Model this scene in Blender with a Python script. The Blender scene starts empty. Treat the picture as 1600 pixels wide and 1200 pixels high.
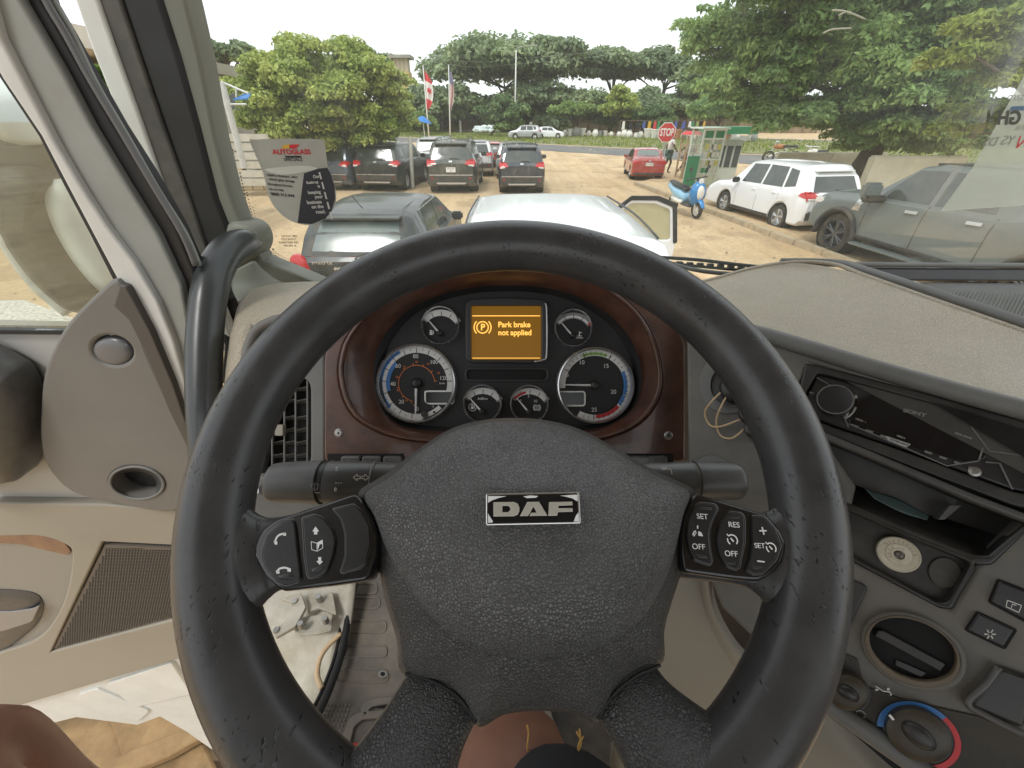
import bpy, bmesh, math, random
import numpy as np
from mathutils import Vector, Matrix

random.seed(7)
RNG = np.random.default_rng(7)
SC = bpy.context.scene
COL = SC.collection
R_ = math.radians

# ---------------------------------------------------------------- camera
FPX = 650.0
PITCH = math.atan(415.0 / FPX)
CAM = Vector((0, 0, 2.60))
cd = bpy.data.cameras.new('camera')
cam = bpy.data.objects.new('camera', cd)
COL.objects.link(cam)
cam.location = CAM
cam.rotation_euler = (math.pi / 2 - PITCH, 0, 0)
cd.sensor_fit = 'HORIZONTAL'
cd.sensor_width = 36.0
cd.lens = 36.0 * FPX / 1600.0
cd.clip_start = 0.02
cd.clip_end = 4000
SC.camera = cam

# ---------------------------------------------------------------- sky, sun, exposure
SUN_EL, SUN_AZ = R_(58), R_(215)
w = bpy.data.worlds.new('World')
SC.world = w
w.use_nodes = True
nt = w.node_tree
for n in list(nt.nodes):
    nt.nodes.remove(n)
out = nt.nodes.new('ShaderNodeOutputWorld')
bg = nt.nodes.new('ShaderNodeBackground')
sky = nt.nodes.new('ShaderNodeTexSky')
sky.sky_type = 'NISHITA'
sky.sun_disc = False
sky.sun_elevation = SUN_EL
sky.sun_rotation = SUN_AZ
sky.dust_density = 4
mixs = nt.nodes.new('ShaderNodeMix')
mixs.data_type = 'RGBA'
mixs.inputs['Factor'].default_value = 0.86
mixs.inputs[7].default_value = (9.2, 9.45, 9.6, 1)      # even bright cloud cover
nt.links.new(sky.outputs[0], mixs.inputs[6])
nt.links.new(mixs.outputs[2], bg.inputs['Color'])
bg.inputs['Strength'].default_value = 0.115
nt.links.new(bg.outputs[0], out.inputs[0])

sd = bpy.data.lights.new('sun', 'SUN')
sd.energy = 1.1
sd.angle = R_(14)
sd.color = (1.0, 0.98, 0.95)
sun = bpy.data.objects.new('sun', sd)
COL.objects.link(sun)
sdir = Vector((math.cos(SUN_EL) * math.sin(SUN_AZ), math.cos(SUN_EL) * math.cos(SUN_AZ), math.sin(SUN_EL)))
sun.rotation_euler = (-sdir).to_track_quat('-Z', 'Y').to_euler()

SC.view_settings.view_transform = 'Standard'
SC.view_settings.look = 'None'
SC.view_settings.exposure = 0.55
SC.view_settings.gamma = 1.0
SC.view_settings.use_curve_mapping = False
SC.cycles.max_bounces = 8
SC.cycles.transparent_max_bounces = 16
SC.cycles.transmission_bounces = 6
SC.cycles.use_denoising = True
SC.cycles.caustics_reflective = False
SC.cycles.caustics_refractive = False

# ---------------------------------------------------------------- picture geometry helpers
Fv = Vector((0, math.cos(PITCH), -math.sin(PITCH)))
Uv = Vector((0, math.sin(PITCH), math.cos(PITCH)))
Rv = Vector((1, 0, 0))


def ray(px, py):
    return Fv + Rv * ((px - 800) / FPX) + Uv * ((600 - py) / FPX)


def at(px, py, d):
    return CAM + ray(px, py) * d


def aty(px, py, Y):
    r = ray(px, py)
    return CAM + r * (Y / r.y)


def atz(px, py, Z):
    r = ray(px, py)
    return CAM + r * ((Z - CAM.z) / r.z)


def gnd(px, py):
    return atz(px, py, 0.0)


class Plane:
    """origin o, right u, up v, normal n (towards the viewer)"""
    def __init__(s, o, u, v):
        s.o = Vector(o)
        s.u = Vector(u).normalized()
        s.n = s.u.cross(Vector(v)).normalized()
        s.v = s.n.cross(s.u).normalized()

    def hit(s, px, py, h=0.0):
        r = ray(px, py)
        o = s.o + s.n * h
        t = (o - CAM).dot(s.n) / r.dot(s.n)
        return CAM + r * t

    def ab(s, px, py, h=0.0):
        p = s.hit(px, py, h) - s.o
        return (p.dot(s.u), p.dot(s.v))

    def P(s, a, b, h=0.0):
        return s.o + s.u * a + s.v * b + s.n * h

    def mat(s, h=0.0):
        o = s.o + s.n * h
        return Matrix(((s.u.x, s.v.x, s.n.x, o.x), (s.u.y, s.v.y, s.n.y, o.y), (s.u.z, s.v.z, s.n.z, o.z), (0, 0, 0, 1)))


# ---------------------------------------------------------------- object helpers
def thing(name, label, cat, loc=(0, 0, 0), group=None, rotz=0.0):
    o = bpy.data.objects.new(name, None)
    o.empty_display_size = 0.1
    COL.objects.link(o)
    o.location = loc
    o.rotation_euler = (0, 0, rotz)
    o['label'] = label
    o['category'] = cat
    if group:
        o['group'] = group
    return o


ORIG = {}


def origin_of(parent):
    if parent is None:
        return Vector((0, 0, 0))
    if parent.name in ORIG:
        return ORIG[parent.name]
    p = Vector(parent.location)
    if parent.parent:
        p = p + origin_of(parent.parent)
    return p


def link(name, me, m, parent=None, smooth=False, label=None, kind=None):
    """me is in world coordinates (or in the coordinates of a thing still standing at the origin)"""
    me.name = name
    ms = m if isinstance(m, (list, tuple)) else [m]
    if len(me.materials) == 0:
        for k in ms:
            me.materials.append(k)
    o = bpy.data.objects.new(name, me)
    COL.objects.link(o)
    if parent is not None:
        off = origin_of(parent)
        if off.length > 1e-9:
            me.transform(Matrix.Translation(-off))
        o.parent = parent
    if smooth is True:
        me.polygons.foreach_set('use_smooth', [True] * len(me.polygons))
    elif smooth:
        me.polygons.foreach_set('use_smooth', [True] * len(me.polygons))
        me.set_sharp_from_angle(angle=R_(smooth))
    if label:
        o['label'] = label
    if kind:
        o['kind'] = kind
    return o


def tag(o, label, cat, group=None, kind=None):
    o['label'] = label
    o['category'] = cat
    if group:
        o['group'] = group
    if kind:
        o['kind'] = kind
    return o


def bmesh_obj(name, bm, m, parent=None, smooth=False, label=None, kind=None):
    me = bpy.data.meshes.new(name)
    bm.normal_update()
    bm.to_mesh(me)
    bm.free()
    return link(name, me, m, parent, smooth, label, kind)


def pydata(name, v, f, m, parent=None, smooth=False, label=None, kind=None):
    me = bpy.data.meshes.new(name)
    me.from_pydata([tuple(x) for x in v], [], f)
    me.update()
    return link(name, me, m, parent, smooth, label, kind)


def struct(o):
    o['kind'] = 'structure'
    return o


def copy_tree(o, parent=None):
    c = o.copy()
    COL.objects.link(c)
    if parent:
        c.parent = parent
    for ch in list(o.children):
        copy_tree(ch, c)
    return c


def box(bm, c, s, M=None, rz=0.0, taper=1.0):
    """box centre c, full size s"""
    vs = []
    for dz in (-.5, .5):
        k = taper if dz > 0 else 1.0
        for dx, dy in ((-.5, -.5), (.5, -.5), (.5, .5), (-.5, .5)):
            x, y = dx * s[0] * k, dy * s[1] * k
            if rz:
                x, y = x * math.cos(rz) - y * math.sin(rz), x * math.sin(rz) + y * math.cos(rz)
            p = Vector((c[0] + x, c[1] + y, c[2] + dz * s[2]))
            if M is not None:
                p = M @ p
            vs.append(bm.verts.new(p))
    for f in ((3, 2, 1, 0), (4, 5, 6, 7), (0, 1, 5, 4), (1, 2, 6, 5), (2, 3, 7, 6), (3, 0, 4, 7)):
        bm.faces.new([vs[i] for i in f])


def tube(bm, pts, r, seg=10, closed=False, caps=True, flat=1.0, up=None):
    pts = [Vector(p) for p in pts]
    n = len(pts)
    rr = r if isinstance(r, (list, tuple)) else [r] * n
    rings = []
    prev = None
    for i in range(n):
        a = pts[(i - 1) % n] if (closed or i > 0) else pts[i]
        b = pts[(i + 1) % n] if (closed or i < n - 1) else pts[i]
        t = (b - a)
        t = t.normalized() if t.length > 1e-9 else Vector((0, 0, 1))
        if prev is None:
            ref = Vector(up) if up is not None else (Vector((0, 0, 1)) if abs(t.z) < .9 else Vector((1, 0, 0)))
            x = t.cross(ref).normalized()
        else:
            x = (prev - t * prev.dot(t)).normalized()
        prev = x
        y = t.cross(x).normalized()
        rings.append([bm.verts.new(pts[i] + x * rr[i] * math.cos(2 * math.pi * k / seg) + y * rr[i] * flat * math.sin(2 * math.pi * k / seg)) for k in range(seg)])
    m = n if closed else n - 1
    for i in range(m):
        A, B = rings[i], rings[(i + 1) % n]
        for k in range(seg):
            bm.faces.new((A[k], A[(k + 1) % seg], B[(k + 1) % seg], B[k]))
    if caps and not closed:
        bm.faces.new(list(reversed(rings[0])))
        bm.faces.new(rings[-1])


def lathe(bm, prof, seg=24, M=None, close=False):
    """prof: (radius, height) list, revolved about local Z, placed by M"""
    M = M or Matrix.Identity(4)
    rings = []
    for r, z in prof:
        if r < 1e-6:
            rings.append([bm.verts.new(M @ Vector((0, 0, z)))])
        else:
            rings.append([bm.verts.new(M @ Vector((r * math.cos(2 * math.pi * k / seg), r * math.sin(2 * math.pi * k / seg), z))) for k in range(seg)])
    pr = list(zip(rings[:-1], rings[1:]))
    if close:
        pr.append((rings[-1], rings[0]))
    for A, B in pr:
        if len(A) == 1 and len(B) == 1:
            continue
        for k in range(seg):
            k2 = (k + 1) % seg
            if len(A) == 1:
                bm.faces.new((A[0], B[k2], B[k]))
            elif len(B) == 1:
                bm.faces.new((A[k], A[k2], B[0]))
            else:
                bm.faces.new((A[k], A[k2], B[k2], B[k]))
    bmesh.ops.recalc_face_normals(bm, faces=bm.faces)


def crom(pts, n=6, closed=False):
    """Catmull-Rom through points (tuples of any size)"""
    P = [Vector(p) if len(p) == 3 else Vector((p[0], p[1], 0)) for p in pts]
    N = len(P)
    res = []
    rng = range(N) if closed else range(N - 1)
    for i in rng:
        if closed:
            p0, p1, p2, p3 = P[(i - 1) % N], P[i], P[(i + 1) % N], P[(i + 2) % N]
        else:
            p0, p1, p2, p3 = P[max(i - 1, 0)], P[i], P[i + 1], P[min(i + 2, N - 1)]
        for k in range(n):
            t = k / n
            res.append(0.5 * ((2 * p1) + (-p0 + p2) * t + (2 * p0 - 5 * p1 + 4 * p2 - p3) * t * t + (-p0 + 3 * p1 - 3 * p2 + p3) * t ** 3))
    if not closed:
        res.append(P[-1])
    if len(pts[0]) == 2:
        return [(p.x, p.y) for p in res]
    return res


def fillet(pts, r, seg=5):
    """round the corners of a closed 2D polygon"""
    out = []
    n = len(pts)
    for i in range(n):
        rad = r[i] if isinstance(r, (list, tuple)) else r
        a, b, c = Vector((*pts[i - 1], 0)), Vector((*pts[i], 0)), Vector((*pts[(i + 1) % n], 0))
        d1, d2 = (a - b), (c - b)
        l = min(rad, d1.length * .48, d2.length * .48)
        p, q = b + d1.normalized() * l, b + d2.normalized() * l
        if l < 1e-6:
            out.append((b.x, b.y))
            continue
        for k in range(seg + 1):
            t = k / seg
            w_ = p * (1 - t) ** 2 + b * 2 * t * (1 - t) + q * t * t
            out.append((w_.x, w_.y))
    return out


def ell(cx, cy, a, b, rot=0, n=32):
    c, s = math.cos(R_(rot)), math.sin(R_(rot))
    return [(cx + a * math.cos(2 * math.pi * k / n) * c - b * math.sin(2 * math.pi * k / n) * s,
             cy + a * math.cos(2 * math.pi * k / n) * s + b * math.sin(2 * math.pi * k / n) * c) for k in range(n)]


def curve_mesh(ob):
    COL.objects.link(ob)
    dg = bpy.context.evaluated_depsgraph_get()
    me = bpy.data.meshes.new_from_object(ob.evaluated_get(dg))
    d = ob.data
    bpy.data.objects.remove(ob)
    bpy.data.curves.remove(d)
    me.materials.clear()
    return me


def plate_ab(name, loops, plane, h, th, m, parent=None, bevel=0.0, smooth=30, label=None, kind=None):
    """flat plate from closed loops in plane coordinates; top face at height h, going back th"""
    cu = bpy.data.curves.new(name, 'CURVE')
    cu.dimensions = '2D'
    cu.fill_mode = 'BOTH'
    bevel = min(bevel, th * .49)
    cu.extrude = max(th / 2 - bevel, 1e-5)
    cu.bevel_depth = bevel
    cu.bevel_resolution = 2 if bevel > .0008 else 1
    cu.offset = -bevel
    for lp in loops:
        sp = cu.splines.new('POLY')
        sp.points.add(len(lp) - 1)
        for i, p in enumerate(lp):
            sp.points[i].co = (p[0], p[1], 0, 1)
        sp.use_cyclic_u = True
    me = curve_mesh(bpy.data.objects.new(name, cu))
    me.transform(plane.mat(h - th / 2))
    return link(name, me, m, parent, smooth, label, kind)


def plate(name, outer, plane, h, th, m, parent=None, holes=(), bevel=0.0, smooth=30, label=None, kind=None):
    """as plate_ab, with outlines given where they fall in the picture"""
    loops = [[plane.ab(x, y, h) for x, y in outer]] + [[plane.ab(x, y, h) for x, y in q] for q in holes]
    return plate_ab(name, loops, plane, h, th, m, parent, bevel, smooth, label, kind)


def pillow(name, outer, plane, h0, h1, m, parent=None, k=2.6, rings=12, skirt=0.006, c=None, label=None, sub=2):
    """domed pad: outline (picture points) at height h0 rising to h1 in the middle"""
    lp = [Vector((*plane.ab(x, y, h0), 0)) for x, y in outer]
    if sub > 1:
        lp2 = []
        for i in range(len(lp)):
            for j in range(sub):
                lp2.append(lp[i].lerp(lp[(i + 1) % len(lp)], j / sub))
        lp = lp2
    cc = sum(lp, Vector()) / len(lp) if c is None else Vector((*plane.ab(*c, h0), 0))
    v, f = [], []
    n = len(lp)
    for p in lp:
        v.append(plane.P(p.x, p.y, h0 - skirt))
    for r in range(rings + 1):
        s = 1 - r / (rings + .0)
        s = s ** 0.75
        if r == rings:
            v.append(plane.P(cc.x, cc.y, h1))
            break
        for p in lp:
            q = cc + (p - cc) * s
            v.append(plane.P(q.x, q.y, h0 + (h1 - h0) * (1 - s ** k) ** .55))
    for r in range(rings):
        for i in range(n):
            j = (i + 1) % n
            f.append((r * n + i, r * n + j, (r + 1) * n + j, (r + 1) * n + i))
    last = len(v) - 1
    b = rings * n
    for i in range(n):
        f.append((b + i, b + (i + 1) % n, last))
    me = bpy.data.meshes.new(name)
    me.from_pydata([tuple(x) for x in v], [], f)
    bm = bmesh.new()
    bm.from_mesh(me)
    bmesh.ops.recalc_face_normals(bm, faces=bm.faces)
    # open shell: make the dome face the viewer
    bm.faces.ensure_lookup_table()
    if bm.faces[-1].normal.dot(plane.n) < 0:
        bmesh.ops.reverse_faces(bm, faces=bm.faces)
    bm.to_mesh(me)
    bm.free()
    return link(name, me, m, parent, 50, label)


def loft_loops(name, A, B, m, parent=None, smooth=True, mid=None, label=None):
    """skin between matching 3D loops A, (mid...), B"""
    L = [A] + (mid or []) + [B]
    v = [p for l in L for p in l]
    n = len(A)
    f = []
    for r in range(len(L) - 1):
        for i in range(n):
            j = (i + 1) % n
            f.append((r * n + i, r * n + j, (r + 1) * n + j, (r + 1) * n + i))
    return pydata(name, v, f, m, parent, smooth, label)


def surf(name, rows, m, parent=None, n=6, th=0.004, label=None, smooth=True):
    """smooth skin through a grid of 3D points, given real thickness away from the viewer"""
    g = [crom(r, n) for r in rows]
    cols = [crom([g[i][j] for i in range(len(g))], n) for j in range(len(g[0]))]
    W, H = len(cols), len(cols[0])
    v = [cols[i][j] for i in range(W) for j in range(H)]
    f = [(i * H + j, (i + 1) * H + j, (i + 1) * H + j + 1, i * H + j + 1) for i in range(W - 1) for j in range(H - 1)]
    o = pydata(name, v, f, m, parent, smooth, label)
    me = o.data
    c = sum((Vector(p.normal) * p.area for p in me.polygons), Vector())
    mid = sum(v, Vector()) / len(v)
    if c.dot(CAM - mid) < 0:
        me.flip_normals()
    if th:
        md = o.modifiers.new('thickness', 'SOLIDIFY')
        md.thickness = th
        md.offset = -1
    return o


def text(name, s, plane, px, py, size, m, parent, h=0.0003, rot=0, align='CENTER', mirror=False, sx=1.0, th=.0002, shear=0, bold=0.0):
    cu = bpy.data.curves.new(name, 'FONT')
    cu.body = s
    cu.size = size
    cu.align_x = align
    cu.align_y = 'CENTER'
    cu.extrude = th
    cu.shear = shear
    cu.offset = bold
    me = curve_mesh(bpy.data.objects.new(name, cu))
    a, b = plane.ab(px, py, h)
    T = plane.mat(h) @ Matrix.Translation((a, b, 0)) @ Matrix.Rotation(R_(rot), 4, 'Z') @ Matrix.Diagonal((-sx if mirror else sx, 1, 1, 1))
    me.transform(T)
    return link(name, me, m, parent)


def disc(bm, plane, a, b, r, h, seg=16, th=0.0005):
    top = [bm.verts.new(plane.P(a + r * math.cos(2 * math.pi * k / seg), b + r * math.sin(2 * math.pi * k / seg), h)) for k in range(seg)]
    bm.faces.new(top)
    if th:
        bot = [bm.verts.new(plane.P(a + r * math.cos(2 * math.pi * k / seg), b + r * math.sin(2 * math.pi * k / seg), h - th)) for k in range(seg)]
        for k in range(seg):
            bm.faces.new((bot[k], bot[(k + 1) % seg], top[(k + 1) % seg], top[k]))


# ---------------------------------------------------------------- materials
def _n(nt, t, **kw):
    n = nt.nodes.new(t)
    for k, v in kw.items():
        setattr(n, k, v)
    return n


MATS = {}


def mat(name, col, rough=.5, groove=0.0, metal=0.0, coat=0.0, var=0.0, vscale=8.0, var2=None, dust=None, bump=None, spec=.5, emit=None, trans=0.0, alpha=1.0, rvar=0.0, island=0.0):
    """var: tone variation; var2: second colour mixed by noise; dust=(colour, amount, scale); bump=[(kind, scale, strength, distance)]"""
    m = bpy.data.materials.new(name)
    m.use_nodes = True
    t = m.node_tree
    b = t.nodes['Principled BSDF']
    L = t.links.new
    c4 = (*col, 1)
    b.inputs['Base Color'].default_value = c4
    b.inputs['Roughness'].default_value = rough
    b.inputs['Metallic'].default_value = metal
    b.inputs['Coat Weight'].default_value = coat
    b.inputs['Coat Roughness'].default_value = .06
    b.inputs['Specular IOR Level'].default_value = spec
    b.inputs['Alpha'].default_value = alpha
    b.inputs['Transmission Weight'].default_value = trans
    if emit:
        b.inputs['Emission Color'].default_value = (*emit[0], 1)
        b.inputs['Emission Strength'].default_value = emit[1]
    co = _n(t, 'ShaderNodeTexCoord')
    src = None
    if var or var2:
        no = _n(t, 'ShaderNodeTexNoise')
        no.inputs['Scale'].default_value = vscale
        no.inputs['Detail'].default_value = 6
        no.inputs['Roughness'].default_value = .6
        L(co.outputs['Object'], no.inputs['Vector'])
        ra = _n(t, 'ShaderNodeMapRange')
        ra.inputs[1].default_value = .32
        ra.inputs[2].default_value = .68
        L(no.outputs[0], ra.inputs[0])
        mx = _n(t, 'ShaderNodeMix', data_type='RGBA')
        if var2:
            mx.inputs[6].default_value = c4
            mx.inputs[7].default_value = (*var2, 1)
        else:
            mx.inputs[6].default_value = tuple(x * (1 - var) for x in col) + (1,)
            mx.inputs[7].default_value = tuple(min(x * (1 + var), 1) for x in col) + (1,)
        L(ra.outputs[0], mx.inputs[0])
        src = mx.outputs[2]
    if island:
        ge = _n(t, 'ShaderNodeNewGeometry')
        hs = _n(t, 'ShaderNodeHueSaturation')
        mr = _n(t, 'ShaderNodeMapRange')
        mr.inputs[3].default_value = 1 - island
        mr.inputs[4].default_value = 1 + island
        L(ge.outputs['Random Per Island'], mr.inputs[0])
        L(mr.outputs[0], hs.inputs['Value'])
        if src:
            L(src, hs.inputs['Color'])
        else:
            hs.inputs['Color'].default_value = c4
        src = hs.outputs[0]
    if dust:
        no = _n(t, 'ShaderNodeTexNoise')
        no.inputs['Scale'].default_value = dust[2]
        no.inputs['Detail'].default_value = 8
        no.inputs['Roughness'].default_value = .7
        L(co.outputs['Object'], no.inputs['Vector'])
        ra = _n(t, 'ShaderNodeMapRange')
        ra.inputs[1].default_value = .40
        ra.inputs[2].default_value = .72
        ra.inputs[4].default_value = dust[1]
        L(no.outputs[0], ra.inputs[0])
        mx = _n(t, 'ShaderNodeMix', data_type='RGBA')
        L(ra.outputs[0], mx.inputs[0])
        if src:
            L(src, mx.inputs[6])
        else:
            mx.inputs[6].default_value = c4
        mx.inputs[7].default_value = (*dust[0], 1)
        src = mx.outputs[2]
        ad = _n(t, 'ShaderNodeMath', operation='MULTIPLY_ADD')
        L(ra.outputs[0], ad.inputs[0])
        ad.inputs[1].default_value = .35
        ad.inputs[2].default_value = rough
        L(ad.outputs[0], b.inputs['Roughness'])
    elif rvar:
        no = _n(t, 'ShaderNodeTexNoise')
        no.inputs['Scale'].default_value = vscale * 1.7
        no.inputs['Detail'].default_value = 5
        L(co.outputs['Object'], no.inputs['Vector'])
        ra = _n(t, 'ShaderNodeMapRange')
        ra.inputs[1].default_value = .3
        ra.inputs[2].default_value = .7
        ra.inputs[3].default_value = max(rough - rvar, .02)
        ra.inputs[4].default_value = rough + rvar
        L(no.outputs[0], ra.inputs[0])
        L(ra.outputs[0], b.inputs['Roughness'])
    if src:
        L(src, b.inputs['Base Color'])
    prev = None
    for bp in (bump or []):
        kind, sc_, st, di = bp
        if kind == 'noise':
            tx = _n(t, 'ShaderNodeTexNoise')
            tx.inputs['Scale'].default_value = sc_
            tx.inputs['Detail'].default_value = 4
            o = tx.outputs[0]
        elif kind == 'wave':
            tx = _n(t, 'ShaderNodeTexWave')
            tx.inputs['Scale'].default_value = sc_
            tx.inputs['Distortion'].default_value = 1.5
            o = tx.outputs[1]
        elif kind == 'leather':
            tx = _n(t, 'ShaderNodeTexVoronoi', feature='DISTANCE_TO_EDGE')
            tx.inputs['Scale'].default_value = sc_
            mr = _n(t, 'ShaderNodeMapRange')
            mr.inputs[1].default_value = 0
            mr.inputs[2].default_value = .22
            L(tx.outputs['Distance'], mr.inputs[0])
            o = mr.outputs[0]
        elif kind == 'cells':
            tx = _n(t, 'ShaderNodeTexVoronoi', feature='F1')
            tx.inputs['Scale'].default_value = sc_
            o = tx.outputs['Distance']
        elif kind == 'nicks':
            # short scattered scratches, gathered in worn areas
            mp = _n(t, 'ShaderNodeMapping')
            mp.inputs['Scale'].default_value = (1, .22, 1)
            mp.inputs['Rotation'].default_value = (.3, .5, .6)
            L(co.outputs['Object'], mp.inputs['Vector'])
            tx = _n(t, 'ShaderNodeTexNoise')
            tx.inputs['Scale'].default_value = sc_
            tx.inputs['Detail'].default_value = 2
            L(mp.outputs[0], tx.inputs['Vector'])
            mr = _n(t, 'ShaderNodeMapRange')
            mr.inputs[1].default_value = .63
            mr.inputs[2].default_value = .69
            mr.inputs[3].default_value = 1
            mr.inputs[4].default_value = 0
            L(tx.outputs[0], mr.inputs[0])
            n2 = _n(t, 'ShaderNodeTexNoise')
            n2.inputs['Scale'].default_value = 26
            L(co.outputs['Object'], n2.inputs['Vector'])
            m2 = _n(t, 'ShaderNodeMapRange')
            m2.inputs[1].default_value = .47
            m2.inputs[2].default_value = .55
            m2.inputs[3].default_value = 1
            m2.inputs[4].default_value = 0
            L(n2.outputs[0], m2.inputs[0])
            mxx = _n(t, 'ShaderNodeMath', operation='MAXIMUM')
            L(mr.outputs[0], mxx.inputs[0])
            L(m2.outputs[0], mxx.inputs[1])
            o = mxx.outputs[0]
        elif kind == 'cracks':
            tx = _n(t, 'ShaderNodeTexVoronoi', feature='DISTANCE_TO_EDGE')
            tx.inputs['Scale'].default_value = sc_
            mr = _n(t, 'ShaderNodeMapRange')
            mr.inputs[1].default_value = 0
            mr.inputs[2].default_value = .045
            L(tx.outputs['Distance'], mr.inputs[0])
            n2 = _n(t, 'ShaderNodeTexNoise')
            n2.inputs['Scale'].default_value = sc_ * .22
            L(co.outputs['Object'], n2.inputs['Vector'])
            m2 = _n(t, 'ShaderNodeMapRange')
            m2.inputs[1].default_value = .5
            m2.inputs[2].default_value = .62
            m2.inputs[3].default_value = 1
            m2.inputs[4].default_value = 0
            L(n2.outputs[0], m2.inputs[0])
            mxx = _n(t, 'ShaderNodeMath', operation='MAXIMUM')
            L(mr.outputs[0], mxx.inputs[0])
            L(m2.outputs[0], mxx.inputs[1])
            o = mxx.outputs[0]
        if kind in ('leather', 'cracks', 'cells'):
            wn = _n(t, 'ShaderNodeTexNoise')
            wn.inputs['Scale'].default_value = sc_ * .9
            L(co.outputs['Object'], wn.inputs['Vector'])
            sb = _n(t, 'ShaderNodeVectorMath', operation='SCALE')
            L(wn.outputs['Color'], sb.inputs[0])
            sb.inputs['Scale'].default_value = .9 / sc_
            av = _n(t, 'ShaderNodeVectorMath', operation='ADD')
            L(co.outputs['Object'], av.inputs[0])
            L(sb.outputs[0], av.inputs[1])
            L(av.outputs[0], tx.inputs['Vector'])
        elif kind != 'nicks':
            L(co.outputs['Object'], tx.inputs['Vector'])
        if groove and kind in ('leather', 'cracks', 'nicks'):  # leather: ridge sheen and groove shade put into the colour; nicks: dark flecks
            gm = _n(t, 'ShaderNodeMapRange')
            gm.inputs[3].default_value = 1 - groove
            gm.inputs[4].default_value = 1 + groove * .25
            L(o, gm.inputs[0])
            gh = _n(t, 'ShaderNodeHueSaturation')
            L(gm.outputs[0], gh.inputs['Value'])
            if src:
                L(src, gh.inputs['Color'])
            else:
                gh.inputs['Color'].default_value = c4
            src = gh.outputs[0]
            L(src, b.inputs['Base Color'])
        bu = _n(t, 'ShaderNodeBump')
        bu.inputs['Strength'].default_value = st
        bu.inputs['Distance'].default_value = di
        L(o, bu.inputs['Height'])
        if prev:
            L(prev, bu.inputs['Normal'])
        prev = bu.outputs[0]
    if prev:
        L(prev, b.inputs['Normal'])
    MATS[name] = m
    return m


def leafmat(name, c1, c2, sc_=1.2, tr=.35, island=.35):
    m = bpy.data.materials.new(name)
    m.use_nodes = True
    t = m.node_tree
    L = t.links.new
    b = t.nodes['Principled BSDF']
    o = t.nodes['Material Output']
    co = _n(t, 'ShaderNodeTexCoord')
    no = _n(t, 'ShaderNodeTexNoise')
    no.inputs['Scale'].default_value = sc_
    no.inputs['Detail'].default_value = 3
    L(co.outputs['Object'], no.inputs['Vector'])
    ra = _n(t, 'ShaderNodeMapRange')
    ra.inputs[1].default_value = .38
    ra.inputs[2].default_value = .62
    L(no.outputs[0], ra.inputs[0])
    mx = _n(t, 'ShaderNodeMix', data_type='RGBA')
    mx.inputs[6].default_value = (*c1, 1)
    mx.inputs[7].default_value = (*c2, 1)
    L(ra.outputs[0], mx.inputs[0])
    ge = _n(t, 'ShaderNodeNewGeometry')
    hs = _n(t, 'ShaderNodeHueSaturation')
    mr = _n(t, 'ShaderNodeMapRange')
    mr.inputs[3].default_value = 1 - island
    mr.inputs[4].default_value = 1 + island
    L(ge.outputs['Random Per Island'], mr.inputs[0])
    L(mr.outputs[0], hs.inputs['Value'])
    L(mx.outputs[2], hs.inputs['Color'])
    L(hs.outputs[0], b.inputs['Base Color'])
    b.inputs['Roughness'].default_value = .5
    b.inputs['Specular IOR Level'].default_value = .4
    tl = _n(t, 'ShaderNodeBsdfTranslucent')
    L(hs.outputs[0], tl.inputs['Color'])
    ms = _n(t, 'ShaderNodeMixShader')
    ms.inputs[0].default_value = tr
    L(b.outputs[0], ms.inputs[1])
    L(tl.outputs[0], ms.inputs[2])
    L(ms.outputs[0], o.inputs['Surface'])
    MATS[name] = m
    return m


# paints and plastics
m_rim = mat('wheel_rubber', (.040, .040, .041), .31, groove=.65, var=.25, vscale=14, bump=[('nicks', 440, .8, .0009), ('noise', 160, .14, .0008), ('noise', 1200, .15, .0003)], rvar=.10, dust=((.10, .095, .09), .22, 45))
m_shell = mat('hub_shell', (.070, .068, .064), .40, groove=.45, var=.2, vscale=20, bump=[('leather', 560, .7, .0006)])
m_bag = mat('airbag_leather', (.130, .130, .130), .36, groove=.58, var=.22, vscale=16, bump=[('leather', 520, .9, .0006), ('noise', 30, .12, .004)], dust=((.15, .145, .135), .35, 22))
m_gloss = mat('gloss_black', (.008, .008, .009), .25, coat=.4, dust=((.06, .058, .05), .08, 60))
m_btn = mat('button_black', (.018, .018, .019), .34, dust=((.1, .095, .085), .12, 80))
m_line = mat('button_gap', (.16, .16, .16), .45)
m_white = mat('print_white', (.80, .80, .78), .5)
m_stalk = mat('stalk_plastic', (.075, .075, .073), .33, var=.2, vscale=30, dust=((.16, .15, .13), .25, 40))
m_grey = mat('dash_grey', (.135, .138, .132), .5, var=.12, vscale=12, dust=((.20, .19, .17), .4, 9), bump=[('noise', 1100, .15, .0003)])
m_dgrey = mat('console_grey', (.115, .112, .10), .5, var=.15, vscale=14, dust=((.22, .20, .165), .55, 10), bump=[('noise', 900, .18, .0003)])
m_black = mat('black_plastic', (.018, .018, .018), .38, var=.2, vscale=20, dust=((.14, .13, .10), .20, 25))
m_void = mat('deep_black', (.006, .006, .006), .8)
m_beige = mat('dash_beige', (.47, .415, .32), .40, groove=.30, var=.07, vscale=6, bump=[('leather', 360, .8, .0008)], dust=((.42, .36, .26), .3, 5))
m_beige2 = mat('trim_beige', (.27, .25, .205), .5, var=.08, vscale=5, bump=[('noise', 500, .1, .0004)], dust=((.24, .21, .16), .35, 5))
m_taupe = mat('door_taupe', (.150, .143, .130), .55, var=.06, vscale=8, bump=[('noise', 700, .22, .0004)])
m_cream = mat('door_cream', (.37, .368, .345), .5, var=.06, vscale=5, bump=[('noise', 420, .2, .0005)])
m_wood = mat('burr_wood', (.048, .020, .0125), .34, coat=.25, var2=(.118, .050, .030), vscale=34, dust=((.2, .15, .12), .2, 14))
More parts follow.
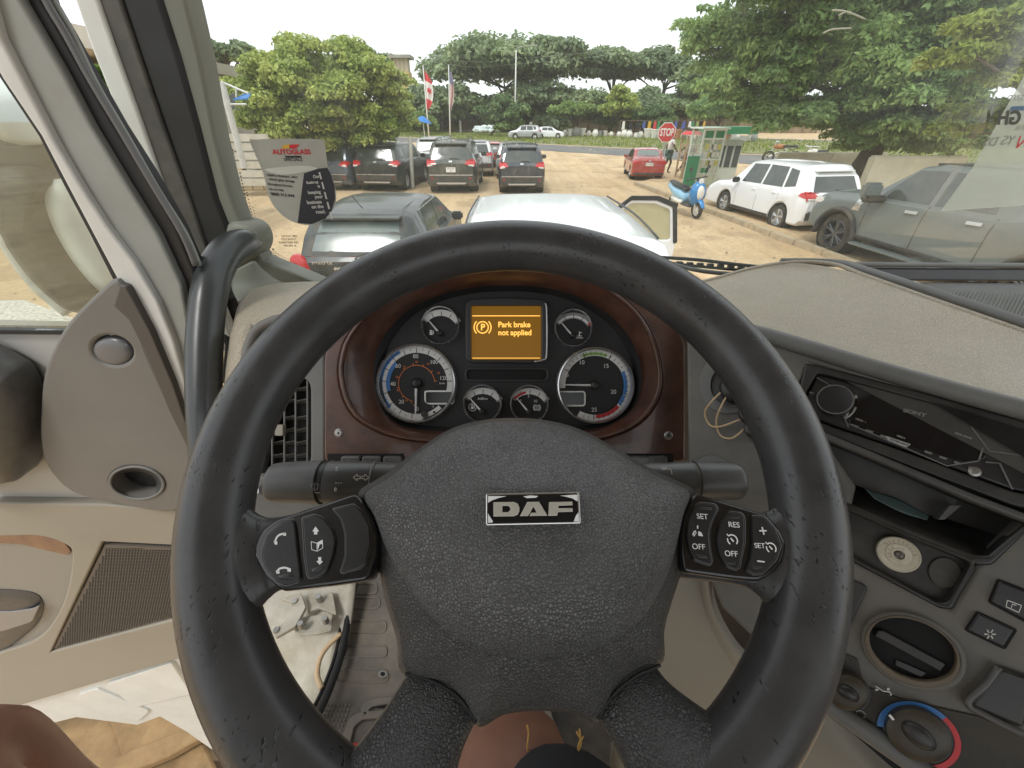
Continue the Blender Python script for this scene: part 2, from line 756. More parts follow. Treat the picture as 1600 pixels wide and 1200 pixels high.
m_woodl = mat('door_wood', (.19, .09, .045), .3, coat=.5, var2=(.12, .05, .03), vscale=30)
m_face = mat('dial_black', (.012, .012, .013), .55)
m_chrome = mat('ring_silver', (.62, .62, .62), .28, metal=.85, rvar=.08)
m_dialsil = mat('dial_silver', (.80, .80, .78), .42)
m_steelw = mat('white_steel', (.64, .655, .63), .38, coat=.2, var=.05, vscale=4, dust=((.42, .39, .33), .4, 6))
m_frameg = mat('frame_grey', (.28, .295, .275), .45, var=.06, vscale=5, dust=((.22, .21, .19), .5, 9))
m_rubber = mat('rubber_black', (.011, .011, .012), .55, rvar=.1)
m_olive = mat('pillar_olive', (.19, .195, .16), .55, var=.06, vscale=6, bump=[('noise', 500, .12, .0004)])
m_handle = mat('grab_handle', (.040, .044, .044), .30, rvar=.08)
m_matrub = mat('floor_rubber', (.125, .115, .10), .7, var=.2, vscale=14, dust=((.30, .25, .18), .6, 9), bump=[('noise', 400, .3, .0006)])
m_carpet = mat('floor_dark', (.05, .045, .04), .85, dust=((.22, .18, .13), .5, 12))
m_skin = mat('skin', (.25, .118, .080), .5, var=.12, vscale=25, bump=[('noise', 500, .25, .0005)])
m_short = mat('short_cloth', (.022, .024, .028), .85, bump=[('noise', 900, .5, .0008)])
m_thread = mat('thread', (.55, .33, .09), .7)
m_seam = mat('seam_dark', (.010, .010, .010), .6)
m_well = mat('well_paint', (.44, .42, .35), .45, var=.12, vscale=9, dust=((.26, .22, .15), .8, 12))
m_screw = mat('screw_metal', (.35, .34, .32), .35, metal=.8)
m_cord = mat('cord', (.62, .45, .27), .7)
m_cap = mat('cap_plastic', (.66, .62, .50), .4, dust=((.35, .30, .22), .45, 60))


def skinned(name, verts, edges, radii, m, parent, lv=2, root=0):
    me = bpy.data.meshes.new(name)
    off = origin_of(parent)
    me.from_pydata([tuple(Vector(v) - off) for v in verts], edges, [])
    o = bpy.data.objects.new(name, me)
    COL.objects.link(o)
    o.parent = parent
    sk_ = o.modifiers.new('skin', 'SKIN')
    for i, r in enumerate(radii):
        d = me.skin_vertices[0].data[i]
        d.radius = (r, r) if not isinstance(r, tuple) else r
        d.use_root = (i == root)
    sk_.use_smooth_shade = True
    ss = o.modifiers.new('smooth', 'SUBSURF')
    ss.levels = ss.render_levels = lv
    me.materials.append(m)
    return o


# ================================================================= setting: ground, road, verges
def groundmat():
    m = mat('sand', (.49, .34, .185), .9, var2=(.62, .465, .285), vscale=.35, bump=[('noise', 6, .5, .03), ('noise', 45, .35, .008)])
    t = m.node_tree
    L = t.links.new
    b = t.nodes['Principled BSDF']
    src = b.inputs['Base Color'].links[0].from_socket
    co = _n(t, 'ShaderNodeTexCoord')
    # damp patches
    no = _n(t, 'ShaderNodeTexNoise')
    no.inputs['Scale'].default_value = .42
    no.inputs['Detail'].default_value = 5
    L(co.outputs['Object'], no.inputs['Vector'])
    mr = _n(t, 'ShaderNodeMapRange')
    mr.inputs[1].default_value = .56
    mr.inputs[2].default_value = .60
    mr.inputs[4].default_value = .55
    L(no.outputs[0], mr.inputs[0])
    mx = _n(t, 'ShaderNodeMix', data_type='RGBA')
    L(mr.outputs[0], mx.inputs[0])
    L(src, mx.inputs[6])
    mx.inputs[7].default_value = (.36, .25, .14, 1)
    # tyre-worn streaks and pebbles
    n2 = _n(t, 'ShaderNodeTexNoise')
    n2.inputs['Scale'].default_value = 9
    n2.inputs['Detail'].default_value = 8
    n2.inputs['Roughness'].default_value = .75
    L(co.outputs['Object'], n2.inputs['Vector'])
    m2 = _n(t, 'ShaderNodeMapRange')
    m2.inputs[1].default_value = .30
    m2.inputs[2].default_value = .70
    m2.inputs[3].default_value = .72
    m2.inputs[4].default_value = 1.18
    L(n2.outputs[0], m2.inputs[0])
    mp = _n(t, 'ShaderNodeMapping')
    mp.inputs['Scale'].default_value = (1.6, .10, 1)
    mp.inputs['Rotation'].default_value = (0, 0, .12)
    L(co.outputs['Object'], mp.inputs['Vector'])
    n3 = _n(t, 'ShaderNodeTexNoise')
    n3.inputs['Scale'].default_value = 1.4
    n3.inputs['Detail'].default_value = 5
    L(mp.outputs[0], n3.inputs['Vector'])
    m3 = _n(t, 'ShaderNodeMapRange')
    m3.inputs[1].default_value = .35
    m3.inputs[2].default_value = .65
    m3.inputs[3].default_value = .89
    m3.inputs[4].default_value = 1.07
    L(n3.outputs[0], m3.inputs[0])
    mm = _n(t, 'ShaderNodeMath', operation='MULTIPLY')
    L(m2.outputs[0], mm.inputs[0])
    L(m3.outputs[0], mm.inputs[1])
    hs = _n(t, 'ShaderNodeHueSaturation')
    L(mm.outputs[0], hs.inputs['Value'])
    L(mx.outputs[2], hs.inputs['Color'])
    L(hs.outputs[0], b.inputs['Base Color'])
    return m


m_sand = groundmat()
N = 150
gx = np.concatenate([np.linspace(-1500, -60, 14), np.linspace(-55, 55, N), np.linspace(60, 1500, 14)])
gy = np.concatenate([np.linspace(-400, -6, 8), np.linspace(-5, 60, N), np.linspace(66, 130, 12), np.linspace(180, 3000, 10)])
V = []
for y in gy:
    for x in gx:
        near = 1 if (abs(x) < 55 and -5 < y < 60) else 0
        V.append((x, y, near * (.014 * math.sin(x * 1.3 + math.sin(y * .9) * 2) * math.sin(y * 1.1) + .008 * math.sin(x * 4.1 + y * 2.3)) - .012))
W = len(gx)
Fc = [(j * W + i, j * W + i + 1, (j + 1) * W + i + 1, (j + 1) * W + i) for j in range(len(gy) - 1) for i in range(W - 1)]
struct(pydata('ground', V, Fc, m_sand, None, True))


def sheet(name, pts, z, m, th=0.0):
    """flat sheet through ground points given as (X, Y)"""
    n = len(pts)
    v = [(x, y, z) for x, y in pts]
    return struct(pydata(name, v, [tuple(range(n))], m))


G = lambda px, py: tuple(gnd(px, py))[:2]
m_asph = mat('asphalt', (.115, .120, .125), .85, var=.15, vscale=.6, dust=((.40, .33, .22), .35, .35), bump=[('noise', 60, .3, .004)])
m_grassg = mat('grass_soil', (.13, .15, .045), .9, var2=(.24, .22, .09), vscale=.8)


def lineof(p, q):
    """extend the ground line through two picture points far both ways"""
    a, b = Vector((*G(*p), 0)), Vector((*G(*q), 0))
    d = (b - a).normalized()
    return a, d


def band(name, l0, l1, z, m, t0=-140, t1=160, n=40, wob=.25):
    (a0, d0), (a1, d1) = l0, l1
    v, f = [], []
    for i in range(n + 1):
        t = t0 + (t1 - t0) * i / n
        p, q = a0 + d0 * t, a1 + d1 * t
        w0, w1 = wob * math.sin(i * 1.7), wob * math.sin(i * 2.3 + 1)
        v += [(p.x, p.y + w0, z), (q.x, q.y + w1, z)]
    for i in range(n):
        f.append((2 * i, 2 * i + 2, 2 * i + 3, 2 * i + 1))
    return struct(pydata(name, v, f, m))


near_edge = lineof((760, 229.5), (1030, 247.0))
far_edge = lineof((760, 221.5), (1030, 235.0))
med_near = lineof((760, 220.3), (1030, 233.5))
med_far = lineof((760, 207.5), (1030, 214.5))
band('road', near_edge, far_edge, .004, m_asph)
m_grit = mat('road_grit', (.42, .33, .20), .9, var=.2, vscale=1.5)
band('road_shoulder', far_edge, med_near, .012, m_grit, wob=.1)
band('verge', med_near, med_far, .03, m_grassg, wob=.2)
far_line = lineof((760, 206.0), (1030, 212.6))
band('far_road', med_far, (far_line[0], far_line[1]), .008, m_asph, wob=.1)


def sample_band(l0, l1, n, t0, t1):
    out = []
    for _ in range(n):
        t = random.uniform(t0, t1)
        s = random.random()
        p = (l0[0] + l0[1] * t) * (1 - s) + (l1[0] + l1[1] * t) * s
        out.append(p)
    return out


# grass tufts on the verge (nobody could count them)
v, f = [], []
for p in sample_band(med_near, med_far, 14000, -60, 70):
    hgt = random.uniform(.06, .28) * (1.5 if math.sin(p.x * .35 + p.y * .2) > .5 else 1)
    a = random.uniform(0, math.pi)
    dx, dy = math.cos(a) * .10, math.sin(a) * .10
    lx, ly = random.uniform(-.1, .1), random.uniform(-.1, .1)
    n0 = len(v)
    v += [(p.x - dx, p.y - dy, .02), (p.x + dx, p.y + dy, .02), (p.x + lx, p.y + ly, hgt)]
    f.append((n0, n0 + 1, n0 + 2))
gr = pydata('grass', v, f, leafmat('grass_blades', (.15, .23, .035), (.27, .30, .07), .5), None)
tag(gr, 'uneven green grass growing on the strip between the two roads', 'grass', kind='stuff')

# kerb of concrete stones running away on the right, raised yard behind it
m_kerb = mat('kerb_concrete', (.40, .33, .23), .9, var=.22, vscale=5, dust=((.50, .38, .22), .7, 3), bump=[('noise', 25, .6, .01)], island=0)
k0, k1 = Vector((*G(992, 288), 0)), Vector((*G(1262, 390), 0))
kd = (k0 - k1).normalized()
kn_ = Vector((kd.y, -kd.x, 0))
k1 = k1 - kd * 7.0
klen = (k0 - k1).length
kerb = bpy.data.objects.new('kerb', None)
COL.objects.link(kerb)
kerb.location = k1
kerb['kind'] = 'structure'
nk = int(klen / .92)
for i in range(nk):
    c = k1 + kd * ((i + .5) * klen / nk) + kn_ * random.uniform(-.015, .015)
    bm = bmesh.new()
    L_ = klen / nk - random.uniform(.015, .05)
    box(bm, (c.x, c.y, .045 + random.uniform(-.012, .012)), (.17, L_, .17), rz=-math.atan2(kd.x, kd.y) + random.uniform(-.012, .012))
    bmesh.ops.bevel(bm, geom=list(bm.edges), offset=.018, segments=2, affect='EDGES')
    bmesh_obj('kerb_stone', bm, m_kerb, kerb)
yard = [(k1 + kn_ * .10 - kd * 2), (k0 + kn_ * .10), (k0 + kn_ * 3.0 + kd * 3), (k0 + kn_ * 40 + kd * 4), (k1 + kn_ * 40 - kd * 6)]
yv = [(p.x, p.y, .085) for p in yard] + [(p.x, p.y, -.03) for p in yard]
n5 = len(yard)
struct(pydata('yard', yv, [tuple(reversed(range(n5)))] + [(i, i + n5, (i + 1) % n5 + n5, (i + 1) % n5) for i in range(n5)], m_sand))
bpy.data.objects['yard'].data.flip_normals()
# loose clods and stones on the sand
bm = bmesh.new()
for _ in range(900):
    y = random.uniform(3, 40)
    x = random.uniform(-14, 14) * (y / 18 + .3)
    s = random.uniform(.012, .045)
    box(bm, (x, y, s * .3), (s * random.uniform(.8, 1.8), s, s * .7), rz=random.uniform(0, 3), taper=.6)
o = bmesh_obj('pebbles', bm, mat('pebble', (.36, .29, .19), .9, island=.4), None)
tag(o, 'loose pebbles and clods scattered over the sandy yard', 'pebbles', kind='stuff')

# ================================================================= trees


def crown_mesh(clumps, nleaf, leaf, flat=.5, rnd=None, elong=1.9):
    """leaf clusters: clumps = [(centre, (rx, ry, rz), weight)]"""
    rnd = rnd or np.random.default_rng(3)
    ws_ = np.array([c[2] for c in clumps], float)
    idx = rnd.choice(len(clumps), nleaf, p=ws_ / ws_.sum())
    C_ = np.array([tuple(c[0]) for c in clumps])[idx]
    R__ = np.array([c[1] for c in clumps])[idx]
    d = rnd.normal(size=(nleaf, 3))
    d /= np.linalg.norm(d, axis=1)[:, None]
    d[:, 2] = np.where(d[:, 2] < -.35, -d[:, 2] * .6, d[:, 2])
    rad = rnd.uniform(.55, 1.08, nleaf) ** .7
    P_ = C_ + d * R__ * rad[:, None]
    nrm = d * .7 + rnd.normal(size=(nleaf, 3)) * .55 + np.array([0, 0, flat])
    nrm /= np.linalg.norm(nrm, axis=1)[:, None]
    t = np.cross(nrm, rnd.normal(size=(nleaf, 3)))
    t /= np.linalg.norm(t, axis=1)[:, None]
    bt = np.cross(nrm, t)
    s = leaf * rnd.uniform(.6, 1.35, nleaf)[:, None]
    a = P_ - t * s * elong * .5
    b = P_ + bt * s * .5 - t * s * .1
    c = P_ + t * s * elong * .5 - nrm * s * .35
    e = P_ - bt * s * .5 - t * s * .1
    V_ = np.stack([a, b, c, e], 1).reshape(-1, 3)
    me = bpy.data.meshes.new('crown')
    me.vertices.add(nleaf * 4)
    me.vertices.foreach_set('co', V_.ravel())
    me.loops.add(nleaf * 4)
    me.loops.foreach_set('vertex_index', np.arange(nleaf * 4))
    me.polygons.add(nleaf)
    me.polygons.foreach_set('loop_start', np.arange(0, nleaf * 4, 4))
    me.update(calc_edges=True)
    return me


def ellipclumps(c, r, n, cr, rnd, shell=.75, low=-.4, jitter=.18):
    """clumps spread over an ellipsoid so the outline is lumpy with gaps"""
    o = []
    for _ in range(n):
        d = rnd.normal(size=3)
        d /= np.linalg.norm(d)
        if d[2] < low:
            d[2] = abs(d[2]) * .5
        k = shell + rnd.uniform(-jitter, jitter) if rnd.random() < .8 else rnd.uniform(.2, .6)
        p = np.array(c) + d * np.array(r) * k
        q = cr * rnd.uniform(.6, 1.3)
        o.append((p, (q, q, q * .6), q ** 2))
    return o


def branchy(bm, base, top, r, targets, rnd, n=4):
    base, top = Vector(base), Vector(top)
    pts = [base.lerp(top, k / n) + Vector((rnd.uniform(-.1, .1), rnd.uniform(-.1, .1), 0)) * r * 3 * (k > 0) for k in range(n + 1)]
    tube(bm, crom(pts, 3), [r * (1.25 - .55 * i / (3 * n)) for i in range(3 * n + 1)], 9)
    for t in targets:
        t = Vector(t)
        s = pts[-1] if rnd.random() < .6 else pts[-2]
        m_ = s.lerp(t, .5) + Vector((rnd.uniform(-.2, .2), rnd.uniform(-.2, .2), rnd.uniform(.0, .4))) * (t - s).length * .2
        tube(bm, crom([s, m_, t], 4), [r * .55 * (1 - .8 * i / 8) for i in range(9)], 6)


m_bark = mat('bark', (.17, .135, .095), .9, var=.25, vscale=9, bump=[('noise', 22, .8, .02)])
m_barkd = mat('bark_dark', (.075, .060, .045), .9, var=.25, vscale=9, bump=[('noise', 22, .8, .02)])
lf_light = leafmat('leaf_light', (.30, .39, .09), (.50, .55, .16), .9, .4)
lf_mid = leafmat('leaf_mid', (.16, .25, .07), (.27, .36, .10), .5, .4)
lf_dark = leafmat('leaf_dark', (.10, .17, .06), (.18, .26, .085), .28, .35)
lf_haze_tint = leafmat('leaf_haze_tint', (.19, .26, .145), (.30, .38, .19), .12, .35, .3)  # distance haze put into the leaf colour: pale, greyed green
lf_near = leafmat('leaf_near', (.19, .31, .12), (.34, .47, .17), .6, .5)
lf_yel = leafmat('leaf_yellow', (.24, .31, .055), (.38, .42, .09), 1.0, .45)


def tree(label, base, clumps, nleaf, leaf, lm, bark, trunk_r, top, targets=10, group=None, seed=1, flat=.5, name='tree', elong=1.9):
    rnd = random.Random(seed)
    nr = np.random.default_rng(seed)
    t = thing(name, label, 'tree', base, group)
    bm = bmesh.new()
    tg = [clumps[i][0] for i in nr.choice(len(clumps), min(targets, len(clumps)), replace=False)]
    branchy(bm, base, top, trunk_r, tg, rnd)
    bmesh_obj('trunk', bm, bark, t, True)
    o = link('crown', crown_mesh(clumps, nleaf, leaf, flat, nr, elong), lm, t, kind='stuff')
    return t


def px_tree(label, pcx, pcy, prx, pry, Y, nleaf, leaf, lm, bark, seed, ncl=60, cr=.22, trunk=.25, group=None, depth=.8, low=-.3, basez=0, flat=.5, base_px=None, shell=.75):
    """crown centre / half sizes where they fall in the picture, at world distance Y"""
    nr = np.random.default_rng(seed)
    c = aty(pcx, pcy, Y)
    d = (c - CAM).dot(Fv)
    rx = prx * d / FPX
    rz = abs(aty(pcx, pcy - pry, Y).z - c.z)
    cl = ellipclumps(tuple(c), (rx, rx * depth, rz), ncl, rx * cr, nr, low=low, shell=shell)
    bx = c.x if base_px is None else aty(base_px, 240, Y).x
    return tree(label, (bx, Y, basez), cl, nleaf, leaf, lm, bark, trunk, (c.x * .7 + bx * .3, Y, max(c.z - rz * .55, 1.2)), 9, group, seed, flat)


# far row of broad rain trees across the road
FAR = 'broad rain trees beyond the far road'
specs = [
    ('widest rain tree of the far row, domed above the two flagpoles', 790, 112, 145, 50, 118, 26000, .62, 1, 110),
    ('dark rain tree behind the tall bare lamp post', 860, 105, 85, 42, 112, 15000, .60, 2, 70),
    ('rain tree in the far row with sky gaps left of the red car', 962, 112, 85, 38, 116, 13000, .60, 3, 60),
    ('flat topped rain tree in the far row above the stop sign', 1040, 118, 75, 42, 122, 12000, .62, 4, 55),
    ('rounded distant tree standing behind the yellow tower', 560, 105, 70, 34, 130, 9000, .62, 5, 45),
    ('pale hazy tree at the left above the grey shed roof', 348, 88, 55, 30, 62, 9000, .34, 6, 45),
    ('tall dark tree behind the roadside stalls right of the stop sign', 1105, 150, 70, 50, 105, 11000, .55, 7, 55),
    ('low dense tree between the flagpoles and the goods stacks', 690, 165, 80, 32, 108, 12000, .50, 8, 60),
    ('low dark bushy tree under the far rain trees behind the silver car', 860, 160, 95, 34, 110, 12000, .50, 9, 60),
    ('dark round tree behind the clothes stalls', 1010, 168, 80, 30, 106, 11000, .50, 10, 55),
]
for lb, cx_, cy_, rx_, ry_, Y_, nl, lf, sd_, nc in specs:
    px_tree(lb, cx_, cy_, rx_, ry_, Y_, nl, lf, lf_haze_tint, m_barkd, sd_, nc, .20, .45, FAR if 'rain tree' in lb else None, flat=.9, shell=.72)
px_tree('small dark roadside tree with layered boughs before the parked silver car', 787, 178, 42, 34, 84, 9000, .34, lf_dark, m_barkd, 21, 45, .26, .16, base_px=765, low=-.8)
px_tree('spreading flat topped young tree right of the silver car', 893, 176, 42, 14, 82, 5000, .32, lf_mid, m_barkd, 22, 34, .22, .12, base_px=896)
px_tree('pale green rounded tree above the roadside pots', 968, 163, 32, 30, 92, 7000, .34, lf_light, m_barkd, 23, 36, .28, .14, low=-.8)
px_tree('leafy tree between the pale tree and the stop sign', 1022, 182, 34, 22, 90, 5000, .34, lf_dark, m_barkd, 24, 30, .26, .14, low=-.8)
px_tree('feathery tree reaching out left of the green kiosk', 1128, 172, 52, 30, 62, 9000, .26, lf_mid, m_barkd, 25, 45, .24, .15, low=-.6)
px_tree('olive green bush against the far fence left of the goods stacks', 655, 192, 30, 16, 92, 4000, .3, lf_mid, m_barkd, 26, 26, .3, .1, low=-.8)
nr = np.random.default_rng(77)
cl = []
for i in range(130):
    c = aty(585 + i * 5.4 + nr.uniform(-4, 4), nr.uniform(163, 196), nr.uniform(106, 126))
    q = nr.uniform(1.6, 3.2)
    cl.append((tuple(c), (q * 1.2, q, q * .8), q * q))
o = link('distant_wood', crown_mesh(cl, 60000, .62, .9, nr), lf_haze_tint, None)
tag(o, 'continuous dark green wood closing the view behind the bamboo fence', 'wood', kind='stuff')
# tree in the yard on the left, light green and round
nr = np.random.default_rng(31)
Yt = gnd(540, 291).y
c = aty(505, 158, Yt)
d = (c - CAM).dot(Fv)
cl = ellipclumps(tuple(c), (128 * d / FPX, 2.6, 2.15), 150, .62, nr, low=-.55, shell=.80)
cl += ellipclumps(tuple(aty(455, 112, Yt)), (60 * d / FPX, 1.4, .95), 45, .42, nr, low=-.9)
cl += ellipclumps(tuple(aty(605, 135, Yt)), (42 * d / FPX, 1.2, .8), 30, .40, nr, low=-.9)
cl += ellipclumps(tuple(aty(430, 180, Yt)), (62 * d / FPX, 1.5, .8), 35, .42, nr, low=-.9)
cl += ellipclumps(tuple(aty(610, 195, Yt)), (42 * d / FPX, 1.2, .8), 35, .38, nr, low=-.9)
cl += ellipclumps(tuple(aty(505, 205, Yt)), (128 * d / FPX, 2.0, .95), 90, .5, nr, low=-.95)
tree('round light green tree behind the black hatchback on the left', (aty(539, 291, Yt).x, Yt, 0), cl, 110000, .088, lf_light, m_bark, .115, (aty(545, 247, Yt).x, Yt, 1.35), 16, None, 31)

# big tree on the right, in front of and over the pickup and white car
nr = np.random.default_rng(41)
Yb = 17.0
bx = aty(1352, 250, Yb).x
cl = []
for (cx_, cy_, rx_, ry_, YY, n_, cr_) in ((1330, 60, 170, 90, 16.5, 150, .62), (1180, 110, 95, 75, 17.5, 90, .55), (1120, 50, 60, 42, 18.0, 40, .40), (1440, 120, 130, 100, 15.5, 110, .6), (1282, 182, 100, 34, 17, 60, .5), (1400, 215, 110, 26, 16, 55, .45), (1560, 40, 130, 110, 15, 90, .6), (1330, -60, 260, 70, 16, 120, .7), (1108, 172, 40, 22, 27, 22, .5), (1520, 200, 90, 40, 15.5, 50, .5)):
    c = aty(cx_, cy_, YY)
    d = (c - CAM).dot(Fv)
    cl += ellipclumps(tuple(c), (rx_ * d / FPX, 1.6, ry_ * d / FPX / 1.12), n_, cr_, nr, low=-.9, shell=.72, jitter=.25)
tr_ = tree('huge dark green tree filling the upper right, trunk behind the white and grey vehicles', (bx, Yb, 0), cl, 250000, .078, lf_near, m_barkd, .36, (bx + .2, Yb, 2.9), 22, None, 41, elong=2.4)
bm = bmesh.new()
for pts in ([(1352, 30, 14.6), (1322, 18, 14.5), (1300, 16, 14.5)], [(1330, 44, 14.6), (1300, 46, 14.5), (1286, 52, 14.5)], [(1322, 18, 14.5), (1310, 24, 14.5)]):
    tube(bm, crom([aty(*p) for p in pts], 4), .022, 6)
bmesh_obj('bare_twig', bm, mat('twig_pale', (.34, .33, .26), .8), tr_, True)
nr = np.random.default_rng(43)
cl = []
for (cx_, cy_, rx_, ry_, YY, n_, cr_) in ((1590, 60, 110, 42, 9.5, 70, .26), (1500, 92, 60, 16, 9.5, 34, .18), (1530, 175, 70, 15, 9.8, 34, .16), (1620, 100, 90, 40, 9.2, 50, .25), (1580, 195, 50, 18, 9.8, 20, .16), (1490, 205, 26, 8, 10, 10, .12)):
    c = aty(cx_, cy_, YY)
    d = (c - CAM).dot(Fv)
    cl += ellipclumps(tuple(c), (rx_ * d / FPX, .7, ry_ * d / FPX / 1.12), n_, cr_, nr, low=-.9, shell=.7, jitter=.28)
tree('yellow green leafy tree whose boughs enter from the right edge', (10.8, 9.4, 0), cl, 26000, .055, lf_yel, m_bark, .12, (11.2, 9.4, 2.6), 12, None, 43, elong=2.2)

# ================================================================= buildings, fences, posts
m_render = mat('grey_render', (.36, .35, .31), .9, var=.1, vscale=1.2, dust=((.22, .19, .15), .4, .8))
m_fascia = mat('fascia', (.44, .44, .39), .85, var=.08, vscale=2, dust=((.28, .26, .2), .4, 2))
m_wallw = mat('white_wash', (.62, .60, .53), .85, var=.08, vscale=2, dust=((.4, .33, .22), .5, 1.5))
m_tin = mat('tin_sheet', (.40, .41, .39), .5, metal=.3, var=.1, vscale=3, dust=((.3, .24, .17), .5, 2))
m_brown = mat('brown_wood', (.16, .105, .068), .85, var=.25, vscale=4)

shed = thing('shed', 'long grey rendered shed with pale roof edge at the left beyond the pillar', 'building', (-14, 26, 0))
Ys = 25.0
eR, eRb, eL, eLb = aty(396, 109, 25), aty(396, 124, 25), aty(250, 80, 20.5), aty(250, 100, 20.5)


def prism(name, quad, back, m, parent):
    b_ = [Vector(p) + Vector(back) for p in quad]
    return pydata(name, list(quad) + b_, [(0, 1, 2, 3), (7, 6, 5, 4), (0, 4, 5, 1), (1, 5, 6, 2), (2, 6, 7, 3), (3, 7, 4, 0)], m, parent)


prism('roof', [eL, eLb, eRb, eR], (-1.0, 6, 0), m_fascia, shed)
wl0, wl1 = aty(250, 101, 21.0), aty(390, 124.5, 25.6)
prism('wall', [Vector((wl0.x, wl0.y, wl0.z)), Vector((wl0.x, wl0.y, 0)), Vector((wl1.x, wl1.y, 0)), wl1], (-1, 5, 0), m_render, shed)
m_pd_ = mat('pane_dark', (.10, .11, .11), .2)
for i in range(5):
    c_ = wl1.lerp(wl0, .08 + i * .17)
    c_.z = 3.1
    d_ = (wl0 - wl1)
    ang_ = math.atan2(d_.y, d_.x)
    M_ = Matrix.Translation(c_ + Vector((.0, -.06, 0))) @ Matrix.Rotation(ang_, 4, 'Z')
    bm = bmesh.new()
    box(bm, (0, 0, 0), (.95, .12, 1.2), M_)
    w_ = bmesh_obj('window', bm, m_wallw, shed)
    bm = bmesh.new()
    for sx in (-.23, .23):
        box(bm, (sx, .07, 0), (.38, .03, 1.0), M_)
        box(bm, (sx, -.07, 0), (.38, .03, 1.0), M_)
    bmesh_obj('pane', bm, m_pd_, w_)

# post with bracing and blue awning
gate = thing('awning_frame', 'white steel post frame carrying a blue awning at the left behind the round tree', 'awning', (-11.2, 17.5, 0))
Yg = 17.0
p0, p1 = aty(346, 128, Yg), aty(382, 262, Yg)
bm = bmesh.new()
tube(bm, [p1, p0], .11, 8)
bmesh_obj('post', bm, m_steelw, gate, 40)
bm = bmesh.new()
tube(bm, [p0, aty(388, 146, Yg)], .035, 6)
tube(bm, [aty(369, 138, Yg), aty(369, 152, Yg)], .03, 6)
tube(bm, [aty(355, 163, Yg), aty(385, 163, Yg)], .035, 6)
bmesh_obj('brace', bm, m_steelw, gate)
m_awn = mat('awning_blue', (.03, .19, .52), .6)
bm = bmesh.new()
vs = [bm.verts.new(q) for q in (aty(364, 155, Yg), aty(380, 147, Yg + .6), aty(392, 145, Yg + 1), aty(388, 153, Yg), aty(364, 157, Yg), aty(380, 149, Yg + .7), aty(392, 147, Yg + 1), aty(388, 155, Yg))]
for f in ((0, 1, 2, 3), (7, 6, 5, 4), (0, 3, 7, 4), (0, 4, 5, 1), (1, 5, 6, 2), (2, 6, 7, 3)):
    bm.faces.new([vs[i] for i in f])
bmesh_obj('awning_sheet', bm, m_awn, gate)
# white slatted gate behind it
gt = thing('slatted_gate', 'low white slatted gate with panels behind the awning post', 'gate', (-12, 17.9, 0))
for i in range(6):
    bm = bmesh.new()
    z = .5 + i * .30
    box(bm, (aty(360, 200, 17.9).x, 17.9, z), (2.6, .05, .24))
    bmesh_obj('slat', bm, m_wallw, gt)
for x in (330, 345):
    bm = bmesh.new()
    q0, q1 = aty(x, 150, 18.2), aty(x + 14, 235, 18.2)
    tube(bm, [q0, q1], .08, 6)
    bmesh_obj('post', bm, m_wallw, gt)
lw = thing('low_wall', 'low grey block wall along the sand behind the repair sticker', 'wall', (*G(388, 297), 0))
for i in range(9):
    for j in range(2):
        bm = bmesh.new()
        X0 = G(372, 297)[0] + i * .46 + (j % 2) * .2
        box(bm, (X0, G(388, 297)[1] + i * .02, .12 + j * .22), (.44, .18, .205))
        bmesh_obj('block', bm, m_kerb, lw)
for (px, py, s, lb, mm, nm, ct) in ((376, 268, .42, 'open brown cardboard box standing on rubbish left of the sticker', mat('cardboard', (.52, .39, .22), .85), 'cardboard_box', 'box'), (399, 275, .55, 'grey dented oil drum beside the cardboard box', m_tin, 'oil_drum', 'drum')):
    q = aty(px, py, G(388, 297)[1] + .6)
    t = thing(nm, lb, ct, (q.x, q.y, q.z - s / 2))
    bm = bmesh.new()
    if ct == 'box':
        for sx, sy, w1, w2 in ((-.5, 0, .01, s), (.5, 0, .01, s), (0, -.5, s, .01), (0, .5, s, .01)):
            box(bm, (q.x + sx * s, q.y + sy * s, q.z), (w1 + .01, w2, s))
        bmesh_obj('box_side', bm, mm, t)
        bm = bmesh.new()
        box(bm, (q.x - s * .72, q.y, q.z + s * .55), (s * .5, s, .015))
        box(bm, (q.x + s * .75, q.y, q.z + s * .42), (s * .5, s, .015))
        bmesh_obj('flap', bm, mm, t)
    else:
        lathe(bm, [(0, -.3), (.27, -.3), (.28, -.1), (.27, -.1), (.27, .1), (.285, .11), (.27, .12), (.27, .3), (.25, .3), (.24, .27), (0, .27)], 18, Matrix.Translation(q))
        bmesh_obj('drum_body', bm, mm, t, 40)
# block left: brown kiosk glimpsed through the gap of the open door
kb = thing('stall_building', 'brown timber fronted building with white roof edge glimpsed beside the door frame', 'building', (-14.5, 11, 0))
bm = bmesh.new()
q = aty(140, 58, 11)
box(bm, (-12.4, 12.2, q.z / 2 - .3), (8, 2, q.z - .6))
bmesh_obj('wall', bm, mat('wall_tan', (.36, .29, .22), .85, var=.2, vscale=2), kb)
bm = bmesh.new()
box(bm, (-12.4, 11.6, q.z - .1), (8.6, 3.4, .35))
bmesh_obj('roof', bm, m_wallw, kb)
for i in range(8):
    bm = bmesh.new()
    box(bm, (-16.2 + i * 1.08, 11.16, q.z * .5 - .3), (.12, .10, q.z - .7))
    bmesh_obj('timber', bm, m_brown, kb)
px_tree('gnarled leafless trunk and bushy growth in front of the brown building', 168, 140, 26, 40, 8.0, 5000, .09, lf_mid, m_bark, 51, 26, .30, .22, low=-.9)
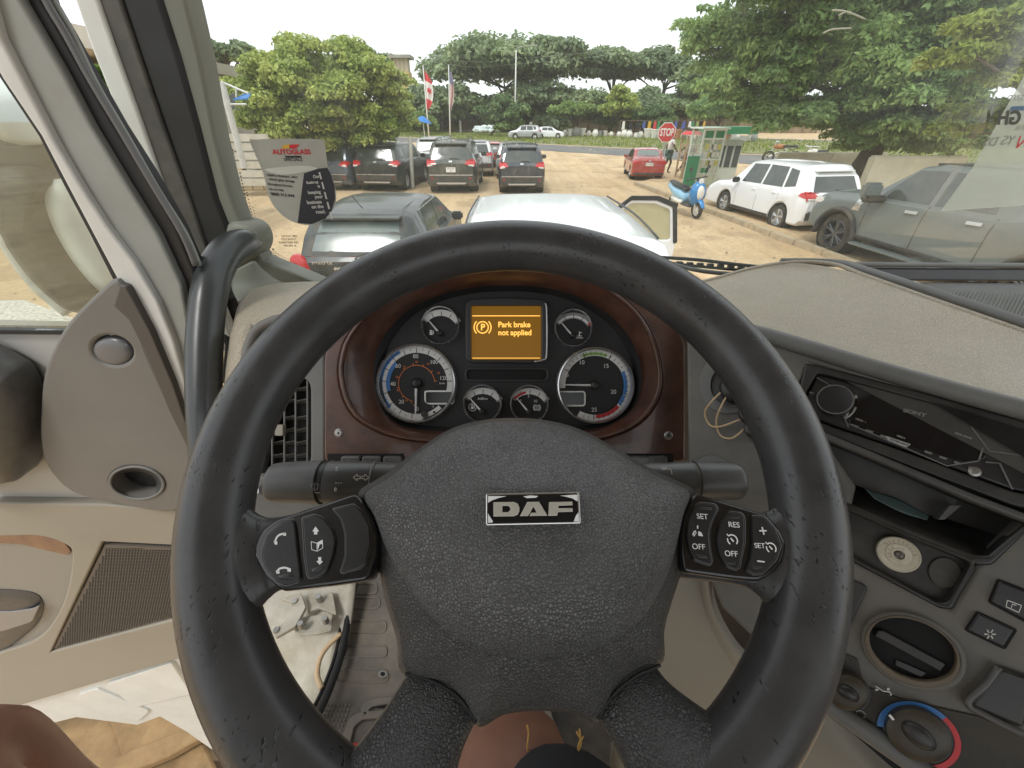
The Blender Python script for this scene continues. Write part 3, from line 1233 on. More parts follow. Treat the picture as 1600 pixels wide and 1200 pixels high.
# white container truck body seen through the door glass
ct = thing('white_container', 'white corrugated container seen through the open door window at the far left', 'container', (-7, 4.4, 0))
bm = bmesh.new()
qa, qb = aty(-90, 230, 5.2), aty(42, 292, 5.2)
box(bm, ((qa.x + qb.x) / 2, 6.4, 1.45), (qb.x - qa.x, 2.3, 2.1))
bmesh_obj('container_body', bm, m_steelw, ct)
for i in range(14):
    bm = bmesh.new()
    x = qa.x + .15 + i * (qb.x - qa.x - .3) / 13
    box(bm, (x, 5.235, 1.45), (.09, .035, 1.9))
    bmesh_obj('rib', bm, m_steelw, ct)
px_tree('dark bushy hedge tree behind the white container', 40, 190, 60, 55, 9.5, 9000, .10, lf_dark, m_barkd, 52, 40, .28, .15, low=-.9)
# pale gravel bank beside the truck
gv = sheet('gravel', [G(-300, 470), G(40, 470), G(120, 500), G(200, 560), G(150, 640), G(-500, 640)], .012, mat('gravel_pale', (.60, .58, .52), .9, island=0, var=.2, vscale=14, bump=[('cells', 16, 1.0, .03)]))

# tower above the round tree
tw = thing('water_tower', 'small yellow tower with a flat grey cap above the round tree', 'tower', (aty(628, 105, 120).x, 120, 0))
q = aty(628, 112, 120)
bm = bmesh.new()
box(bm, (q.x, 121, q.z / 2), (3.4, 3.4, q.z))
bmesh_obj('tower_shaft', bm, mat('tower_yellow', (.62, .48, .20), .8), tw)
bm = bmesh.new()
box(bm, (q.x, 121, q.z + 1.2), (3.0, 3.0, 2.4))
for i in range(4):
    box(bm, (q.x - 1.4 + i * .95, 119.3, q.z + 1.2), (.2, .2, 2.4))
bmesh_obj('tower_head', bm, mat('tower_tan', (.58, .50, .36), .8), tw)
bm = bmesh.new()
box(bm, (q.x, 121, q.z + 2.7), (5.0, 5.0, .6))
bmesh_obj('tower_cap', bm, m_render, tw)

# far fence of bamboo panels
fence = thing('bamboo_fence', 'long brown bamboo screen fence along the far side of the road', 'fence', (0, 100, 0))
fa, fd = lineof((620, 203.5), (1030, 206.5))
m_bam = mat('bamboo', (.27, .205, .13), .9, var=.25, vscale=.8)
for i in range(52):
    t0_, t1_ = -10 + i * 2.6, -10 + (i + 1) * 2.6 - .12
    p = fa + fd * ((t0_ + t1_) / 2)
    if p.x > 62:
        break
    hgt = 2.7 + .25 * math.sin(i * 2.1)
    bm = bmesh.new()
    ang = math.atan2(fd.y, fd.x)
    for k in range(7):
        c = p + fd * (-1.1 + k * .36)
        box(bm, (c.x, c.y, hgt / 2 + random.uniform(-.06, .06)), (.33, .08, hgt), rz=ang)
    bmesh_obj('fence_panel', bm, m_bam, fence)
    bm = bmesh.new()
    c = fa + fd * t1_
    box(bm, (c.x, c.y - .1, hgt / 2 + .1), (.12, .12, hgt + .3), rz=ang)
    bmesh_obj('fence_post', bm, m_brown, fence)

# flagpoles
m_pole = mat('pole_white', (.70, .70, .66), .5)
m_flagr = mat('flag_red', (.62, .05, .06), .7)
m_flagw = mat('flag_white', (.75, .74, .72), .7)


def flagpole(label, px0, py0, px1, py1, kind, Yf):
    base, top = aty(px0, py0, Yf), aty(px1, py1, Yf)
    base.z = 0
    t = thing('flagpole', label, 'flagpole', base, 'flagpoles by the road')
    bm = bmesh.new()
    tube(bm, [base, top], [.085, .05], 8)
    lathe(bm, [(0, .12), (.07, .06), (.07, 0), (0, -.05)], 8, Matrix.Translation(top))
    bmesh_obj('pole', bm, m_pole, t, True)
    d = (base - top).normalized()
    n = 26
    Wf = .74
    Hf = 3.4 if kind == 'leaf' else 3.4
    # flag hanging limp in folds: columns across, rows down
    cols = 13

    def P(u, v):
        p = top + d * (.25 + v * Hf)
        bulge = math.sin(math.pi * min(v * 1.1, 1)) ** .6
        w_ = Wf * (.28 + .72 * bulge) if kind == 'leaf' else Wf * (.22 + .34 * bulge)
        return p + Vector((u * w_ * 1.15 + .06, .18 * math.sin(u * 9 + v * 3), -.35 * u))

    for ci, (u0, u1, mm) in enumerate([(0, 1, None)]):
        pass
    if kind == 'leaf':
        bands = [(0, .28, m_flagr), (.28, .74, m_flagw), (.74, 1, m_flagr)]
        for v0, v1, mm in bands:
            vv, ff = [], []
            for i in range(11):
                for j in range(7):
                    vv.append(P(j / 6, v0 + (v1 - v0) * i / 10))
            for i in range(10):
                for j in range(6):
                    ff.append((i * 7 + j, i * 7 + j + 1, i * 7 + j + 8, i * 7 + j + 7))
            pydata('flag', vv, ff, mm, t, True)
        vv = [P(.5 + x, y) + Vector((0, -.22, 0)) for x, y in [(0, .40), (.1, .45), (.3, .44), (.22, .5), (.3, .55), (.08, .55), (.02, .62), (-.04, .55), (-.25, .56), (-.18, .5), (-.26, .45), (-.08, .45)]]
        pydata('leaf_mark', vv, [tuple(range(12))], m_flagr, t)
    else:
        for k in range(9):
            vv, ff = [], []
            for i in range(13):
                for j in range(2):
                    vv.append(P((k + j) / 9, i / 12) + Vector((0, 0, 0)))
            for i in range(12):
                ff.append((i * 2, i * 2 + 1, i * 2 + 3, i * 2 + 2))
            pydata('flag_stripe', vv, ff, mat('stripe_red', (.50, .14, .15), .7) if k == 1 else (MATS['stripe_red'] if k % 2 else m_flagw), t, True)
        vv, ff = [], []
        for i in range(7):
            for j in range(4):
                vv.append(P(j / 3 * .7, i / 6 * .36) + Vector((0, -.12, 0)))
        for i in range(6):
            for j in range(3):
                ff.append((i * 4 + j, i * 4 + j + 1, i * 4 + j + 5, i * 4 + j + 4))
        pydata('flag_corner', vv, ff, mat('flag_blue', (.16, .18, .32), .7), t, True)
    return t


flagpole('white flagpole with a limp red and white leaf flag right of the round tree', 670, 212, 661, 104, 'leaf', 56)
flagpole('white flagpole with a limp striped flag, right of the leaf flag', 703, 216, 701, 103, 'stripes', 56)
# lamp post above far trees
b_ = aty(804, 205, 88)
tp_ = aty(806.5, 78, 88)
lpst = thing('lamp_post', 'tall thin pale lamp post rising before the far rain trees', 'lamp post', (b_.x, 88, 0))
bm = bmesh.new()
tube(bm, [(b_.x, 88, 0), tp_], [.16, .09], 8)
bmesh_obj('pole', bm, m_pole, lpst, True)
bm = bmesh.new()
tube(bm, crom([tp_, tp_ + Vector((.6, 0, .35)), tp_ + Vector((2.6, 0, .6))], 4), .05, 6)
box(bm, tp_ + Vector((3.0, 0, .6)), (1.0, .4, .16))
bmesh_obj('lamp_arm', bm, m_tin, lpst)
# power wires
wr = thing('overhead_wires', 'two thin overhead wires sagging across the far trees', 'wires', (0, 80, 9))
for dz in (0, .9):
    pts = [aty(660, 86 + dz * 9, 84), aty(740, 97 + dz * 9, 84), aty(804, 92 + dz * 9, 86), aty(900, 84 + dz * 9, 88), aty(1060, 66 + dz * 8, 90)]
    bm = bmesh.new()
    tube(bm, crom(pts, 6), .012, 5)
    bmesh_obj('wire', bm, m_tin, wr, True)
# blue parasol and short posts on the verge
q = aty(661, 188, 52)
pr = thing('parasol', 'small blue market parasol beside the leaf flag pole', 'parasol', (q.x, 52, 0))
bm = bmesh.new()
lathe(bm, [(0, .40), (.35, .26), (.95, -.12), (.92, -.15), (0, .3)], 8, Matrix.Translation(q) @ Matrix.Rotation(.22, 4, 'Y'))
bmesh_obj('canopy', bm, m_awn, pr)
bm = bmesh.new()
tube(bm, [(q.x, 52, 0), q], .04, 6)
bmesh_obj('pole', bm, m_pole, pr)
for i, (px, py, lb) in enumerate(((720, 207, 'short concrete marker post near the striped flag'), (829, 216, 'short concrete marker post in front of the silver car'))):
    g_ = gnd(px, py + .6)
    bm = bmesh.new()
    box(bm, (g_.x, g_.y, 1.1), (.45, .35, 2.2) if i == 0 else (.50, .4, 2.1), taper=.9)
    o = bmesh_obj('marker_post', bm, m_render, None)
    tag(o, lb, 'post', 'concrete posts along the verge')
# thin grey post in the yard
g_ = gnd(645, 294)
bm = bmesh.new()
tube(bm, [(g_.x, g_.y, 0), aty(641, 214, g_.y)], .085, 10)
o = bmesh_obj('steel_post', bm, mat('post_pale', (.50, .50, .44), .6), None, 40)
tag(o, 'slim pale steel post standing between the dark cars on the left', 'post')

# blank wall panels on the right behind the vehicles
m_conc = mat('pale_concrete', (.50, .47, .37), .85, var=.12, vscale=1.5, dust=((.34, .30, .2), .5, 1.2), bump=[('noise', 14, .3, .01)])
bm = bmesh.new()
g_ = aty(1395, 270, 14.8)
box(bm, (g_.x + .6, 14.8, .75), (3.0, .25, 1.75))
bmesh.ops.bevel(bm, geom=list(bm.edges), offset=.05, segments=2, affect='EDGES')
o = bmesh_obj('concrete_wall', bm, m_conc, None)
tag(o, 'pale mossy concrete wall between the white car and the grey pickup', 'wall')
bm = bmesh.new()
g_ = aty(1300, 245, 20)
box(bm, (g_.x, 20, .65), (4.6, .22, 1.5))
bmesh.ops.bevel(bm, geom=list(bm.edges), offset=.04, segments=2, affect='EDGES')
o = bmesh_obj('concrete_wall', bm, m_conc, None)
tag(o, 'pale concrete wall with flower scraps on top left of the big trunk', 'wall')

# ================================================================= roadside goods
m_pot = mat('pot_white', (.72, .70, .64), .7, var=.1, vscale=3)
m_terra = mat('pot_terra', (.45, .22, .12), .8)
m_potg = mat('pot_grey', (.30, .30, .28), .8)


def pot(kind, m):
    bm = bmesh.new()
    if kind == 0:
        lathe(bm, [(0, 0), (.26, 0), (.36, .5), (.42, .78), (.46, .80), (.46, .9), (.38, .9), (.36, .7), (0, .66)], 12)
    elif kind == 1:
        lathe(bm, [(0, 0), (.24, 0), (.42, .35), (.40, .6), (.24, .85), (.30, .95), (.22, .95), (0, .8)], 12)
    else:
        for dx, dy, sx, sy in ((-.42, 0, .06, .5), (.42, 0, .06, .5), (0, -.22, .9, .06), (0, .22, .9, .06), (0, 0, .84, .4)):
            box(bm, (dx, dy, .3 if sx != .84 else .2), (sx, sy, .6 if sx != .84 else .3))
    o = bmesh_obj('garden_pot', bm, m, None, 40)
    return o


pots = [pot(k, m) for k, m in ((0, m_pot), (1, m_pot), (2, m_pot), (0, m_terra), (1, m_potg), (2, m_potg))]
words = ['tall white', 'round bellied white', 'long white box', 'tapered terracotta', 'round bellied grey', 'long grey box']
rndp = random.Random(5)
spots = []
for i in range(34):
    px = 872 + i * 9.3 + rndp.uniform(-2, 2)
    py = 209.5 + (px - 800) * .0305 + rndp.uniform(-.8, 1.2)
    if 1030 < px < 1050:
        continue
    spots.append((px, py, rndp.choice([0, 0, 1, 1, 2, 3, 4, 5])))
used = set()
for i, (px, py, k) in enumerate(spots):
    g_ = gnd(px, py)
    o = pots[k] if k not in used else pots[k].copy()
    if k in used:
        COL.objects.link(o)
    used.add(k)
    o.location = g_
    o.scale = (1.0 + rndp.uniform(-.2, .5),) * 3
    o.rotation_euler.z = rndp.uniform(0, 3)
    tag(o, f'{words[k]} garden pot in the row of pots for sale along the far road', 'pot', f'{words[k]} pots for sale along the far road')
for k in range(6):
    if k not in used:
        bpy.data.objects.remove(pots[k])
# heap of white sacks by the flags
m_sack = mat('sack_white', (.62, .68, .68), .7)
bm = bmesh.new()
lathe(bm, [(0, -.28), (.3, -.26), (.5, -.1), (.52, .05), (.4, .22), (.15, .3), (0, .3)], 10, Matrix.Diagonal((1.3, .8, 1, 1)))
sk0 = bmesh_obj('sack', bm, m_sack, None, True)
first = True
for i in range(15):
    px = 743 + i * 2.5
    for j in range(2):
        py = 203.8 - j * 3.4 - (1.5 if 3 < i < 12 else 0) * j
        g_ = aty(px + rndp.uniform(-1, 1) + j, py, 92 + rndp.uniform(-.4, .4) + j * .5)
        o = sk0 if first else sk0.copy()
        if not first:
            COL.objects.link(o)
        first = False
        o.location = g_
        o.rotation_euler = (rndp.uniform(-.3, .3), rndp.uniform(-.5, .5), rndp.uniform(0, 3))
        tag(o, 'white and blue filled sack in the heap by the far fence' if True else '', 'sack', 'sacks heaped by the far fence')

# clothes and goods hung on the far stall line
lnm = thing('clothes_stall', 'roadside stall rail hung with coloured clothes behind the stop sign', 'stall', (*G(1000, 214), 0))
cols_ = [(.55, .05, .05), (.05, .25, .1), (.08, .1, .3), (.7, .68, .6), (.02, .02, .03), (.6, .35, .05), (.25, .3, .1), (.5, .5, .52), (.35, .05, .12)]
cm = [mat(f'cloth_{n}', c, .8) for n, c in zip(('red', 'green', 'navy', 'white', 'black', 'orange', 'olive', 'grey', 'wine'), cols_)]
Yc = 80
xa, xb = aty(968, 200, Yc).x, aty(1100, 200, Yc).x
bm = bmesh.new()
box(bm, ((xa + xb) / 2, Yc, 2.3), (xb - xa, .08, .08))
for k in range(6):
    box(bm, (xa + (xb - xa) * k / 5, Yc, 1.15), (.1, .1, 2.3))
bmesh_obj('stall_frame', bm, m_brown, lnm, kind='stuff')
x = xa + .3
while x < xb - .3:
    w_ = rndp.uniform(.35, .7)
    h_ = rndp.uniform(.7, 1.5)
    bm = bmesh.new()
    box(bm, (x + w_ / 2, Yc - .15, 2.2 - h_ / 2), (w_, .10, h_), taper=.7)
    bmesh_obj('garment', bm, rndp.choice(cm), lnm)
    x += w_ + rndp.uniform(.05, .7)
# stop sign
ss = gnd(1041, 279)
Ysg = ss.y
sc_ = aty(1042, 207, Ysg)
sign = thing('stop_sign', 'red octagonal stop sign on a grey post beside the red car', 'sign', (sc_.x, Ysg, 0))
SPl = Plane(sc_, (1, 0, 0), (0, 0, 1))
rs = 13.6 * (sc_ - CAM).dot(Fv) / FPX
octo = lambda r: [(r * math.cos(R_(22.5 + 45 * k)), r * math.sin(R_(22.5 + 45 * k))) for k in range(8)]
plate_ab('sign_border', [octo(rs * 1.06)], SPl, .0, .02, m_white, sign)
plate_ab('sign_face', [octo(rs * .98)], SPl, .006, .01, mat('sign_red', (.56, .035, .035), .45, dust=((.5, .3, .25), .3, 3)), sign)
text('sign_text', 'STOP', SPl, 1042, 207.3, rs * 1.05, m_white, sign, h=.012, sx=.62, bold=.012, th=.003)
bm = bmesh.new()
tube(bm, [(sc_.x, Ysg + .05, 0), (sc_.x, Ysg + .05, sc_.z + rs * .6)], .055, 8)
bmesh_obj('post', bm, m_tin, sign)

# green and white kiosk
kg = gnd(1098, 293)
m_kw = mat('kiosk_white', (.74, .78, .72), .5)
m_kg = mat('kiosk_green', (.05, .27, .13), .5)
m_kgl = mat('kiosk_glass', (.50, .58, .50), .12, alpha=.32)
m_poster = mat('kiosk_poster', (.66, .72, .52), .5, var2=(.78, .80, .66), vscale=7)
kx0, kx1 = aty(1092, 250, kg.y).x, aty(1124, 250, kg.y).x
kz = aty(1100, 203, kg.y).z
kio = thing('kiosk', 'glazed white and green phone card kiosk between the stop sign and white car', 'kiosk', (kx0, kg.y, 0))
KW, KD = kx1 - kx0, 1.3
for (x, y) in ((kx0, kg.y), (kx1, kg.y), (kx0, kg.y + KD), (kx1, kg.y + KD), ((kx0 + kx1) / 2, kg.y)):
    bm = bmesh.new()
    box(bm, (x, y, kz / 2), (.07, .07, kz))
    bmesh_obj('frame_post', bm, m_kw, kio)
for z in (.55, 1.1, kz - .32, kz):
    bm = bmesh.new()
    box(bm, ((kx0 + kx1) / 2, kg.y - .01, z), (KW + .1, .06, .06))
    bmesh_obj('frame_rail', bm, m_kw, kio)
for k in range(2):
    for z0, z1, mm, nm in ((.08, .54, m_poster, 'panel'), (.58, 1.07, m_poster, 'poster_panel'), (1.13, kz - .35, m_kgl, 'glass_panel'), (kz - .29, kz - .03, m_kg, 'panel')):
        bm = bmesh.new()
        box(bm, (kx0 + KW * (.25 + .5 * k), kg.y + .03, (z0 + z1) / 2), (KW * .5 - .08, .02, z1 - z0))
        bmesh_obj(nm, bm, mm, kio)
bm = bmesh.new()
box(bm, (kx1 - .02, kg.y + KD / 2, kz / 2), (.02, KD - .1, kz - .1))
bmesh_obj('side_panel', bm, m_kgl, kio)
bm = bmesh.new()
box(bm, (kx0 + .02, kg.y + KD / 2, kz / 2), (.02, KD - .1, kz - .1))
bmesh_obj('side_panel', bm, m_kgl, kio)
bm = bmesh.new()
box(bm, ((kx0 + kx1) / 2, kg.y + KD / 2, kz + .06), (KW + .25, KD + .25, .06))
bmesh_obj('roof', bm, m_kw, kio)
for k in range(16):
    bm = bmesh.new()
    px_, pz_ = kx0 + .15 + (k % 4) * (KW - .2) / 4, .68 + (k // 4) * .30
    box(bm, (px_ + .08, kg.y - .03, pz_), (.13, .01, .19))
    bmesh_obj('card', bm, rndp.choice([m_pot, mat('card_yellow', (.65, .6, .15), .6) if k == 0 else MATS['card_yellow'], m_pot, m_kg]), kio)
bm = bmesh.new()
box(bm, (kx0 - .30, kg.y - .15, .62), (.5, .06, 1.25))
o = bmesh_obj('notice_board', bm, m_kg, None)
tag(o, 'plain green board leaning at the left foot of the kiosk', 'board')
# second smaller glazed cabinet behind it
kb2 = thing('cabinet', 'pale glazed cabinet standing behind the green kiosk', 'cabinet', (kx1 + .7, kg.y + 1.8, 0))
zc = aty(1140, 219, kg.y + 1.8).z
x0c, x1c = aty(1122, 240, kg.y + 1.8).x, aty(1158, 240, kg.y + 1.8).x
bm = bmesh.new()
box(bm, ((x0c + x1c) / 2, kg.y + 2.2, zc / 2), (x1c - x0c, .7, zc))
bmesh_obj('cabinet_body', bm, mat('cabinet_grey', (.62, .67, .62), .5), kb2)
for k in range(3):
    bm = bmesh.new()
    box(bm, (x0c + (x1c - x0c) * (k + .5) / 3, kg.y + 1.84, zc * .62), ((x1c - x0c) / 3 - .1, .03, zc * .5))
    bmesh_obj('pane', bm, MATS['pane_dark'], kb2)
bm = bmesh.new()
box(bm, ((x0c + x1c) / 2 - .2, kg.y + 2.1, kz - .05), (x1c - x0c + 1.2, 1.2, .28))
bmesh_obj('cabinet_canopy', bm, m_kg, kb2)
# red and wood stall left of the kiosk
wd = thing('snack_stall', 'wooden snack stall with a red canopy left of the kiosk', 'stall', (kx0 - 1.2, kg.y + 2.5, 0))
Yw = kg.y + 2.4
x0w, x1w = aty(1069, 250, Yw).x, aty(1091, 250, Yw).x
m_woodp = mat('stall_wood', (.42, .31, .19), .8, var=.2, vscale=5)
for x in (x0w, x1w):
    for y in (Yw, Yw + .8):
        bm = bmesh.new()
        box(bm, (x, y, .95), (.07, .07, 1.9))
        bmesh_obj('leg', bm, m_woodp, wd)
for z in (.45, .85, 1.2, 1.5):
    bm = bmesh.new()
    box(bm, ((x0w + x1w) / 2, Yw + .4, z), (x1w - x0w, .8, .05))
    bmesh_obj('shelf', bm, m_woodp, wd)
bm = bmesh.new()
box(bm, ((x0w + x1w) / 2, Yw - .02, .33), (x1w - x0w - .08, .04, .6))
bmesh_obj('front_board', bm, m_woodp, wd)
bm = bmesh.new()
box(bm, ((x0w + x1w) / 2, Yw + .3, 2.02), (x1w - x0w + .2, 1.0, .14), taper=.7)
bmesh_obj('canopy', bm, m_flagr, wd)
for k in range(10):
    bm = bmesh.new()
    box(bm, (x0w + .1 + (k % 5) * (x1w - x0w - .15) / 5, Yw + .15, .95 + (k // 5) * .36), (.09, .1, .18))
    bmesh_obj('goods', bm, cm[(k * 5) % 9], wd)

# ================================================================= vehicles
m_tyre = mat('tyre', (.022, .021, .020), .8, dust=((.22, .17, .10), .45, 6), bump=[('noise', 60, .4, .004)])
m_alloy = mat('alloy', (.60, .60, .60), .3, metal=.8)
m_dalloy = mat('alloy_dark', (.10, .10, .105), .35, metal=.6)
m_cglass = mat('car_glass', (.035, .045, .045), .07, spec=.9, dust=((.20, .20, .16), .25, 3))
m_cglass2 = mat('car_glass_pale', (.12, .15, .145), .16, spec=.9, dust=((.26, .26, .2), .3, 3))
m_trim = mat('car_trim', (.03, .03, .031), .55, dust=((.25, .2, .13), .35, 4))
m_lamp = mat('lamp_red', (.50, .018, .02), .18, coat=.6)
m_lampw = mat('lamp_clear', (.70, .68, .66), .15, coat=.5)
m_plate = mat('number_plate', (.74, .74, .70), .45)
m_pch = mat('print_black', (.02, .02, .02), .5)


def lerp_prof(prof, y):
    if y <= prof[0][0]:
        return prof[0][1]
    for (a, za), (b, zb) in zip(prof[:-1], prof[1:]):
        if y <= b:
            t = (y - a) / max(b - a, 1e-6)
            return za + (zb - za) * t
    return prof[-1][1]


class Car:
    """local: rear at y=0, front at y=L, x across"""
    def __init__(s, name, label, L, W, H, top, belt, wheels, rw, paint, sill=.24, tumble=.30, group=None, rim=None, nsp=5, tyrew=.21, cat='car', glass=None, arch_trim=False, bodyname='body'):
        s.L, s.W, s.H = L, W, H
        s.top, s.belt, s.wheels, s.rw, s.sill, s.tum = top, belt, wheels, rw, sill, tumble
        s.paint = paint
        s.glass = glass or m_cglass
        s.root = thing(name, label, cat, (0, 0, 0), group)
        ys = set(np.linspace(.0, L, 64).tolist())
        for y, z in top:
            ys.add(y)
        ys = sorted(y for y in ys if 0 <= y <= L)
        for e in (.02, .06):
            ys += [e, L - e]
        ys = sorted(set(round(y, 4) for y in ys))
        bm = bmesh.new()
        rings = []
        for y in ys:
            sec = s.section(y)
            full = [(-x, z) for x, z in sec] + [(x, z) for x, z in reversed(sec[:-1])]
            rings.append([bm.verts.new((x, y, z)) for x, z in full])
        for A, B in zip(rings[:-1], rings[1:]):
            for k in range(len(A) - 1):
                bm.faces.new((A[k], A[k + 1], B[k + 1], B[k]))
            bm.faces.new((A[-1], A[0], B[0], B[-1]))
        bm.faces.new(rings[0])
        bm.faces.new(list(reversed(rings[-1])))
        bmesh.ops.recalc_face_normals(bm, faces=bm.faces)
        s.body = bmesh_obj(bodyname, bm, paint, s.root, 38)
        # dark wheel housings and wheels
        for yw in wheels:
            for sx in (-1, 1):
                bm = bmesh.new()
                M = Matrix.Translation((sx * (W / 2 - .17), yw, rw)) @ Matrix.Rotation(math.pi / 2 * sx, 4, 'Y')
                lathe(bm, [(0, -.15), (rw * 1.10, -.15), (rw * 1.10, .145)], 20, M)
                bmesh_obj('wheel_housing', bm, m_trim, s.root)
                s.wheel(sx, yw, rw, rim or m_alloy, nsp, tyrew)

    def halfw(s, y):
        e = min(y, s.L - y)
        t = min(e / .35, 1)
        k = 1 - (1 - t) ** 2.2
        base = .86 if y < s.L / 2 else .80
        return s.W / 2 * (base + (1 - base) * k)

    def section(s, y):
        hw = s.halfw(y)
        zt = lerp_prof(s.top, y)
        zb = min(lerp_prof(s.belt, y), zt - .015)
        zs = s.sill + (.10 if y < .12 or y > s.L - .12 else 0)
        for yw in s.wheels:
            ra = s.rw * 1.13
            d = abs(y - yw)
            if d < ra:
                zs = max(zs, s.rw + math.sqrt(ra * ra - d * d))
        zs = min(zs, zb - .06)
        gh = zt - zb
        p = [(hw - .06, zs), (hw - .008, zs + min(.05, (zb - zs) * .2)), (hw, zs + (zb - zs) * .5), (hw - .006, zs + (zb - zs) * .8), (hw - .035, zb)]
        xr = hw - .05 - s.tum * gh
        ze = zt - .05 * min(1, gh / .2)
        p += [(hw - .05, zb + min(.01, gh * .3)), (xr, max(ze, zb + min(.012, gh * .5))), (xr - .05 * min(1, gh / .1) - .01, zt - .014 * min(1, gh / .1)), (xr * .6, zt + .012), (0, zt + .020)]
        return p

    def side_x(s, y, z):
        sec = s.section(y)
        for (x0, z0), (x1, z1) in zip(sec[:-1], sec[1:]):
            if z0 <= z <= z1 and z1 > z0:
                return x0 + (x1 - x0) * (z - z0) / (z1 - z0)
        return sec[0][0] if z < sec[0][1] else sec[4][0]

    def rear_y(s, z, x=0):
        z0 = s.top[0][1]
        y = 0
        if z > z0:
            for (a, za), (b, zb) in zip(s.top[:-1], s.top[1:]):
                if za <= z <= zb and zb > za:
                    y = a + (b - a) * (z - za) / (zb - za)
                    break
        return y

    def crown(s, x):
        e = abs(x) / (s.W / 2 * .78)
        return .020 - .008 * min(e / .6, 1) - .030 * max(0, (e - .6) / .4)

    def front_y(s, z):
        z0 = s.top[-1][1]
        y = s.L
        pr = s.top[::-1]
        if z > z0:
            for (a, za), (b, zb) in zip(pr[:-1], pr[1:]):
                if za <= z <= zb and zb > za:
                    y = a + (b - a) * (z - za) / (zb - za)
                    if z > lerp_prof(s.belt, y) - .05 and za >= .5:
                        pass
        return y

    def patch(s, name, fn, c, m, n=6, k=5, off=.006, side=1, parent=None, th=.012, label=None):
        """c: four corners in (a,b) parameter space mapped by fn(a,b)->(point, normal)"""
        front, back = [], []
        for i in range(n + 1):
            for j in range(k + 1):
                u, v = i / n, j / k
                a = (c[0][0] * (1 - u) + c[1][0] * u) * (1 - v) + (c[3][0] * (1 - u) + c[2][0] * u) * v
                b = (c[0][1] * (1 - u) + c[1][1] * u) * (1 - v) + (c[3][1] * (1 - u) + c[2][1] * u) * v
                p, nn = fn(a, b)
                front.append(p + nn * off)
                back.append(p - nn * th)
        N_ = (n + 1) * (k + 1)
        f = []
        for i in range(n):
            for j in range(k):
                q = (i * (k + 1) + j, (i + 1) * (k + 1) + j, (i + 1) * (k + 1) + j + 1, i * (k + 1) + j + 1)
                f.append(q)
        ring = [i * (k + 1) for i in range(n + 1)] + [n * (k + 1) + j for j in range(1, k + 1)] + [i * (k + 1) + k for i in range(n - 1, -1, -1)] + [j for j in range(k - 1, 0, -1)]
        for a, b in zip(ring, ring[1:] + ring[:1]):
            f.append((b, a, a + N_, b + N_))
        me = bpy.data.meshes.new(name)
        me.from_pydata([tuple(x) for x in front + back], [], f)
        bm = bmesh.new()
        bm.from_mesh(me)
        bmesh.ops.recalc_face_normals(bm, faces=bm.faces)
        bm.faces.ensure_lookup_table()
        p, nn = fn(c[0][0] * .5 + c[2][0] * .5, c[0][1] * .5 + c[2][1] * .5)
        if bm.faces[0].normal.dot(nn) < 0:
            bmesh.ops.reverse_faces(bm, faces=bm.faces)
        bm.to_mesh(me)
        bm.free()
        return link(name, me, m, parent or s.root, 40, label)

    def side(s, name, c, m, sx=1, **kw):
        def fn(y, z):
            x = s.side_x(y, z)
            dz = .03
            nx = Vector((1, 0, -(s.side_x(y, z + dz) - s.side_x(y, z - dz)) / (2 * dz))).normalized()
            return Vector((sx * x, y, z)), Vector((sx * nx.x, 0, nx.z))
        return s.patch(name, fn, c, m, **kw)

    def rear(s, name, c, m, **kw):
        def fn(x, z):
            y = s.rear_y(z - s.crown(x))
            dz = .03
            sl = (s.rear_y(z + dz) - s.rear_y(max(z - dz, .2))) / (2 * dz)
            e = abs(x) / (s.W / 2)
            return Vector((x, y + max(0, e - .72) ** 2 * .9, z)), Vector((0, -1, sl)).normalized()
        return s.patch(name, fn, c, m, **kw)

    def front(s, name, c, m, **kw):
        def fn(x, z):
            y = s.front_y(z - s.crown(x))
            dz = .03
            sl = -(s.front_y(z + dz) - s.front_y(z - dz)) / (2 * dz)
            return Vector((x, y, z)), Vector((0, 1, sl)).normalized()
        return s.patch(name, fn, c, m, **kw)

    def box(s, name, c, sz, m, bev=0, parent=None, rz=0):
        bm = bmesh.new()
        box(bm, c, sz, rz=rz)
        if bev:
            bmesh.ops.bevel(bm, geom=list(bm.edges), offset=bev, segments=2, affect='EDGES')
        return bmesh_obj(name, bm, m, parent or s.root, 40)

    def tube(s, name, pts, r, m, seg=8, parent=None):
        bm = bmesh.new()
        tube(bm, crom(pts, 4), r, seg)
        return bmesh_obj(name, bm, m, parent or s.root, True)

    def wheel(s, sx, yw, r, m, nsp, tw):
        X = sx * (s.W / 2 - .02)
        M = Matrix.Translation((X, yw, r)) @ Matrix.Rotation(math.pi / 2 * sx, 4, 'Y')
        bm = bmesh.new()
        ri = r * .66
        lathe(bm, [(ri, -tw), (r * .93, -tw), (r, -tw * .82), (r, -tw * .15), (r * .95, 0), (ri * 1.04, .006), (ri, -.015)], 32, M, True)
        wl = bmesh_obj('wheel', bm, m_tyre, s.root, 40)
        bm = bmesh.new()
        lathe(bm, [(ri, -.01), (ri * .95, -.004), (ri * .92, -.05), (ri * .9, -tw * .6), (0, -tw * .6)], 28, M)
        bmesh_obj('rim', bm, m, wl, 40)
        bm = bmesh.new()
        lathe(bm, [(ri * .26, -.05), (ri * .24, -.018), (ri * .12, -.012), (0, -.012)], 14, M)
        for k in range(nsp):
            for dl in (-.14, .14):
                t = 2 * math.pi * k / nsp
                p0 = M @ Vector((ri * .18 * math.cos(t), ri * .18 * math.sin(t), -.03))
                p1 = M @ Vector((ri * .95 * math.cos(t + dl), ri * .95 * math.sin(t + dl), -.018))
                tube(bm, [p0, p1], [ri * .085, ri * .07], 6)
        bmesh_obj('spokes', bm, m, wl)
        return wl

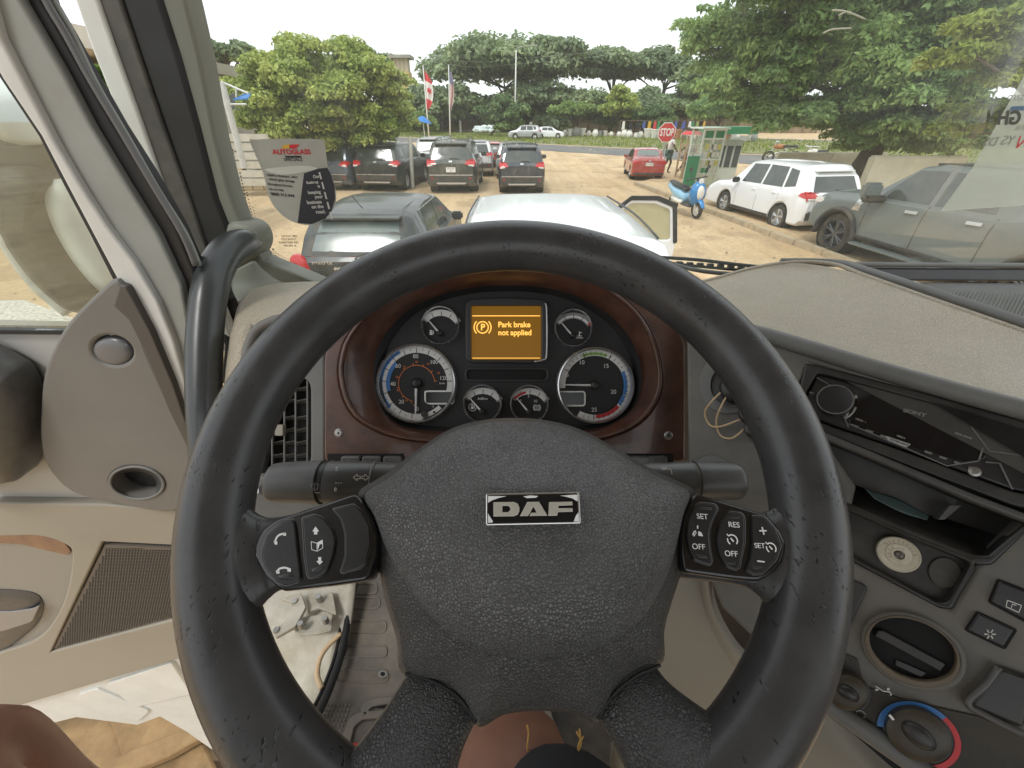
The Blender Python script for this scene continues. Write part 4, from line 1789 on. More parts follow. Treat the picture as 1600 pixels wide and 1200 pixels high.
    def plate(s, z, txt, x=0, rows=1, w=.34, h=.16):
        y = s.rear_y(z)
        sl = (s.rear_y(z + .03) - s.rear_y(max(z - .03, .2))) / .06
        pl = Plane(Vector((x, y - .012, z)), (1, 0, 0), Vector((0, sl, 1)))
        p_ = plate_ab('number_plate', [[(-w / 2, -h / 2), (w / 2, -h / 2), (w / 2, h / 2), (-w / 2, h / 2)]], pl, .004, .01, m_plate, s.root)
        lines = txt.split('|')
        for i, tx in enumerate(lines):
            cu = bpy.data.curves.new('plate_text', 'FONT')
            cu.body = tx
            cu.size = h * .78 / len(lines)
            cu.align_x = cu.align_y = 'CENTER'
            cu.extrude = .001
            me = curve_mesh(bpy.data.objects.new('plate_text', cu))
            me.transform(pl.mat(.006) @ Matrix.Translation((0, h * (.22 - .44 * i) if len(lines) > 1 else 0, 0)))
            link('plate_text', me, m_pch, s.root)

    def place(s, px, py, yaw=0, scale=1.0, at_y=0.0):
        """rear centre (or the point at_y along the car) on the ground where picture point falls"""
        g_ = gnd(px, py)
        th = R_(-yaw)
        s.root.scale = (scale,) * 3
        s.root.rotation_euler = (0, 0, th)
        d = Vector((math.sin(R_(yaw)), math.cos(R_(yaw)), 0)) * at_y * scale
        s.root.location = g_ - d
        return s


def suv(name, label, paint, group=None, dark=True, L=4.55, W=1.85, H=1.68, style='cross', rails=True, plate_txt=None, lampw=.34):
    top = [(0, .98), (.06, 1.04), (.16, 1.16), (.36, 1.50), (.50, 1.60), (.62, H - .02), (1.4, H), (2.4, H - .01), (2.85, H - .07), (3.42, 1.14), (3.6, 1.07), (4.2, .98), (4.45, .86), (L, .66)]
    belt = [(0, .94), (.5, 1.06), (2.9, 1.02), (3.4, .98), (4.2, .90), (L, .60)]
    c = Car(name, label, L, W, H, top, belt, [.88, 3.55], .345, paint, group=group)
    g_ = c.glass
    hw = .62
    c.rear('rear_window', [(-hw - .08, 1.10), (hw + .08, 1.10), (hw - .02, 1.47), (-hw + .02, 1.47)], g_, n=8, k=4)
    for sx in (-1, 1):
        c.side('side_window', [(2.02, 1.11), (2.92, 1.09), (2.72, H - .13), (2.04, H - .10)], g_, sx)
        c.side('side_window', [(1.10, 1.13), (1.94, 1.11), (1.95, H - .10), (1.22, H - .10)], g_, sx)
        c.side('side_window', [(.62, 1.20), (1.02, 1.14), (1.12, H - .12), (.78, H - .16)], g_, sx)
        c.side('sill_trim', [(1.30, .25), (3.15, .25), (3.15, .36), (1.30, .36)], m_trim, sx, off=.012)
        c.side('door_gap', [(1.98, .38), (1.992, .38), (1.992, 1.08), (1.98, 1.08)], m_trim, sx, off=.001, n=1)
        c.side('door_handle', [(2.10, .93), (2.26, .93), (2.26, .96), (2.10, .96)], c.paint, sx, off=.03)
        c.side('door_handle', [(1.20, .95), (1.36, .95), (1.36, .98), (1.20, .98)], c.paint, sx, off=.03)
        # lamp wraps from tailgate on to the wing
        c.rear('tail_lamp', [(sx * (W / 2 - lampw - .08), .98), (sx * (W / 2 - .06), .90), (sx * (W / 2 - .07), 1.12), (sx * (W / 2 - .30), 1.075)], m_lamp, off=.012)
        c.rear('lamp_clear', [(sx * (W / 2 - .28), .93), (sx * (W / 2 - .09), .90), (sx * (W / 2 - .09), .96), (sx * (W / 2 - .28), .965)], m_lampw, off=.02)
        c.side('tail_lamp', [(.05, .93), (.34, 1.00), (.30, 1.08), (.10, 1.12)], m_lamp, sx, off=.012)
        c.box('mirror', (sx * (W / 2 + .10), 3.0, 1.12), (.24, .12, .16), c.paint if dark else m_trim, .035)
        c.rear('reflector', [(sx * .42, .50), (sx * .72, .50), (sx * .72, .56), (sx * .42, .56)], m_lamp, off=.05)
        if rails:
            c.tube('roof_rail', [(sx * .60, .62, H - .06), (sx * .60, .75, H + .035), (sx * .62, 1.6, H + .05), (sx * .62, 2.4, H + .035), (sx * .62, 2.6, H - .04)], .018, m_trim)
    c.front('windscreen', [(-.66, 1.16), (.66, 1.16), (.56, H - .12), (-.56, H - .12)], g_, n=8, k=4)
    c.box('spoiler', (0, .47, 1.60), (1.16, .30, .035), c.paint, .012)
    c.rear('tailgate_gap', [(-.66, .66), (.66, .66), (.66, .668), (-.66, .668)], m_trim, off=.002, n=8, k=1)
    for sx in (-1, 1):
        c.rear('tailgate_gap', [(sx * .655, .66), (sx * .663, .66), (sx * .70, 1.05), (sx * .692, 1.05)], m_trim, off=.002, n=1, k=5)
        c.side('door_gap', [(1.10, .42), (1.11, .42), (1.09, 1.10), (1.08, 1.10)], m_trim, sx, off=.002, n=1)
        c.side('door_gap', [(3.0, .38), (3.01, .38), (3.0, 1.04), (2.99, 1.04)], m_trim, sx, off=.002, n=1)
        c.side('fuel_flap', [(.70, .80), (.86, .80), (.86, .95), (.70, .95)], c.paint, sx, off=.006, n=3)
    c.rear('bumper', [(-.82, .42), (.82, .42), (.84, .60), (-.84, .60)], m_trim, off=.055, th=.05, n=8)
    c.rear('chrome_bar', [(-.80, .615), (.80, .615), (.80, .645), (-.80, .645)], m_chrome, off=.05, n=8)
    c.rear('skid_plate', [(-.50, .33), (.50, .33), (.56, .385), (-.56, .385)], m_alloy, off=.05, n=8)
    c.rear('rear_wiper', [(-.02, 1.135), (.30, 1.125), (.30, 1.14), (-.02, 1.155)], m_trim, off=.03, n=2, k=1)
    c.rear('emblem', [(-.06, 1.025), (.06, 1.025), (.06, 1.075), (-.06, 1.075)], m_chrome, off=.02, n=2, k=2)
    c.tube('antenna', [(0, .75, H), (0, .72, H + .10), (0, .64, H + .26)], .006, m_trim, 5)
    if plate_txt:
        c.plate(.80, plate_txt)
    return c


p_char = mat('paint_charcoal', (.050, .058, .055), .22, metal=.4, coat=.8, dust=((.28, .26, .20), .45, 2.5))
p_navy = mat('paint_navy', (.030, .040, .060), .2, metal=.3, coat=.8, dust=((.28, .26, .2), .4, 2.5))
p_black = mat('paint_black', (.016, .019, .020), .30, coat=.22, dust=((.20, .21, .18), .35, 2.2))
p_white = mat('paint_white', (.82, .83, .84), .22, coat=.7, dust=((.6, .55, .46), .10, 2))
p_silver = mat('paint_silver', (.42, .44, .45), .28, metal=.5, coat=.6, dust=((.4, .36, .28), .4, 2))
p_red = mat('paint_red', (.34, .022, .025), .22, coat=.8, dust=((.42, .25, .16), .35, 2.2))
p_grey = mat('paint_grey', (.125, .15, .15), .34, coat=.45, dust=((.22, .24, .22), .25, 2))
p_blue = mat('paint_blue', (.02, .20, .50), .2, coat=.8)

suv('parked_car', 'charcoal crossover seen from behind with roof rails and white number plate', p_char, 'parked cars in the yard', plate_txt='GW 2415|24').place(707, 303, 0, 1.10)
suv('parked_car', 'navy crossover with roof rails parked right of the charcoal one', p_navy, 'parked cars in the yard').place(815, 303.5, 0, 1.02)
suv('parked_car', 'black wide seven seater in the shade under the round tree', p_black, 'parked cars in the yard', rails=False, W=1.95, H=1.66).place(592, 300, 6, 1.04)
suv('parked_car', 'dark crossover with a silver roof just behind the slim steel post', p_silver, 'parked cars in the yard').place(676, 276, 2, 1.05)
suv('parked_car', 'white car mostly hidden behind the charcoal crossover', p_white, 'parked cars in the yard', rails=False, H=1.6).place(744, 276, -2, 1.0)
suv('parked_car', 'silver car half hidden behind the navy crossover', p_silver, 'parked cars in the yard', rails=False, H=1.6).place(803, 281, 0, .98)
suv('parked_car', 'blue grey car with round tail lamp hidden behind the repair sticker', mat('paint_bluegrey', (.13, .16, .20), .25, metal=.4, coat=.7), 'parked cars in the yard', rails=False, H=1.55).place(520, 298, 12, 1.0)


def sedan(name, label, paint, L=4.5, W=1.76, H=1.45, group=None):
    top = [(0, .92), (.05, .99), (.15, 1.05), (.55, 1.08), (.72, 1.10), (1.30, H - .04), (1.7, H), (2.3, H - .01), (2.7, H - .08), (3.35, 1.02), (3.5, .97), (4.1, .88), (4.35, .76), (L, .60)]
    belt = [(0, .90), (.6, .98), (2.8, .93), (3.4, .90), (4.2, .78), (L, .55)]
    c = Car(name, label, L, W, H, top, belt, [.92, 3.55], .325, paint, sill=.22, group=group)
    c.rear('rear_window', [(-.62, 1.13), (.62, 1.13), (.50, H - .07), (-.50, H - .07)], m_cglass2, n=8, k=4)
    for sx in (-1, 1):
        c.side('side_window', [(2.05, 1.00), (2.95, .98), (2.62, H - .12), (2.08, H - .09)], c.glass, sx)
        c.side('side_window', [(1.10, 1.05), (1.97, 1.01), (2.0, H - .09), (1.42, H - .10)], c.glass, sx)
        c.side('sill_trim', [(1.30, .23), (3.15, .23), (3.15, .30), (1.30, .30)], m_trim, sx, off=.012)
        c.side('door_gap', [(2.01, .34), (2.022, .34), (2.022, .98), (2.01, .98)], m_trim, sx, off=.001, n=1)
        c.side('door_handle', [(2.10, .86), (2.26, .86), (2.26, .89), (2.10, .89)], c.paint, sx, off=.03)
        c.side('door_handle', [(1.15, .88), (1.31, .88), (1.31, .91), (1.15, .91)], c.paint, sx, off=.03)
        c.rear('tail_lamp', [(sx * .42, .84), (sx * .83, .78), (sx * .83, .93), (sx * .50, .90)], m_lamp, off=.012)
        c.side('tail_lamp', [(.04, .80), (.28, .86), (.24, .93), (.06, .93)], m_lamp, sx, off=.012)
        c.box('mirror', (sx * (W / 2 + .09), 2.95, .98), (.2, .12, .13), c.paint, .03)
    c.front('windscreen', [(-.60, 1.05), (.60, 1.05), (.52, H - .10), (-.52, H - .10)], c.glass, n=8, k=4)
    c.rear('bumper', [(-.76, .28), (.76, .28), (.78, .38), (-.78, .38)], m_trim, off=.04, th=.04, n=8)
    c.rear('emblem', [(-.06, .91), (.06, .91), (.06, .955), (-.06, .955)], m_chrome, off=.02, n=2, k=2)
    c.plate(.78, 'GT 4107', w=.40, h=.15)
    c.tube('antenna', [(0, 1.35, H), (0, 1.25, H + .06)], .01, c.paint, 5)
    return c


sedan('parked_car', 'red sedan seen from behind near the stop sign', p_red, group='parked cars in the yard').place(1011, 282.5, 7, .92)


def hatch(name, label, paint, L=4.3, W=1.78, H=1.52, group=None):
    top = [(0, .95), (.04, 1.00), (.10, 1.06), (.26, 1.26), (.42, H - .14), (.52, H - .075), (.7, H - .04), (1.0, H - .01), (1.5, H + .01), (2.0, H - .01), (2.5, H - .09), (3.2, 1.06), (3.4, 1.0), (3.95, .90), (4.15, .78), (L, .60)]
    belt = [(0, .92), (.6, 1.02), (2.7, .95), (3.2, .93), (4.0, .82), (L, .55)]
    c = Car(name, label, L, W, H, top, belt, [.80, 3.40], .33, paint, sill=.22, tumble=.34, group=group)
    c.rear('rear_window', [(-.60, 1.07), (.60, 1.07), (.52, H - .14), (-.52, H - .14)], m_cglass2, n=8, k=4)
    c.rear('window_border', [(-.70, 1.02), (.70, 1.02), (.58, H - .11), (-.58, H - .11)], m_trim, n=8, k=4, off=.003)
    for sx in (-1, 1):
        c.side('side_window', [(1.85, 1.04), (2.72, 1.0), (2.45, H - .12), (1.86, H - .08)], c.glass, sx)
        c.side('side_window', [(.92, 1.07), (1.78, 1.04), (1.80, H - .08), (1.05, H - .09)], c.glass, sx)
        c.side('window_chrome', [(.90, H - .085), (2.45, H - .105), (2.47, H - .09), (.92, H - .07)], m_chrome, sx, off=.01, n=10, k=1)
        bm = bmesh.new()
        lathe(bm, [(0, .05), (.10, .045), (.155, .02), (.16, -.03)], 24, Matrix.Translation((sx * .755, .02, .86)) @ Matrix.Rotation(math.pi / 2, 4, 'X') @ Matrix.Rotation(R_(-12 * sx), 4, 'Z') @ Matrix.Diagonal((.82, 1.28, 1, 1)))
        bmesh_obj('tail_lamp', bm, m_lamp, c.root, 50)
        c.side('tail_lamp', [(.02, .70), (.16, .76), (.16, .98), (.04, 1.02)], m_lamp, sx, off=.012)
        c.box('mirror', (sx * (W / 2 + .09), 2.75, 1.04), (.2, .12, .14), c.paint, .03)
        M = Matrix.Translation((sx * .745, -.030, .79)) @ Matrix.Rotation(math.pi / 2, 4, 'X')
        bm = bmesh.new()
        lathe(bm, [(0, .012), (.035, .010), (.05, 0), (.05, -.01)], 18, M)
        bmesh_obj('reverse_lamp', bm, m_lampw, c.root, 40)
    c.front('windscreen', [(-.60, 1.10), (.60, 1.10), (.52, H - .10), (-.52, H - .10)], c.glass, n=8, k=4)
    c.box('spoiler', (0, .42, H - .085), (1.10, .22, .025), c.paint, .01)
    c.rear('handle_bar', [(-.30, .865), (.30, .865), (.30, .90), (-.30, .90)], m_chrome, off=.03, n=6)
    c.rear('bumper', [(-.80, .30), (.80, .30), (.82, .50), (-.82, .50)], m_trim, off=.04, th=.04, n=8)
    c.tube('rear_wiper', [(.0, -.02, 1.01), (.12, .0, 1.07), (.42, .03, 1.08)], .010, m_trim, 6)
    c.tube('roof_seam', [(-.53, .62, H - .014), (-.55, 1.5, H - .010), (-.53, 2.3, H - .04)], .004, m_trim, 5)
    c.tube('roof_seam', [(.53, .62, H - .014), (.55, 1.5, H - .010), (.53, 2.3, H - .04)], .004, m_trim, 5)
    c.tube('antenna', [(0, .62, H), (0, .52, H + .05), (0, .3, H + .20)], .006, m_trim, 5)
    c.plate(.70, 'GE 3526|19')
    pl = Plane(Vector((-.44, -.01, .96)), (1, 0, 0), (0, 0, 1))
    cu = bpy.data.curves.new('badge', 'FONT')
    cu.body = 'matrix'
    cu.size = .075
    cu.align_x = cu.align_y = 'CENTER'
    cu.extrude = .002
    me = curve_mesh(bpy.data.objects.new('badge', cu))
    me.transform(pl.mat(.012) @ Matrix.Diagonal((1.4, 1, 1, 1)))
    link('badge', me, m_chrome, c.root)
    return c


hb = hatch('black_hatchback', 'black hatchback parked close by on the left, red lamp and rear window in view', p_black, group='parked cars in the yard')
hb.root.location = (-2.08, 5.55, 0)
hb.root.rotation_euler = (0, 0, R_(-1))
hb.root.scale = (1.02, 1.02, 1.02)

# white car right in front of the truck, its far right door open
wcar = suv('white_car', 'white car right in front of the windscreen with its front door open', p_white, 'parked cars in the yard', dark=False, L=4.7, W=1.92, H=1.72, rails=False)
for sx in (-1, 1):
    wcar.tube('roof_seam', [(sx * .66, .62, 1.70), (sx * .69, 1.4, 1.715), (sx * .68, 2.5, 1.69)], .009, m_trim, 6)
wcar.root.rotation_euler = (0, 0, 0)
wd_ = wcar.root
# opened front door: drawn in the car's own coordinates, hinged at the front edge
DD = Plane(Vector((.90, 3.05, 0)), (1, -.05, 0), (0, 0, 1))
SX_ = .78
dpo = [(x * SX_, z) for x, z in [(0, .40), (.98, .42), (1.02, 1.08), (.90, 1.52), (.62, 1.60), (.22, 1.60), (-.02, 1.45), (-.30, 1.12), (0, 1.05)]]
dpi = [(x * SX_, z) for x, z in [(.0, 1.10), (.93, 1.12), (.84, 1.47), (.60, 1.535), (.24, 1.54), (.05, 1.40)]]
dp_ = plate_ab('open_door', [fillet(dpo, .05), fillet(dpi, .04)], DD, .03, .07, p_white, wd_, bevel=.012)
plate_ab('door_seal', [fillet([(x * SX_ * 1.02 + .0, z * 1.0 + .012) for x, z in [(-.28, 1.14), (-.02, 1.46), (.22, 1.61), (.62, 1.61), (.90, 1.53), (1.02, 1.08)]] + [(x * SX_, z) for x, z in [(.98, 1.08), (.865, 1.50), (.61, 1.572), (.23, 1.572), (0, 1.42), (-.24, 1.13)]], .02)], DD, .045, .02, m_rubber, dp_, bevel=.004)
m_og = bpy.data.materials.new('open_door_glass')
m_og.use_nodes = True
t_ = m_og.node_tree
t_.nodes['Principled BSDF'].inputs['Base Color'].default_value = (.42, .42, .24, 1)
t_.nodes['Principled BSDF'].inputs['Roughness'].default_value = .05
t_.nodes['Principled BSDF'].inputs['Alpha'].default_value = .45
plate_ab('door_glass', [fillet([(x * 1.0, z) for x, z in dpi], .04)], DD, .0, .006, m_og, dp_)

wcar.root.location = (.36, 2.5, 0)
wcar.root.scale = (1.09,) * 3
for ch in list(wcar.root.children):
    if ch.name.startswith('antenna'):
        bpy.data.objects.remove(ch)
# white SUV on the right
p_w2 = p_white
big = suv('parked_car', 'white sport utility car with silver wheels on the right beyond the kerb', p_w2, 'parked cars in the yard', L=4.9, W=1.95, H=1.74, rails=False, dark=False)
g1, g2 = gnd(1207, 358), gnd(1126, 332)
dirv = (g2 - g1)
yaw = math.degrees(math.atan2(dirv.x, dirv.y))
s_ = dirv.length / 2.67
big.root.scale = (s_,) * 3
big.root.rotation_euler = (0, 0, R_(-yaw))
f_ = Vector((math.sin(R_(yaw)), math.cos(R_(yaw)), 0))
r_ = Vector((f_.y, -f_.x, 0))
big.root.location = g1 - f_ * .88 * s_ + r_ * (1.95 / 2 - .02) * s_ + Vector((0, 0, .0))
print('big suv yaw', yaw, 'scale', s_, big.root.location)

# grey pickup


def pickup():
    L, W, H = 5.8, 2.05, 1.92
    top = [(0, 1.30), (.05, 1.34), (1.60, 1.36), (1.66, 1.40), (1.86, H - .06), (2.1, H), (3.3, H), (3.62, H - .06), (4.25, 1.38), (4.4, 1.33), (5.3, 1.24), (5.62, 1.12), (L, .86)]
    belt = [(0, 1.28), (1.6, 1.30), (2.0, 1.24), (4.2, 1.22), (5.3, 1.14), (L, .8)]
    c = Car('pickup_truck', 'grey crew cab pickup with off road tyres filling the right side of the view', L, W, H, top, belt, [1.05, 4.75], .43, p_grey, sill=.46, tumble=.26, rim=m_dalloy, nsp=6, tyrew=.28, cat='pickup', glass=m_cglass)
    for sx in (-1, 1):
        c.side('side_window', [(3.08, 1.30), (4.10, 1.28), (3.62, H - .13), (3.10, H - .10)], c.glass, sx)
        c.side('side_window', [(2.02, 1.33), (2.98, 1.30), (3.0, H - .10), (2.16, H - .12)], c.glass, sx)
        c.side('door_gap', [(3.02, .52), (3.04, .52), (3.04, 1.28), (3.02, 1.28)], m_trim, sx, off=.003, n=1, k=8)
        c.side('door_gap', [(1.92, .52), (1.94, .52), (1.94, 1.28), (1.92, 1.28)], m_trim, sx, off=.003, n=1, k=8)
        c.side('door_gap', [(4.18, .70), (4.20, .70), (4.20, 1.20), (4.18, 1.20)], m_trim, sx, off=.001, n=1)
        c.side('door_handle', [(3.14, 1.12), (3.38, 1.11), (3.38, 1.16), (3.14, 1.17)], m_chrome, sx, off=.035)
        c.side('door_handle', [(2.06, 1.14), (2.30, 1.13), (2.30, 1.18), (2.06, 1.19)], m_chrome, sx, off=.035)
        c.side('fender_vent', [(4.36, .98), (4.52, .98), (4.46, 1.20), (4.32, 1.20)], m_chrome, sx, off=.015)
        c.side('rocker_trim', [(1.62, .47), (4.2, .47), (4.2, .55), (1.62, .55)], m_trim, sx, off=.012, n=12)
        c.box('step_board', (sx * (W / 2 + .06), 2.92, .40), (.16, 2.5, .05), p_grey, .015)
        bm = bmesh.new()
        for yw in (1.05, 4.75):
            pts = [(sx * (W / 2 + .012), yw + .52 * math.cos(t), .43 + .52 * math.sin(t)) for t in np.linspace(-.12, math.pi + .12, 16)]
            tube(bm, pts, .045, 8, flat=1.6)
        bmesh_obj('arch_flare', bm, m_trim, c.root, True)
        mm = c.box('mirror', (sx * (W / 2 + .24), 4.02, 1.42), (.36, .20, .26), p_grey, .05)
        c.box('mirror_lower', (sx * (W / 2 + .16), 3.98, 1.27), (.42, .24, .13), m_trim, .045)
        c.tube('roof_rail', [(sx * .66, 2.0, H + .0), (sx * .67, 2.9, H + .02), (sx * .66, 3.5, H - .02)], .02, m_trim)
        c.box('lamp_front', (sx * (W / 2 - .16), L - .32, 1.02), (.28, .30, .14), m_lampw, .03)
    c.front('windscreen', [(-.72, 1.42), (.72, 1.42), (.62, H - .12), (-.62, H - .12)], c.glass, n=8, k=4)
    c.box('bed_lip', (0, .06, 1.34), (1.7, .06, .05), m_trim, .01)
    return c


pk = pickup()
g1 = gnd(1290, 397)
yaw = -7
f_ = Vector((math.sin(R_(yaw)), math.cos(R_(yaw)), 0))
r_ = Vector((f_.y, -f_.x, 0))
pk.root.rotation_euler = (0, 0, R_(-yaw))
pk.root.location = g1 - f_ * 4.75 + r_ * 1.0 + Vector((0, 0, .01))
print('pickup', pk.root.location)

# cars on the far road
fc = suv('far_car', 'silver off roader passing on the far road', p_silver, None, rails=True)
g_ = gnd(822, 218)
fc.root.location = g_ + Vector((2.2, 0, .02))
fc.root.rotation_euler = (0, 0, R_(84))
fc.root.scale = (1.05,) * 3
fc2 = hatch('far_car', 'small white hatchback behind the silver off roader on the far road', p_white)
g_ = gnd(860, 217.5)
fc2.root.location = g_ + Vector((-2.0, 3.2, .02))
fc2.root.rotation_euler = (0, 0, R_(-97))
# red car glimpsed between the crossovers
rc = hatch('parked_car', 'small red car glimpsed in the gap left of the navy crossover', p_red, group='parked cars in the yard').place(768, 262, 0, .9)

# ---------------------------------------------------------------- blue scooter
sco = thing('scooter', 'blue and white scooter parked by the kerb, front wheel turned toward us', 'scooter', (0, 0, 0))
m_seat = mat('seat_black', (.02, .02, .02), .5)


def lw_(y, r, nm):
    bm = bmesh.new()
    M = Matrix.Translation((0, y, r)) @ Matrix.Rotation(math.pi / 2, 4, 'Y')
    lathe(bm, [(r * .68, -.05), (r * .9, -.055), (r, -.03), (r, .03), (r * .9, .055), (r * .68, .05)], 24, M, True)
    w_ = bmesh_obj('wheel', bm, m_tyre, sco, 40)
    bm = bmesh.new()
    lathe(bm, [(r * .70, -.03), (r * .70, .03), (r * .64, .03), (r * .64, -.03)], 24, M, True)
    lathe(bm, [(0, -.045), (.05, -.045), (.05, .045), (0, .045)], 12, M)
    for k in range(6):
        t = 2 * math.pi * k / 6
        tube(bm, [M @ Vector((.03 * math.cos(t), .03 * math.sin(t), 0)), M @ Vector((r * .68 * math.cos(t + .35), r * .68 * math.sin(t + .35), 0))], .020, 6)
    bmesh_obj('rim', bm, m_pot, w_)


lw_(0, .23, 'f')
lw_(1.27, .23, 'r')


def bodyloft(name, secs, m):
    """secs: (y, z_low, z_high, half width)"""
    rings = []
    for (y, z0, z1, hw) in secs:
        rings.append([(hw * math.cos(t), y, (z0 + z1) / 2 + (z1 - z0) / 2 * math.sin(t)) for t in [2 * math.pi * k / 14 for k in range(14)]])
    v = [p for r in rings for p in r]
    f = [(i * 14 + k, i * 14 + (k + 1) % 14, (i + 1) * 14 + (k + 1) % 14, (i + 1) * 14 + k) for i in range(len(rings) - 1) for k in range(14)]
    f += [tuple(range(14)), tuple((len(rings) - 1) * 14 + k for k in reversed(range(14)))]
    o = pydata(name, v, f, m, sco, True)
    bm = bmesh.new()
    bm.from_mesh(o.data)
    bmesh.ops.recalc_face_normals(bm, faces=bm.faces)
    bm.to_mesh(o.data)
    bm.free()
    return o


bodyloft('front_shield', [(-.08, .55, .80, .10), (-.04, .42, .95, .20), (.06, .34, 1.0, .24), (.16, .30, .96, .22), (.20, .34, .85, .15)], p_blue)
bodyloft('shield_centre', [(-.12, .60, .80, .06), (-.09, .50, .88, .11), (.0, .48, .9, .12)], m_pot)
bodyloft('front_mudguard', [(-.28, .30, .34, .05), (-.18, .42, .50, .075), (0, .47, .55, .08), (.16, .42, .50, .06)], p_blue)
bodyloft('floorboard', [(.15, .28, .36, .20), (.5, .28, .36, .20), (.62, .28, .40, .18)], m_trim)
bodyloft('rear_body', [(.55, .35, .60, .13), (.75, .38, .72, .18), (1.1, .42, .76, .17), (1.45, .58, .80, .10), (1.6, .68, .78, .05)], mat('scooter_pale', (.30, .55, .75), .25, coat=.6))
bodyloft('seat', [(.55, .66, .74, .12), (.75, .70, .80, .15), (1.1, .74, .82, .15), (1.45, .80, .88, .10)], m_seat)
bodyloft('side_fairing', [(.6, .30, .45, .20), (.9, .28, .48, .20), (1.2, .34, .5, .16)], m_pot)
bm = bmesh.new()
tube(bm, [(0, .05, .50), (0, .14, 1.05)], .03, 8)
tube(bm, crom([(-.34, .22, 1.04), (-.18, .14, 1.06), (0, .12, 1.06), (.18, .14, 1.06), (.34, .22, 1.04)], 4), .018, 8)
bmesh_obj('handlebar', bm, m_trim, sco, True)
for sx in (-1, 1):
    bm = bmesh.new()
    tube(bm, [(sx * .2, .14, 1.06), (sx * .27, .10, 1.28)], .008, 6)
    lathe(bm, [(0, .015), (.05, .01), (.055, -.01), (0, -.015)], 12, Matrix.Translation((sx * .27, .10, 1.32)) @ Matrix.Rotation(math.pi / 2, 4, 'X'))
    bmesh_obj('mirror', bm, m_trim, sco, 40)
    bm = bmesh.new()
    tube(bm, [(sx * .07, .0, .24), (sx * .08, .06, .55)], .018, 6)
    bmesh_obj('fork', bm, m_alloy, sco)
bm = bmesh.new()
lathe(bm, [(0, -.03), (.06, -.02), (.08, .02), (0, .02)], 14, Matrix.Translation((0, -.02, 1.0)) @ Matrix.Rotation(math.pi / 2, 4, 'X'))
bmesh_obj('headlamp', bm, m_lampw, sco, 40)
ga, gb = gnd(1087, 341), gnd(1062, 329)
sco.location = ga
dv = gb - ga
sco.rotation_euler = (0, R_(-6), -math.atan2(dv.x, dv.y) + R_(10))
sco.scale = (1.05, 1.05, 1.05)

# ---------------------------------------------------------------- two pedestrians


def pedestrian(label, px, py, h, top_m, leg_m, yaw, bend=0, shorts=True, scale=1.0, skinm=None):
    g_ = gnd(px, py)
    t = thing('person', label, 'person', (0, 0, 0))
    sk = skinm or m_skin
    k = h / 1.72
    J = dict(pel=(0, 0, .93), ch=(0, .04 + bend * .18, 1.28 - bend * .08), nk=(0, .05 + bend * .26, 1.46 - bend * .1), hd=(0, .07 + bend * .30, 1.60 - bend * .12),
             ls=(-.19, .04 + bend * .24, 1.40 - bend * .1), le=(-.25, -.10, 1.12), lh=(-.24, .06, .88), rs=(.19, .04 + bend * .24, 1.40 - bend * .1), re=(.25, .14, 1.12), rh=(.24, .32, .94),
             lhip=(-.09, 0, .90), lk=(-.10, .20, .50), lf=(-.10, .10, .07), lt=(-.10, .24, .03), rhip=(.09, 0, .90), rk=(.10, -.08, .50), rf=(.10, -.36, .12), rt=(.10, -.24, .03))
    names = list(J)
    ed = [('pel', 'ch'), ('ch', 'nk'), ('nk', 'hd'), ('ch', 'ls'), ('ls', 'le'), ('le', 'lh'), ('ch', 'rs'), ('rs', 're'), ('re', 'rh'), ('pel', 'lhip'), ('lhip', 'lk'), ('lk', 'lf'), ('lf', 'lt'), ('pel', 'rhip'), ('rhip', 'rk'), ('rk', 'rf'), ('rf', 'rt')]
    rad = dict(pel=.13, ch=.13, nk=.055, hd=.095, ls=.06, le=.042, lh=.035, rs=.06, re=.042, rh=.035, lhip=.09, lk=.06, lf=.04, lt=.035, rhip=.09, rk=.06, rf=.04, rt=.035)
    P_ = [tuple(Vector(J[n]) * k) for n in names]
    skinned('body', P_, [(names.index(a), names.index(b)) for a, b in ed], [rad[n] * k for n in names], sk, t, 1)
    sub = ['pel', 'ch', 'ls', 'rs', 'le', 're']
    V2 = [Vector(J[n]) for n in sub]
    V2[4] = V2[2].lerp(V2[4], .6)
    V2[5] = V2[3].lerp(V2[5], .6)
    skinned('shirt', [tuple(v * k) for v in V2], [(0, 1), (1, 2), (1, 3), (2, 4), (3, 5)], [.155 * k, .155 * k, .075 * k, .075 * k, .06 * k, .06 * k], top_m, t, 1)
    V3 = [Vector(J['pel']), Vector(J['lhip']), Vector(J['lhip']).lerp(Vector(J['lk']), .85 if shorts else 1), Vector(J['rhip']), Vector(J['rhip']).lerp(Vector(J['rk']), .85 if shorts else 1)]
    skinned('shorts' if shorts else 'trousers', [tuple(v * k) for v in V3], [(0, 1), (1, 2), (0, 3), (3, 4)], [.15 * k, .11 * k, .085 * k, .11 * k, .085 * k], leg_m, t, 1)
    bm = bmesh.new()
    lathe(bm, [(0, .05), (.05, .04), (.105, -.02), (.11, -.07), (.09, -.08)], 12, Matrix.Translation(Vector(J['hd']) * k + Vector((0, -.01, .07))))
    bmesh_obj('hair', bm, m_pch, t, True)
    t.location = g_
    t.rotation_euler = (0, 0, R_(yaw))
    return t


m_skin2 = mat('skin_dark', (.085, .05, .035), .5)
pedestrian('person in a white shirt walking behind the red car', 1040, 271, 1.95, m_pot, mat('cloth_darkgreen', (.06, .12, .10), .8), -90, skinm=m_skin2)
pedestrian('person in a grey top striding toward the snack stall', 1064, 274.5, 1.85, mat('cloth_beige', (.30, .25, .19), .8), mat('cloth_sand', (.33, .27, .2), .8), -80, bend=.7, skinm=m_skin2)

